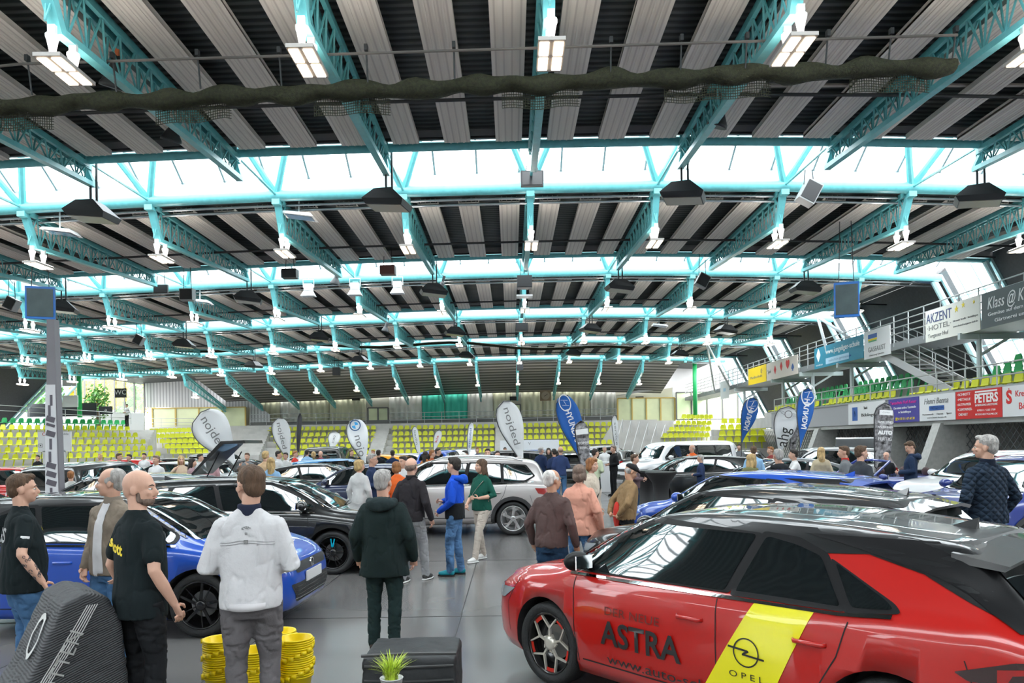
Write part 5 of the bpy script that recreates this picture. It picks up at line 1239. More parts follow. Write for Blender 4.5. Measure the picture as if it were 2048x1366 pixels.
    if detail:
        q, _ = sk.hit('top', -1.45*sp['L']/4.37, 0)
        MB().add([(q.x+.08, 0, q.z), (q.x-.08, .03, q.z-.005), (q.x-.08, -.03, q.z-.005), (q.x-.09, 0, q.z+.065)], [(0, 1, 3), (0, 3, 2), (1, 2, 3), (0, 2, 1)]).build('antenna_fin', roof or body, root)
    if rails:
        for sg in (-1, 1):
            pts = []
            for k in range(9):
                x = sp['screen'][0][0]-.25+(-1.55*sp['L']/4.37-sp['screen'][0][0]+.25)*k/8; q, _ = sk.hit('top', x, sg*.60); pts.append(q+Vector((0, 0, .045 if 0 < k < 8 else .0)))
            MB().tube(pts, .014, 8).build('roof_rail', rails, root, True)
    if detail:
        MB().tube([(sp['screen'][3][0]-.02, .05, sk.hit('top', sp['screen'][3][0]-.02, .05)[0].z+.015), (sp['screen'][3][0]-.10, .62, sk.hit('top', sp['screen'][3][0]-.10, .62)[0].z+.015)], .007, 5).build('wiper', BLACKP, root)
    wy = sp['W']/2-sp['ww']/2-.035
    w0 = make_wheel(sp['r'], sp['ww'], wheel, rimm or ALLOY, accent); first_ = True
    for wx, sg in ((sp['fx'], 1), (sp['rx'], 1), (sp['fx'], -1), (sp['rx'], -1)):
        o = w0 if first_ else copy_tree(w0); first_ = False
        o.parent = root; o.location = (wx, sg*wy, sp['r']); o.rotation_euler.z = 0 if sg > 0 else math.pi
    return root, sk, sp
def flatten(root):
    """wheels are parts: join each wheel's own pieces one level down (thing > wheel > piece)"""
    return root
def place(root, x, y, deg, label, cat='car', group=None, z=0):
    root.location = (x, y, z); root.rotation_euler.z = R(deg); return tag(root, label, cat, group)
P_RED = paint('paint_red', (.46, .006, .003)); P_BLK = paint('paint_black', (.006, .007, .008)); P_BLU = paint('paint_blue', (.006, .07, .44)); P_SIL = paint('paint_silver', (.50, .47, .46), .35)
P_NAV = paint('paint_navy', (.01, .02, .07)); P_WHT = paint('paint_white', (.72, .73, .74)); P_GRY = paint('paint_grey', (.16, .17, .18), .3); P_RB = paint('paint_dark_blue', (.01, .03, .22)); P_LB = paint('paint_light_blue', (.05, .22, .45))
P_LS = paint('paint_light_silver', (.40, .41, .42), .4)
# ---- the red hatchback in front
red, sk, sp = make_car('hatch', P_RED, P_BLK, 'y5', mat('rim_bicolour', (.72, .68, .60), .3, .5), mat('rim_red', (.6, .02, .01), .3), 1, tail_style=1, plate=False)
YST = mat('stripe_yellow', (.85, .78, .01), .3, coat=.6)
stp = sk.patch('side', [(-.60, .955), (-.98, .955), (-.62, .20), (-.14, .20)], 'yellow_stripe', YST, red, .005, 1, .05, 0)
def skin_text(body, size, cx, cz, m, parent, fit=None, off=.012, **k):
    me = text_mesh(body, size, extrude=0.0, **k)
    bm_ = bmesh.new(); bm_.from_mesh(me); bmesh.ops.triangulate(bm_, faces=bm_.faces[:]); bmesh.ops.subdivide_edges(bm_, edges=[e for e in bm_.edges if e.calc_length() > .05], cuts=2); bm_.to_mesh(me); bm_.free()
    xs = [v.co.x for v in me.vertices]; f = fit/(max(xs)-min(xs)) if fit else 1
    for v in me.vertices:
        q, n = sk.hit('side', cx-v.co.x*f, cz+v.co.y, 1)
        if q: v.co = q+n*off
    me.materials.clear(); me.materials.append(m); return link('lettering', me, parent)
skin_text('DER NEUE', .085, .36, .71, mat('lettering_dark_red', (.12, .015, .01), .4), red, .50)
skin_text('ASTRA', .24, .29, .545, TXTK, red, .72, bold=.005)
skin_text('www.auto-schott.de', .10, -.02, .365, TXTK, red, 1.22)
me_ = sk
def emb_line(pts, w, off=.010): return sk.line('side', pts, w, 'emblem', TXTK, stp, off, 1, .01)
cx_, cz_ = -.56, .645
emb_line([(cx_+.085*math.cos(2*math.pi*k/28), cz_+.085*math.sin(2*math.pi*k/28)) for k in range(29)], .009)
emb_line([(cx_+.125, cz_+.022), (cx_-.02, cz_+.012), (cx_+.025, cz_-.012), (cx_-.125, cz_-.022)], .012, .012)
skin_text('O P E L', .055, cx_+.0, cz_-.145, TXTK, stp, .24, .011)
place(red, 1.76, 5.60, 130, 'red hatchback with black roof and yellow side stripe, front right')
RED_AXIS = red
# ---- other cars (x, y ground centre; heading in degrees, 0 = nose to the right, 90 = nose away)
c2, *_ = make_car('hatch', P_BLK, None, 'black', RIMBLK, None, 1, tail_style=1); place(c2, 2.75, 8.25, 130, 'glossy black hatchback parked right behind the red one')
c3, *_ = make_car('hatch', P_BLU, None, 'double', ALLOY, None, 1); place(c3, 3.9, 11.9, 131, 'bright blue hatchback behind the glossy black hatchback')
c4, *_ = make_car('hatch', P_BLU, P_BLK, 'black', RIMBLK, None, 1); place(c4, -4.45, 8.6, -3, 'bright blue hatchback with black roof, front left')
c5, *_ = make_car('estate', P_BLK, None, 'turbine', RIMBLK, mat('rim_cyan', (.0, .45, .65), .3), 1); place(c5, -4.05, 12.2, -2, 'black estate car with a cyan wheel accent behind the blue hatchback')
c6, *_ = make_car('suv', P_SIL, None, 'five', ALLOY, None, 1, rails=ALLOY); place(c6, -1.35, 16.6, 180, 'silver SUV in the middle behind the talking visitors')

def proto(kind, wheel='double', **k): 
    r, *_ = make_car(kind, P_BLK, None, wheel, ALLOY, None, 0, **k); return r
PR = {}
def far_car(kind, pnt, px, d, deg, label, group=None, dx=0):
    fresh = kind not in PR
    if fresh: o = PR[kind] = proto(kind)
    else: o = copy_tree(PR[kind])
    if True:
        st = [o]
        while st:
            q = st.pop(); st += list(q.children)
            if q.data is not None:
                for i, sl in enumerate(q.material_slots):
                    if q.data.materials[i] is P_BLK: sl.link = 'OBJECT'; sl.material = pnt
    x = P(px, 900, d).x+dx; return place(o, x, d, deg, label, 'car', group)
P_ORG = paint('paint_orange', (.75, .32, .01))
for a in (('hatch', P_NAV, 735, 19.4, 180, 'dark navy car left of and behind the silver SUV, nose to the left'),
    ('coupe', P_BLK, 640, 23.4, 0, 'black coupe with long roofline behind the navy car'),
    ('hatch', P_GRY, 246, 14.6, 180, 'grey car with raised tailgate behind the black estate'),
    ('hatch', P_RED, 42, 22, 0, 'red car at the far left beyond the tattooed man'),
    ('suv', P_BLK, 202, 18.6, 84, 'black SUV seen from behind near the striped pylon'),
    ('hatch', P_LS, 345, 27, 180, 'silver car half hidden below the corner seats'),
    ('hatch', P_BLK, 488, 30, 8, 'black car behind the raised tailgate'),
    ('van', P_BLK, 660, 33.6, 95, 'black box shaped car left of the orange one'),
    ('hatch', P_ORG, 745, 37.3, 170, 'orange car in the middle distance left of the aisle'),
    ('hatch', P_LB, 688, 28, 5, 'light blue car with low roofline in the middle distance at left'),
    ('hatch', P_LB, 932, 27.8, 170, 'light blue car in the middle distance behind the silver SUV'),
    ('suv', P_BLK, 1000, 30.5, 185, 'black SUV behind the roof of the silver SUV'),
    ('suv', P_WHT, 932, 44, 90, 'white SUV seen from behind in front of the middle seats'),
    ('hatch', P_WHT, 1060, 35, 95, 'small white car by the aisle left of the blue flag'),
    ('hatch', P_BLK, 1150, 37, 80, 'small black car behind the blue centre flag'),
    ('van', P_WHT, 1352, 29, 205, 'large white boxy off-road car right of the pedestal'),
    ('hatch', P_BLK, 1240, 42, 60, 'dark car behind the white boxy car, left side'),
    ('hatch', P_BLK, 1386, 23.6, 180, 'black car behind the cocktail tables'),
    ('van', P_WHT, 1425, 43, 10, 'white van behind the boxy off-road car'),
    ('suv', P_LS, 1640, 24.6, 180, 'silver SUV behind the navy hoodie visitors at right'),
    ('suv', P_GRY, 1702, 28.3, 250, 'grey SUV with raised bonnet below the grey parapet'),
    ('cabrio', P_RB, 1775, 18.6, 195, 'dark blue convertible with folded roof at right'),
    ('suv', P_WHT, 2010, 15.5, 190, 'white SUV behind the dark blue SUV at the right edge'),
    ('suv', P_RB, 2085, 11.8, 196, 'dark blue SUV at the right edge behind the quilted jacket'),
    ('coupe', P_GRY, 1560, 21.5, 185, 'dark grey coupe behind the hooded visitors at right')):
    o = far_car(*a)
    if 'raised tailgate behind the black' in a[5]:
        e = MB(); M = Matrix.Translation((-1.55, 0, 1.42)) @ Matrix.Rotation(R(-48), 4, 'Y')
        e.add([(0, -.60, 0), (0, .60, 0), (-1.05, .66, 0), (-1.05, -.66, 0), (0, -.60, .05), (0, .60, .05), (-1.05, .66, .09), (-1.05, -.66, .09), (-1.42, -.62, -.35), (-1.42, .62, -.35), (-1.46, -.62, -.28), (-1.46, .62, -.28)],
              [(0, 1, 2, 3), (7, 6, 5, 4), (0, 4, 5, 1), (0, 3, 7, 4), (1, 5, 6, 2), (3, 2, 9, 8), (6, 7, 10, 11), (8, 9, 11, 10), (2, 6, 11, 9), (7, 3, 8, 10)], Matrix.Translation((-1.55, 0, 1.42)) @ Matrix.Rotation(R(44), 4, 'Y') @ Matrix.Scale(.8, 4))
        e.build('tailgate', P_BLK, o)
        for sg in (-1, 1): MB().tube([(-1.75, sg*.55, 1.2), (-2.1, sg*.58, 1.85)], .012, 6).build('gas_strut', BLACKP, o)
    if 'raised bonnet' in a[5]:
        MB().add([(1.1, -.68, 1.12), (1.1, .68, 1.12), (1.75, .62, 1.9), (1.75, -.62, 1.9), (1.06, -.68, 1.16), (1.06, .68, 1.16), (1.70, .62, 1.95), (1.70, -.62, 1.95)], [(0, 1, 2, 3), (7, 6, 5, 4), (0, 4, 5, 1), (3, 2, 6, 7), (0, 3, 7, 4), (1, 5, 6, 2)]).build('bonnet', P_LS, o)
    if 'convertible' in a[5]:
        f = MB(); f.tube([(1.1, -.70, .97), (.45, -.56, 1.36), (.42, 0, 1.39), (.45, .56, 1.36), (1.1, .70, .97)], .03, 6); f.build('windscreen_frame', P_RB, o)
        MB().box((-1.35, 0, 1.03), (.5, 1.2, .12)).build('folded_roof', BLACKP, o)
        for x in (-.1, -.8):
            for sg in (-1, 1): MB().ell((x, sg*.36, 1.08), (.05, .13, .12), 10, 6).build('headrest', mat('seat_leather_dark', (.05, .02, .02), .5), o, True)
PC = [P_BLK, P_GRY, P_WHT, P_LS, P_BLU, P_NAV, P_BLK, P_LS, P_BLK, P_RED]
CN = ['black', 'grey', 'white', 'silver', 'blue', 'navy', 'black', 'silver', 'black', 'red']
rnd = random.Random(11)
for k, (px, d, w) in enumerate(((330, 36, 'in front of the corner seats at left'), (440, 40, 'below the large white flag at left'), (610, 43, 'below the left back seats'), (800, 41, 'below the middle back seats, left one'), (885, 38, 'below the middle back seats, right one'), (1000, 42, 'by the white booth wall'), (1110, 46, 'at the far end of the centre aisle'), (1215, 52, 'below the pale steps'), (1490, 38, 'below the leaning blue flag at right'), (240, 34, 'in front of the left stand'))):
    far_car(['hatch', 'suv', 'coupe'][k % 3], PC[k], px, d, rnd.choice([0, 20, 165, 180, 80, 200]), '%s car far back, %s' % (CN[k], w))
# ================================================================ PEOPLE
def cloth(name, c, wr=.35, var=.12): return mat('cloth_'+name, c, .85, bump=wr, bscale=9, var=var, vscale=5, spec=.2)
SKIN = mat('skin_fair', (.62, .36, .26), .5, var=.10, vscale=6, bump=.05, bscale=60); SKIN2 = mat('skin_tanned', (.50, .27, .17), .5, var=.12, vscale=6)
HAIRS = {n: mat('hair_'+n, c, .7, bump=.9, bscale=70, scale3=(1, 1, .25), var=.35, vscale=30) for n, c in dict(brown=(.10, .055, .03), grey=(.38, .36, .34), white=(.68, .66, .62), blonde=(.50, .34, .15), dark=(.025, .018, .014), red=(.30, .12, .04), stubble=(.19, .13, .10)).items()}
EYE = mat('eye_white', (.7, .7, .68), .2); PUP = mat('eye_dark', (.02, .015, .01), .2); LIP = mat('lip', (.42, .16, .13), .5); BROW = mat('eyebrow', (.06, .04, .03), .8)
SOLE = mat('sole_white', (.7, .7, .68), .6)
ARMS = {  # local x outwards (mirrored), y forward, z up, at 1.75 m
    'down': ((.235, -.03, 1.12), (.235, .05, .88), (.225, .09, .79)),
    'relaxed': ((.250, -.05, 1.12), (.265, .07, .89), (.255, .115, .80)),
    'front': ((.245, -.04, 1.12), (.14, .22, 1.09), (.07, .28, 1.10)),
    'low_front': ((.245, -.02, 1.11), (.16, .20, .96), (.10, .26, .90)),
    'pocket': ((.265, -.06, 1.12), (.215, .08, .91), (.18, .12, .84)),
    'behind': ((.245, -.12, 1.12), (.16, -.19, .96), (.08, -.20, .92)),
    'up': ((.27, .12, 1.22), (.14, .28, 1.34), (.10, .30, 1.42)),
    'cross': ((.27, .05, 1.14), (.05, .24, 1.14), (-.06, .24, 1.16)),
}
def tubes(b, pts, rad, n=12, cap=True):
    b.tube(pts, rad, n)
    if cap:
        for p, r in ((pts[0], rad[0]), (pts[-1], rad[-1])): rr = r if not hasattr(r, '__len__') else min(r); b.ell(p, rr*.98, 10, 6)
def ring_loft(b, secs, n=20):
    """secs: (z, rx, ry, yoff, xoff, power)"""
    vs = []
    for z, rx, ry, yo in secs:
        for k in range(n):
            a = 2*math.pi*k/n; c, s = math.cos(a), math.sin(a); e = .85
            vs.append((rx*(abs(c)**e)*(1 if c > 0 else -1), yo+ry*(abs(s)**e)*(1 if s > 0 else -1), z))
    m = len(secs); fs = [(i*n+k, i*n+(k+1) % n, (i+1)*n+(k+1) % n, (i+1)*n+k) for i in range(m-1) for k in range(n)]
    fs += [tuple(range(n-1, -1, -1)), tuple((m-1)*n+k for k in range(n))]
    b.add(vs, fs)
def person(label, px=None, d=None, h=1.75, face=0, head=None, top=None, sleeve='long', trousers=None, shoes=None, hair='brown', style='short', arms=('down', 'down'), stance=(0, 0), lean=0, girth=1.0, skin=None, female=False,
           coat=0.0, collar=None, hood=None, extra=(), near=False, group=None, x=None, tuck=None, nod=0.0, seat=False, z=0, hem=None, socks=None):
    skin = skin or SKIN; k = h/1.75; head = face if head is None else head
    vox = .0085 if near else .016
    X = P(px, 900, d).x if x is None else x
    root = empty('person', (X, d, z), -R(face), label, 'person', group)
    root.scale = (1, 1, 1)
    g = girth; S = lambda v: Vector(v)*k
    hy = R(head-face)     # head yaw relative to the body, clockwise
    ly = lean             # forward shift of shoulders (m)
    def LN(v):            # bend the upper body forward
        t = max(0, (v[2]-.95)/.55); return Vector((v[0], v[1]+ly*t, v[2]-.25*ly*t*t))*k
    HC = Vector((0, .01+ly*1.05, 1.624-.3*ly))*k
    Rh = Matrix.Rotation(-hy, 3, 'Z') @ Matrix.Rotation(-nod, 3, 'X')
    H = lambda x, y, z: HC+Rh @ (Vector((x, y, z))*k*1.07)
    # ---- body: one continuous skin mesh
    b = MB()
    hd = MB()
    hd.ell((0, -.012, .035), (.073, .092, .085), 20, 14); hd.ell((0, .028, -.028), (.056, .062, .078), 16, 12); hd.ell((0, .052, -.075), (.030, .032, .026), 12, 8)
    hd.ell((0, .060, .022), (.050, .030, .030), 12, 8); hd.ell((0, -.05, .0), (.058, .05, .065), 12, 8)
    hd.tube([(0, .082, .012), (0, .104, -.022), (0, .098, -.034)], [(.009), (.014), (.010)], 8); hd.ell((0, .100, -.028), (.013, .013, .010), 8, 6)
    for sg in (-1, 1):
        hd.ell((sg*.074, -.008, -.008), (.010, .019, .032), 10, 8, Matrix.Rotation(sg*.3, 3, 'Z')); hd.ell((sg*.036, .066, -.020), (.020, .020, .018), 8, 6)
    hd.ell((0, .084, -.052), (.022, .010, .007), 10, 6)
    hd.v = [tuple(H(*v)) for v in hd.v]; b.add(hd.v, hd.f)
    tubes(b, [LN((0, -.008, 1.40)), LN((0, -.006, 1.47)), H(0, -.022, -.055)], [.048*k, .053*k*(.9 if female else 1.05), .056*k*(.85 if female else 1)], 14)
    sw = (.165 if female else .190)*k
    ring = [(.86, .145*g, .10*g, 0), (.95, .155*g, .112*g, -.005), (1.05, .140*g, .105*g, .005), (1.20, .150*g, .105*g, .0), (1.33, .150, .095, -.005), (1.40, .11, .062, -.01), (1.44, .05, .045, -.01)]
    bt = MB(); ring_loft(bt, ring, 16); b.add([LN(v) for v in bt.v], bt.f)
    feet = []
    for si, sg in enumerate((-1, 1)):
        st = stance[si] if hasattr(stance[si], '__len__') else (sg*.0, stance[si])
        hip = S((sg*.085, 0, .90)); ank = S((sg*(.095)+st[0], st[1], .085)); kn = (hip+ank)/2+S((sg*.01, .03+.05*abs(st[1]), .03)); feet.append((hip, kn, ank))
        tubes(b, [hip, (hip+kn)/2, kn, kn*.55+ank*.45, ank], [.075*k*g, .068*k*g, .048*k, .046*k, .032*k], 10)
    AR = []
    for si, sg in enumerate((-1, 1)):
        e, w, m_ = ARMS[arms[si]]; sh = LN((sg*.142 if female else sg*.160, -.005, 1.372)); wx = .05*(g-1)*2
        e = LN((sg*(e[0]+wx), e[1], e[2])); w = LN((sg*(w[0]+wx*.6), w[1]+wx*.6, w[2])); m_ = LN((sg*(m_[0]+wx*.6), m_[1]+wx*.6, m_[2]))
        AR.append((sh, e, w, m_, sg)); tubes(b, [sh, (sh+e)/2, e, e*.6+w*.4, w], [.046*k, .045*k, .039*k, .040*k, .026*k], 10)
    body = remesh(b, vox, 3, 'body', skin, False, .45)
    # hands with separate fingers, joined into the body mesh
    hm = []
    if sleeve is not None or True:
        for sh, e, w, m_, sg in AR:
            f = (m_-w).normalized(); inw = Vector((-sg, 0, 0)); q = f.cross(inw)
            if q.length < .1: q = f.cross(Vector((0, -1, 0)))
            q.normalize()            # across the palm, thumb side
            if q.y < 0 or (abs(q.y) < .2 and q.z < 0): q = -q
            nrm = f.cross(q).normalized()
            hb = MB(); nn = nrm if nrm.x*sg < 0 else -nrm     # palm normal faces the body
            hb.tube([w-f*.01*k, w+f*.03*k, w+f*.085*k], [(.020*k, .026*k), (.017*k, .036*k), (.015*k, .040*k)], 10, up=nn)
            for fi, (o, ln) in enumerate(((.030, .068), (.010, .078), (-.010, .072), (-.029, .058))):
                p0 = w+f*.078*k+q*o*k; p1 = p0+f*ln*.45*k+nn*.006*k; p2 = p1+f*ln*.30*k+nn*.016*k; p3 = p2+f*ln*.16*k+nn*.018*k
                hb.tube([p0, p1, p2, p3], [.0095*k, .0088*k, .0082*k, .006*k], 7)
            t0 = w+f*.02*k+q*.026*k; t1 = t0+q*.026*k+f*.026*k+nn*.008*k; t2 = t1+f*.030*k+q*.006*k+nn*.01*k
            hb.tube([t0, t1, t2], [.013*k, .011*k, .008*k], 7)
            hm.append(remesh(hb, .0045, 2, 'hand', skin, False, .4) if near else hb.mesh('hand', skin, True))
    bm_ = bmesh.new(); bm_.from_mesh(body)
    for m2 in hm: bm_.from_mesh(m2)
    bm_.to_mesh(body); bm_.free(); body.polygons.foreach_set('use_smooth', [True]*len(body.polygons)); link('body', body, root)
    # ---- face
    for sg in (-1, 1):
        e_ = MB(); e_.ell(H(sg*.031, .0735, .004), tuple(k*v for v in (.0125, .0125, .0065)), 10, 6); eo = e_.build('eye', EYE, root, True)
        MB().ell(H(sg*.031, .0835, .004), tuple(k*v for v in (.0058, .004, .0055)), 8, 6).build('pupil', PUP, eo, True)
        MB().tube([H(sg*.014, .090, .024), H(sg*.032, .088, .029), H(sg*.052, .074, .022)], [.0035*k, .0045*k, .002*k], 6).build('eyebrow', BROW if hair not in ('white',) else HAIRS['grey'], root, True)
    MB().tube([H(-.022, .088, -.053), H(-.008, .0965, -.051), H(.008, .0965, -.051), H(.022, .088, -.053)], [.003*k, .0055*k, .0055*k, .003*k], 6).build('mouth', LIP, root, True)
    # ---- hair
    if style != 'bald':
        hb = MB(); c = MB()
        if style == 'short':
            c.ell((0, -.022, .050), (.079, .093, .080), 18, 12); c.ell((0, -.055, .0), (.068, .055, .07), 14, 10); c.ell((0, .045, .098), (.055, .04, .025), 12, 8)
        elif style == 'receding':
            c.ell((0, -.045, .045), (.078, .075, .075), 18, 12); c.ell((0, -.06, -.005), (.068, .05, .062), 14, 10); 
            for sg in (-1, 1): c.ell((sg*.066, .0, .022), (.014, .03, .03), 10, 6)
        elif style == 'fringe':
            c.ell((0, -.055, -.002), (.074, .052, .058), 14, 10)
            for sg in (-1, 1): c.ell((sg*.068, -.012, .012), (.013, .04, .032), 10, 6)
        elif style == 'bob':
            c.ell((0, -.018, .045), (.086, .098, .084), 18, 12); c.ell((0, -.045, -.03), (.084, .065, .080), 16, 10)
            for sg in (-1, 1): c.ell((sg*.074, -.002, -.02), (.020, .040, .070), 10, 8)
            c.ell((0, .058, .085), (.055, .03, .028), 12, 8)
        elif style == 'long':
            c.ell((0, -.018, .045), (.084, .098, .082), 18, 12); c.ell((0, -.06, -.06), (.080, .05, .11), 16, 10); c.ell((0, -.085, -.17), (.075, .04, .12), 14, 10)
            for sg in (-1, 1): c.ell((sg*.072, -.01, -.05), (.022, .04, .10), 10, 8)
        elif style == 'curly':
            rr = random.Random(3)
            for q in range(26):
                a = rr.random()*6.28; t = rr.random()*1.5; c.ell((.075*math.sin(t)*math.cos(a), -.03+.085*math.sin(t)*math.sin(a), .05+.07*math.cos(t)), .026, 8, 6)
            c.ell((0, -.03, .045), (.082, .088, .080), 14, 10)
        elif style == 'cap':
            c.ell((0, -.045, .0), (.076, .055, .06), 14, 10)
        hb.add([H(*v) for v in c.v], c.f)
        ho = remesh(hb, .008 if near else .013, 4, 'hair', HAIRS[hair], root, .5, .004 if near else .003, (45, 45, 14))
    if style == 'cap':
        c = MB(); c.ell((0, -.012, .062), (.088, .102, .060), 20, 12); c.tube([(0, .06, .062), (0, .11, .055), (0, .145, .045)], [(.075, .012), (.070, .008), (.05, .005)], 14, up=(0, 0, 1))
        hb = MB().add([H(*v) for v in c.v], c.f); remesh(hb, .008, 5, 'cap', cloth('cap_black', (.02, .02, .022)), root)
    if style == 'bald' and 'beard' in extra: pass
    if 'beard' in extra:
        c = MB(); c.ell((0, .036, -.068), (.054, .051, .036), 14, 10); c.ell((0, .083, -.042), (.028, .012, .005), 10, 6)
        for sg in (-1, 1): c.ell((sg*.052, .012, -.045), (.010, .016, .038), 10, 6)
        hb = MB().add([H(*v) for v in c.v], c.f); remesh(hb, .006, 3, 'beard', HAIRS['stubble' if hair != 'grey' else 'grey'], root)
    if 'moustache' in extra:
        MB().tube([H(-.030, .084, -.046), H(0, .100, -.040), H(.030, .084, -.046)], [.004*k, .009*k, .004*k], 6).build('moustache', HAIRS['grey'], root, True)
    if 'glasses' in extra:
        b2 = MB()
        for sg in (-1, 1):
            cc = [H(sg*.033+.021*math.cos(t*.524), .093, .004+.015*math.sin(t*.524)) for t in range(13)]; b2.tube(cc, .0018*k, 5)
            b2.tube([H(sg*.054, .090, .008), H(sg*.076, .02, .010), H(sg*.078, -.03, .0)], .0018*k, 5)
        b2.tube([H(-.012, .094, .008), H(.012, .094, .008)], .0018*k, 5); b2.build('glasses', BLACKP, root)
    # ---- top garment
    zh = hem if hem else .86-coat
    t = MB(); puff = .012+.02*(coat > .05)
    fe = .02 if female else 0
    secs = [(zh, (.158+.03*(coat > .05))*g+puff, .118*g+puff, 0), (max(zh+.03, .93), .160*g+puff, .120*g+puff, 0), (1.05, (.150-fe)*g+puff, .118*g+puff, .008*g), (1.18, (.160-fe*.5)*g+puff, .120*(g*.5+.5)+puff, .004+(.02 if female else 0)), (1.30, .178+puff-fe*.4, .118+puff, 0), (1.375, .188+puff-fe, .100+puff*.5, -.008), (1.415, .165+puff*.5-fe, .082+puff*.3, -.010), (1.45, .115, .068, -.012), (1.485, .068, .060, -.014), (1.495, .06, .056, -.014)]
    u = MB(); ring_loft(u, secs, 22); t.add([LN(v) for v in u.v], u.f)
    for sh, e, w, m_, sg in AR:
        if sleeve == 'long': tubes(t, [sh, (sh+e)/2, e, e*.55+w*.45, w-(w-e).normalized()*.005*k], [(.062+puff*.3)*k, (.060+puff*.4)*k, (.053+puff*.4)*k, (.048+puff*.4)*k, (.039+puff*.3)*k], 14)
        elif sleeve == 'rolled': tubes(t, [sh, (sh+e)/2, e, e*.72+w*.28], [.060*k, .058*k, .053*k, .050*k], 14)
        else: tubes(t, [sh, sh*.62+e*.38, sh*.32+e*.68], [.064*k, .064*k, .064*k], 14, True)
    to = remesh(t, .011 if near else .019, 4, 'jacket' if (coat > 0 or sleeve == 'long') else 'shirt', top, root, .5, (.011 if coat or 'wrinkle' in extra else .008)*(1 if near else .7), (9, 9, 3.6))
    if collar:
        c = MB(); c.tube([LN((0, -.012, 1.445)), LN((0, -.014, 1.475)), LN((0, -.018, 1.515))], [(.078*k, .078*k), (.072*k, .074*k), (.070*k, .073*k)], 18); remesh(c, .010, 4, 'collar', collar, root)
    if hood:
        c = MB(); c.ell(LN((0, -.13, 1.43)), S((.135, .075, .075)), 16, 10); c.tube([LN((-.12, -.03, 1.45)), LN((-.10, -.12, 1.43)), LN((0, -.17, 1.40)), LN((.10, -.12, 1.43)), LN((.12, -.03, 1.45))], .045*k, 10)
        remesh(c, .012, 6, 'hood', hood, root, .5, .006, (12, 12, 12))
    if 'vest_front' in extra:
        pass
    # ---- trousers
    t = MB(); u = MB(); ring_loft(u, [(.80, .135*g, .105*g, 0), (.88, .152*g, .118*g, -.004), (.96, .150*g, .112*g, 0), (1.0, .145*g, .108*g, .002)], 18); t.add([Vector(v)*k for v in u.v], u.f)
    for (hip, kn, ank), sg in zip(feet, (-1, 1)):
        w_ = .92 if female else 1.0
        tubes(t, [hip+S((0, 0, .0)), hip*.6+kn*.4, kn, kn*.5+ank*.5, ank+S((0, 0, -.01))], [.095*k*g*w_, .088*k*g*w_, .070*k*w_, .064*k*w_, .058*k*w_], 14)
    remesh(t, .012 if near else .02, 4, 'trousers', trousers, root, .5, .013 if near else .008, (6, 6, 12))
    # ---- shoes
    for (hip, kn, ank), sg in zip(feet, (-1, 1)):
        c = MB(); A = Vector((ank.x, ank.y, 0)); tz = .0
        c.ell(A+S((0, -.015, .055)), S((.042, .055, .05)), 12, 8); c.ell(A+S((sg*.006, .10, .042)), S((.045, .085, .036)), 14, 8); c.ell(A+S((sg*.003, .05, .05)), S((.042, .08, .045)), 12, 8)
        c.v = [(x, y, max(z_, .012)) for x, y, z_ in c.v]
        so = remesh(c, .009 if near else .014, 3, 'shoe', shoes or BLACKP, root)
        MB().tube([A+S((0, -.065, .012)), A+S((0, -.02, .012)), A+S((sg*.004, .09, .012)), A+S((sg*.006, .185, .014))], [(.030*k, .013*k), (.044*k, .014*k), (.049*k, .014*k), (.028*k, .012*k)], 12, up=(0, 0, 1)).build('sole', SOLE if 'white_sole' in extra else BLACKP, so, True)
    root['pose_h'] = h; del root['pose_h']
    return root, dict(LN=LN, H=H, AR=AR, k=k, top=to, S=S)
JB = cloth('jeans_blue', (.06, .14, .27), .5, .35); JD = cloth('jeans_dark', (.02, .05, .10), .5, .3); BK = cloth('black', (.012, .013, .015), .35); BKT = cloth('black_tee', (.010, .016, .018), .3)
def surf(info, x, z, fwd=True, off=.004):
    """point on the top garment in front (or behind) at local x, z"""
    me = info['top'].data
    if 'bvh' not in info: info['bvh'] = bvhtree.BVHTree.FromPolygons([v.co for v in me.vertices], [p.vertices[:] for p in me.polygons])
    d_ = Vector((0, -1 if fwd else 1, 0)); h_ = info['bvh'].ray_cast(Vector((x, 1 if fwd else -1, z)), d_)
    return h_[0]-d_*off if h_[0] else None
def print_text(info, root, body, size, x, z, m, fwd=True, fit=None, slant=0, name='lettering', mirror=False):
    me = text_mesh(body, size, extrude=0, bold=.004); bm_ = bmesh.new(); bm_.from_mesh(me); bmesh.ops.triangulate(bm_, faces=bm_.faces[:]); bm_.to_mesh(me); bm_.free()
    xs = [v.co.x for v in me.vertices]; f = fit/(max(xs)-min(xs)) if fit else 1
    for v in me.vertices:
        s_ = -1 if fwd else 1
        p = surf(info, x+s_*v.co.x*f, z+v.co.y+slant*v.co.x, fwd, .006)
        v.co = p if p else Vector((x+s_*v.co.x*f, 0, z))
    me.materials.clear(); me.materials.append(m); return link(name, me, root)
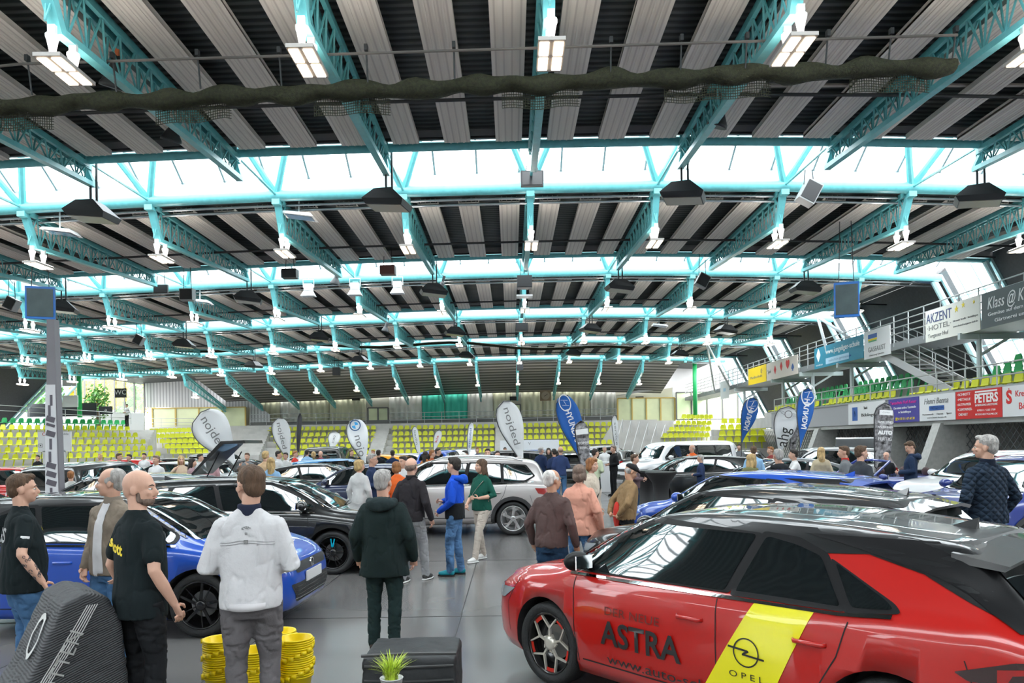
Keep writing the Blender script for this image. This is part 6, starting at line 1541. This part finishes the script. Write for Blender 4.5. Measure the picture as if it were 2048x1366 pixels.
# ---------------- foreground visitors
p1, i1 = person('man with tattooed forearm in black t-shirt and jeans at the left edge', 42, 6.15, 1.75, 48, 60, BKT, 'short', JB, BK, 'brown', 'short', ('relaxed', 'relaxed'), (0, .05), girth=1.32, near=True, hem=.80, tuck=1)
sh, e, w, m_, sg = i1['AR'][1]
TAT = mat('tattoo_ink', (.06, .06, .07), .6)
bv = bvhtree.BVHTree.FromPolygons([v.co for v in p1.children[0].data.vertices], [p.vertices[:] for p in p1.children[0].data.polygons])
b = MB(); rnd = random.Random(4); ax = (w-e).normalized(); n1 = ax.orthogonal().normalized(); n2 = ax.cross(n1)
for q in range(26):
    t = .02+.8*rnd.random(); a0 = rnd.random()*6.28; r0 = .010+.012*rnd.random(); c = e+(w-e)*t; ring_ = []
    for kk in range(15):
        u = kk/14*5.0; rr_ = r0*(1-.12*u); tt = c+ax*rr_*math.cos(u*1.2); an = a0+rr_*math.sin(u*1.2)/.04
        o_ = tt+(n1*math.cos(an)+n2*math.sin(an))*.1; h_ = bv.ray_cast(o_, (tt-o_).normalized())
        ring_.append(h_[0]+(o_-tt).normalized()*.0015 if h_[0] and h_[3] < .12 else None)
    for a, c2_ in zip(ring_, ring_[1:]):
        if a and c2_ and (a-c2_).length < .03: b.tube([a, c2_], .0028, 4)
b.build('tattoo', TAT, p1)
p_ = surf(i1, .10, 1.28, True)
print_text(i1, p1, 'schott', .05, .02, 1.30, TXTY, True, .13)
print_text(i1, p1, 'GS', .16, .0, 1.26, mat('print_grey', (.4, .4, .4), .7), False, .2)
b = MB(); c = sh*.55+e*.45; 
for r_ in (.0,): b.tube([c+Vector((.060, -.03, 0)), c+Vector((.068, .0, -.004)), c+Vector((.060, .03, -.01))], [(.004, .014)]*3, 8)
b.build('sleeve_badge', TXTW, p1)
p2, i2 = person('grey haired man in beige leather jacket and white shirt facing left', 222, 6.45, 1.78, 200, 258, cloth('leather_beige', (.22, .18, .14), .8, .3), 'long', JB, mat('shoe_beige', (.4, .34, .25), .7), 'grey', 'receding', ('pocket', 'pocket'), (0, .06), girth=1.12, near=True, extra=('moustache', 'wrinkle'), collar=cloth('collar_beige', (.24, .20, .16)))
WS = cloth('white_shirt', (.62, .61, .62), .3)
b = MB()
for k_ in range(22):
    z = .86+.025*k_; 
b = MB(); vs = []; rows = 24
for k_ in range(rows+1):
    z = (.86+.60*k_/rows)*i2['k']
    for q in range(7):
        xx = (-.055+.11*q/6)*(1-.3*k_/rows); p = surf(i2, xx, z, True, .005); vs.append(p if p else Vector((xx, .12, z)))
b.add(vs, [(r*7+q, r*7+q+1, (r+1)*7+q+1, (r+1)*7+q) for r in range(rows) for q in range(6)]); b.build('shirt_front', WS, p2, True)
p3, i3 = person('bald bearded man in black t-shirt with yellow back print', 276, 5.05, 1.80, 35, 88, BKT, 'short', BK, BK, 'dark', 'bald', ('relaxed', 'relaxed'), (0, .03), girth=1.12, near=True, extra=('beard',), hem=.80)
print_text(i3, p3, 'schott', .105, -.085, 1.30, TXTY, False, .25, -.18)
p4, i4 = person('man in white jacket and glasses with his back to the camera', 498, 4.95, 1.82, -8, -48, cloth('white_jacket', (.60, .59, .60), .8, .04), 'long', cloth('grey_trousers', (.13, .12, .125), .7, .2), BK, 'brown', 'short', ('front', 'front'), (-.02, .06), girth=1.14, near=True, collar=cloth('collar_navy', (.02, .025, .05)), extra=('glasses', 'wrinkle'))
print_text(i4, p4, '♛', .07, 0, 1.40, TXTG, False); print_text(i4, p4, '▣', .025, .0, 1.335, TXTG, False)
b = MB()
for zz in (1.27, 1.285):
    pts_ = [surf(i4, -.17+.34*q/16, (zz-.008*math.cos(q*.4))*i4['k'], False, .003) for q in range(17)]; pts_ = [p for p in pts_ if p]
    b.tube(pts_, .0016, 4)
b.build('jacket_seam', mat('seam_grey', (.25, .25, .26), .8), p4)
u = MB(); u.tube([i4['LN']((0, 0, .865)), i4['LN']((0, 0, .905))], [(.186*i4['k'], .150*i4['k'])]*2, 28, sx=1.0); u.build('jacket_waistband', cloth('waistband_white', (.62, .60, .61), .2, .03), p4, True)
p5, i5 = person('grey haired man in dark green hooded parka seen from behind in the aisle', 765, 7.05, 1.71, 4, 14, cloth('parka_green', (.012, .022, .022), .6), 'long', cloth('trousers_green', (.015, .03, .03), .5), mat('boot_dark', (.03, .02, .015), .7), 'grey', 'short', ('relaxed', 'relaxed'), ((-.02, .02), (0, -.05)), girth=1.12, near=True, coat=.12, hood=cloth('hood_green', (.02, .032, .034), .7), extra=('wrinkle',))
p6, i6 = person('balding man in dark jacket and light jeans behind the parka man', 822, 10.6, 1.75, 22, 20, cloth('jacket_charcoal', (.025, .022, .025), .6), 'long', cloth('jeans_grey', (.30, .30, .31), .6, .25), mat('sneaker_black', (.03, .03, .03), .7), 'stubble', 'fringe', ('relaxed', 'relaxed'), (-.12, .20), girth=1.08, near=True, extra=('white_sole', 'wrinkle'), collar=cloth('collar_charcoal', (.02, .02, .022)))
p7, i7 = person('man in bright blue and black hoodie and washed jeans facing left', 908, 11.1, 1.74, -80, -62, cloth('hoodie_blue', (.01, .07, .50), .5), 'long', cloth('jeans_washed', (.08, .17, .32), .6, .6), mat('sneaker_teal', (.0, .22, .28), .6), 'dark', 'short', ('low_front', 'front'), (.06, -.06), near=True, hood=cloth('hood_blue', (.01, .08, .50), .5), extra=('wrinkle',))
u = MB(); ring_loft(u, [(.84, .178, .142, 0), (.95, .180, .144, 0), (1.08, .170, .142, .008)], 24); ob_ = MB().add([i7['LN'](v) for v in u.v], u.f); remesh(ob_, .012, 3, 'hoodie_panel', BK, p7, .5, .004, (9, 9, 6))
print_text(i7, p7, '04', .12, 0.05, 1.25, TXTY, True, .12)
p8, i8 = person('woman in dark green sweater and beige trousers beside the blue hoodie man', 962, 12.5, 1.68, 222, 240, cloth('sweater_green', (.01, .085, .06), .3), 'rolled', cloth('trousers_beige', (.48, .42, .36), .4), mat('sneaker_white', (.7, .7, .68), .6), 'brown', 'long', ('front', 'low_front'), ((.0, .28), (.0, -.12)), near=True, female=True, girth=1.1, extra=('white_sole',))
MB().tube([i8['LN']((-.13, .09, 1.38)), i8['LN']((-.05, .135, 1.28)), i8['LN']((.06, .15, 1.16)), i8['LN']((.18, .09, .98))], [(.018, .004)]*4, 8).build('bag_strap', mat('strap_pale', (.55, .5, .42), .7), p8)
p9, i9 = person('white haired man in brown jacket behind the bonnet of the red car', 1100, 8.1, 1.66, 28, 52, cloth('jacket_brown', (.095, .062, .058), .6), 'long', JD, BK, 'white', 'receding', ('relaxed', 'relaxed'), (0, .08), lean=.05, girth=1.15, near=True, extra=('wrinkle',), skin=SKIN2)
p10, i10 = person('person in salmon coat and jeans standing behind the brown jacket man', 1158, 9.65, 1.65, 22, 22, cloth('coat_salmon', (.62, .30, .22), .35, .06), 'long', JB, BK, 'stubble', 'bob', ('relaxed', 'relaxed'), (0, .04), girth=1.12, near=True, female=True, coat=.06)
p11, i11 = person('woman with short red hair and beige jacket carrying a dark shoulder bag', 1183, 12.2, 1.68, 118, 130, cloth('jacket_cream', (.55, .47, .38), .4), 'long', cloth('trousers_pale', (.4, .37, .33)), BK, 'red', 'bob', ('down', 'down'), near=True, female=True, coat=.05)
MB().tube([i11['LN']((-.10, .10, 1.42)), i11['LN']((.0, .155, 1.25)), i11['LN']((.14, .13, 1.05)), i11['LN']((.22, .05, .92))], [(.012, .004)]*4, 6).build('bag_strap', BLACKP, p11)
remesh(MB().box(i11['LN']((.25, .03, .84)), (.09, .24, .2)), .012, 6, 'handbag', BLACKP, p11)
p12, i12 = person('man in black flat cap and brown jacket looking down at right of the aisle', 1248, 10.9, 1.64, 72, 80, cloth('jacket_tan', (.25, .16, .08), .6), 'long', BK, BK, 'grey', 'cap', ('behind', 'behind'), lean=.10, girth=1.15, near=True, extra=('wrinkle',), nod=.5, skin=SKIN2)
MB().ell(i12['LN']((-.02, -.13, .93)), (.07, .05, .20), 12, 8).build('red_cloth', cloth('red', (.5, .04, .03)), p12, True)
QN = cloth('quilted_navy', (.018, .032, .055), .2)
_nt = QN.node_tree; _b = _nt.nodes['Principled BSDF']; _tc = _nt.nodes.new('ShaderNodeTexCoord'); _ck = []
for sgn in (1, -1):
    _mp = _nt.nodes.new('ShaderNodeMapping'); _mp.inputs['Rotation'].default_value = (0, sgn*R(45), 0); _nt.links.new(_tc.outputs['Object'], _mp.inputs[0])
    _w = _nt.nodes.new('ShaderNodeTexWave'); _w.bands_direction = 'X'; _w.inputs['Scale'].default_value = 5.2; _nt.links.new(_mp.outputs[0], _w.inputs['Vector']); _ck.append(_w)
_mn = _nt.nodes.new('ShaderNodeMath'); _mn.operation = 'MULTIPLY'; _nt.links.new(_ck[0].outputs['Fac'], _mn.inputs[0]); _nt.links.new(_ck[1].outputs['Fac'], _mn.inputs[1])
_pw = _nt.nodes.new('ShaderNodeMath'); _pw.operation = 'POWER'; _pw.inputs[1].default_value = .35; _nt.links.new(_mn.outputs[0], _pw.inputs[0])
_bp = _nt.nodes.new('ShaderNodeBump'); _bp.inputs['Strength'].default_value = 1; _bp.inputs['Distance'].default_value = .03; _nt.links.new(_pw.outputs[0], _bp.inputs['Height']); _nt.links.new(_bp.outputs[0], _b.inputs['Normal'])
p13, i13 = person('grey haired man in navy quilted jacket and light jeans at the right edge', 1972, 8.5, 1.95, -8, -50, QN, 'long', cloth('jeans_light', (.20, .36, .58), .5, .25), BK, 'grey', 'short', ('pocket', 'pocket'), girth=1.18, near=True, collar=cloth('collar_navy2', (.01, .015, .03)))
p14, i14 = person('young man in grey and blue jacket looking right behind the black car', 1722, 13.0, 1.80, 72, 84, cloth('jacket_grey', (.05, .055, .065), .5), 'long', JD, BK, 'brown', 'short', ('low_front', 'low_front'), near=True)
MB().tube([i14['LN']((.04, .145, 1.40)), i14['LN']((.05, .155, 1.15)), i14['LN']((.05, .15, .92))], [(.030, .006)]*3, 8).build('jacket_stripe', cloth('stripe_blue', (.02, .16, .55)), p14)
# ---------------- middle distance and background visitors
def bg(*a, **k): return person(*a, **k)
T = lambda n, c: cloth(n, c)
G = 'visitors in the background'
NV = T('navy', (.02, .035, .09)); WH = T('white', (.6, .6, .6)); OR = T('orange', (.75, .14, .03)); GY = T('grey', (.16, .17, .18)); OL = T('olive', (.14, .14, .06)); LBc = T('light_blue', (.25, .42, .62)); RDc = T('red', (.5, .04, .03)); BN = T('brown', (.22, .11, .05)); TQ = T('pale_green', (.45, .5, .35))
for a, kw in (
    (('woman with blonde bob in white knitted vest near the navy car', 718, 14.5, 1.66, 20, 60, WH, 'long', JD, BK, 'blonde', 'bob', ('down', 'down')), dict(female=True)),
    (('grey haired man with glasses and navy jacket beside the blonde woman', 744, 15.3, 1.76, 95, 100, NV, 'long', JD, BK, 'grey', 'short', ('down', 'front')), dict(extra=('glasses',))),
    (('woman in orange top with brown bob behind the charcoal jacket man', 793, 14.2, 1.62, 330, 10, OR, 'long', JD, BK, 'red', 'bob', ('down', 'down')), dict(female=True)),
    (('woman in white blouse facing the orange top woman', 806, 15.4, 1.70, 215, 215, WH, 'long', JD, BK, 'dark', 'short', ('down', 'down')), dict(female=True)),
    (('man with white cap standing behind the silver SUV roof', 926, 18.6, 1.72, 0, 0, WH, 'long', JD, BK, 'white', 'short', ('down', 'down')), {}),
    (('woman with long blonde hair in light blue blouse behind the black estate', 541, 16.5, 1.70, 350, 340, LBc, 'long', JB, BK, 'blonde', 'long', ('pocket', 'pocket')), dict(female=True)),
    (('taller blonde person in tan top behind the light blue blouse', 531, 19.5, 1.82, 10, 10, T('tan', (.5, .34, .2)), 'long', JB, BK, 'blonde', 'short', ('down', 'down')), {}),
    (('person in light sweater leaning near the red car at far left', 141, 16.2, 1.50, 330, 340, T('light_grey', (.5, .5, .48)), 'long', JD, BK, 'red', 'short', ('down', 'down')), dict(lean=.1)),
    (('man in white shirt with shoulder strap behind the grey car', 312, 20.5, 1.74, 190, 200, WH, 'long', JD, BK, 'stubble', 'short', ('down', 'down')), {}),
    (('blonde woman in beige top behind the grey car roof', 362, 21, 1.72, 160, 150, T('beige', (.5, .38, .28)), 'long', JD, BK, 'blonde', 'long', ('down', 'up')), dict(female=True)),
    (('woman with long dark hair left of the raised tailgate', 384, 20, 1.66, 90, 80, T('mauve', (.3, .2, .22)), 'long', JD, BK, 'dark', 'long', ('down', 'down')), dict(female=True)),
    (('dark haired visitor in white top left of the big white flag', 400, 25.2, 1.72, 80, 90, WH, 'long', JD, BK, 'dark', 'short', ('down', 'down')), {}),
    (('curly haired visitor in pink top below the big white flag', 422, 24, 1.74, 0, 20, T('pink', (.5, .3, .32)), 'long', JD, BK, 'dark', 'curly', ('down', 'down')), {}),
    (('man holding up his arms by the open tailgate', 494, 24, 1.74, 180, 180, GY, 'long', JD, BK, 'brown', 'short', ('up', 'up')), {}),
    (('young man in white t-shirt right of the blonde woman', 557, 25, 1.78, 95, 80, WH, 'short', JB, BK, 'dark', 'short', ('down', 'down')), {}),
    (('smiling woman in white blouse facing the camera left of the aisle', 571, 25.5, 1.72, 180, 190, WH, 'long', JB, BK, 'dark', 'short', ('front', 'front')), dict(female=True, extra=('glasses',))),
    (('visitor in red jacket near the left white flag', 590, 29, 1.74, 100, 100, RDc, 'long', JD, BK, 'red', 'short', ('down', 'down')), {}),
    (('man in light blue shirt seen from behind in the middle distance at left', 614, 30, 1.78, 0, 0, LBc, 'long', JD, BK, 'dark', 'short', ('down', 'down')), {}),
    (('man in burgundy sweater beside the light blue shirt', 641, 30.3, 1.72, 200, 200, T('burgundy', (.2, .03, .06)), 'long', JD, BK, 'stubble', 'bald', ('down', 'down')), {}),
    (('visitor with blonde hair between white flags at left', 627, 30.5, 1.70, 340, 340, OL, 'long', JD, BK, 'blonde', 'bob', ('down', 'down')), dict(female=True)),
    (('man in dark jacket left of the flag with blue emblem', 703, 31, 1.74, 130, 130, BK, 'long', JD, BK, 'brown', 'short', ('down', 'down')), {}),
    (('man in black sweater right of the flag with blue emblem', 757, 26, 1.76, 10, 10, BK, 'long', JD, BK, 'dark', 'short', ('down', 'down')), {}),
    (('man in blue jacket beside the black sweater man', 785, 26.3, 1.74, 350, 350, NV, 'long', JD, BK, 'dark', 'short', ('down', 'down')), {}),
    (('red haired visitor left of the flag with blue emblem, further back', 746, 33, 1.70, 200, 200, T('beige2', (.5, .38, .28)), 'long', JD, BK, 'red', 'short', ('down', 'down')), {}),
    (('woman in orange jacket near the light blue car', 851, 25, 1.70, 30, 30, T('rust', (.45, .17, .05)), 'long', JD, BK, 'dark', 'long', ('down', 'down')), dict(female=True)),
    (('man in rust red sweater near the light blue car', 864, 24.5, 1.74, 70, 70, T('rust_red', (.40, .10, .04)), 'long', JD, BK, 'red', 'short', ('front', 'front')), {}),
    (('visitor in black behind the rust red sweater man', 876, 26.5, 1.78, 100, 100, BK, 'long', JD, BK, 'dark', 'short', ('down', 'down')), {}),
    (('laughing man in black jacket behind the silver SUV windscreen', 930, 21.5, 1.74, 200, 215, BK, 'long', JD, BK, 'dark', 'short', ('down', 'down')), dict(extra=('beard',))),
    (('dark haired man facing the camera above the silver SUV roof', 975, 21.5, 1.78, 180, 180, BK, 'long', JD, BK, 'dark', 'short', ('down', 'down')), {}),
    (('bearded man in black above the rear roof of the silver SUV', 995, 22.5, 1.70, 180, 170, BK, 'long', JD, BK, 'dark', 'short', ('down', 'down')), dict(extra=('beard', 'glasses'))),
    (('man in navy jacket and red bag left of the blue centre flag', 1082, 27, 1.76, 30, 60, NV, 'long', JB, BK, 'grey', 'short', ('front', 'front')), {}),
    (('person in dark blue coat with shoulder strap in the centre aisle', 1108, 24.5, 1.72, 340, 340, NV, 'long', JB, BK, 'dark', 'short', ('front', 'down')), dict(coat=.05)),
    (('tall man in dark blue jacket and jeans in the centre aisle', 1121, 23.5, 1.80, 0, 350, T('navy2', (.03, .05, .13)), 'long', JB, BK, 'stubble', 'fringe', ('down', 'front')), {}),
    (('small visitor in black left of the centre aisle couple', 1097, 29, 1.72, 180, 180, BK, 'long', JD, BK, 'dark', 'long', ('down', 'down')), dict(female=True)),
    (('man in pale green striped shirt behind the white pedestal', 1188, 21, 1.76, 30, 60, TQ, 'long', JB, BK, 'dark', 'short', ('down', 'front')), dict(lean=.08)),
    (('man in black t-shirt right of the white pedestal', 1227, 26.5, 1.78, 250, 250, BK, 'long', BK, BK, 'stubble', 'short', ('front', 'front')), {}),
    (('visitor in light top standing behind the pedestal', 1209, 31, 1.74, 180, 180, WH, 'long', JD, BK, 'grey', 'short', ('down', 'down')), {}),
    (('child like dark haired person in patterned jacket by the cocktail tables', 1269, 18.2, 1.62, 110, 100, T('patterned', (.12, .08, .09)), 'long', JD, BK, 'brown', 'short', ('front', 'front')), {}),
    (('bald man in orange sweater raising a hand by the black car', 1384, 25.3, 1.78, 230, 250, OR, 'long', JD, BK, 'grey', 'fringe', ('up', 'down')), dict(girth=1.1)),
    (('person in navy sweater in front of the black car by the tables', 1401, 21.3, 1.52, 290, 290, NV, 'long', JD, BK, 'grey', 'short', ('front', 'front')), dict(extra=('glasses',))),
    (('woman with long blonde hair in olive hooded coat at right of centre', 1503, 13.6, 1.68, 40, 50, OL, 'long', JD, BK, 'blonde', 'long', ('down', 'down')), dict(female=True, hood=T('olive_hood', (.16, .16, .07)))),
    (('grey haired man in black hooded jacket seen from behind at right', 1556, 13.4, 1.76, 0, 350, T('black2', (.018, .02, .024)), 'long', JD, BK, 'grey', 'short', ('down', 'down')), dict(girth=1.2, hood=T('black_hood', (.02, .022, .026)))),
    (('man in light blue shirt behind the olive coat woman', 1507, 19.5, 1.76, 10, 10, LBc, 'long', JD, BK, 'brown', 'short', ('down', 'down')), {}),
    (('man in dark red sweater left of the white winged flag', 1541, 23, 1.70, 260, 260, T('dark_red', (.22, .04, .04)), 'long', JD, BK, 'red', 'short', ('down', 'down')), {}),
    (('dark haired man in white patterned shirt holding his hand to his face', 1592, 17.5, 1.70, 280, 290, WH, 'long', JD, BK, 'dark', 'short', ('up', 'down')), dict(lean=.05)),
    (('woman with long blonde hair in beige jacket behind the blue roof', 1642, 18.5, 1.72, 10, 10, T('sand', (.45, .38, .26)), 'long', JD, BK, 'blonde', 'long', ('down', 'down')), dict(female=True)),
    (('man in dark jacket with red collar leaning left at right of centre', 1697, 15.2, 1.80, 300, 285, GY, 'long', JD, BK, 'brown', 'short', ('low_front', 'low_front')), dict(lean=.08, collar=RDc)),
    (('bald man with glasses sitting low beside the camouflage flag', 1772, 19.9, 1.55, 220, 230, BK, 'long', JD, BK, 'grey', 'bald', ('down', 'down')), dict(extra=('glasses',))),
    (('young man in navy hoodie looking at his phone by the convertible', 1821, 16.8, 1.84, 295, 270, T('hoodie_navy', (.015, .03, .07)), 'long', T('khaki', (.2, .15, .09)), BK, 'brown', 'short', ('front', 'front')), dict(nod=.45, hood=T('hood_navy', (.02, .035, .075)))),
    (('dark haired visitor in black behind the left stand banner', 75, 33, 1.7, 180, 180, BK, 'long', JD, BK, 'dark', 'short', ('down', 'down')), {}),
    (('brown haired visitor left of the silver car below the corner seats', 238, 25.4, 1.78, 100, 100, BK, 'long', JD, BK, 'brown', 'short', ('down', 'down')), {}),
    (('dark haired visitor in black near the corner seats', 258, 28, 1.72, 200, 200, BK, 'long', JD, BK, 'dark', 'short', ('down', 'down')), {}),
    (('visitor in pale shirt near the corner seats', 288, 30, 1.74, 180, 180, WH, 'long', JD, BK, 'dark', 'short', ('down', 'down')), {}),
    (('visitor in orange top far back at left below the stand', 200, 30, 1.74, 180, 180, T('peach', (.6, .35, .22)), 'long', JD, BK, 'blonde', 'short', ('down', 'down')), {}),
    (('visitor in grey top far back below the big white flag', 450, 32, 1.74, 190, 190, GY, 'long', JD, BK, 'grey', 'short', ('down', 'down')), {}),
    (('visitor in navy top far back beside the white feather flag', 955, 34, 1.74, 180, 180, NV, 'long', JD, BK, 'red', 'short', ('down', 'down')), {}),
    (('visitor in white top far back by the white booth wall', 1010, 36, 1.72, 170, 170, WH, 'long', JD, BK, 'dark', 'short', ('down', 'down')), {}),
    (('visitor in grey top far back below the blue leaning flag', 1478, 30, 1.74, 200, 200, GY, 'long', JD, BK, 'dark', 'short', ('down', 'down')), {}),
):
    bg(*a, **kw)
# visitor on the upper level at left
sp_ = P(255, 862, 57); person('visitor with dark hair leaning on the railing above the left stand', 255, 57, 1.70, 200, 200, WH, 'long', BK, BK, 'dark', 'short', ('front', 'front'), z=P(255, 853, 57).z)

bpy.data.scenes.remove(TMP)
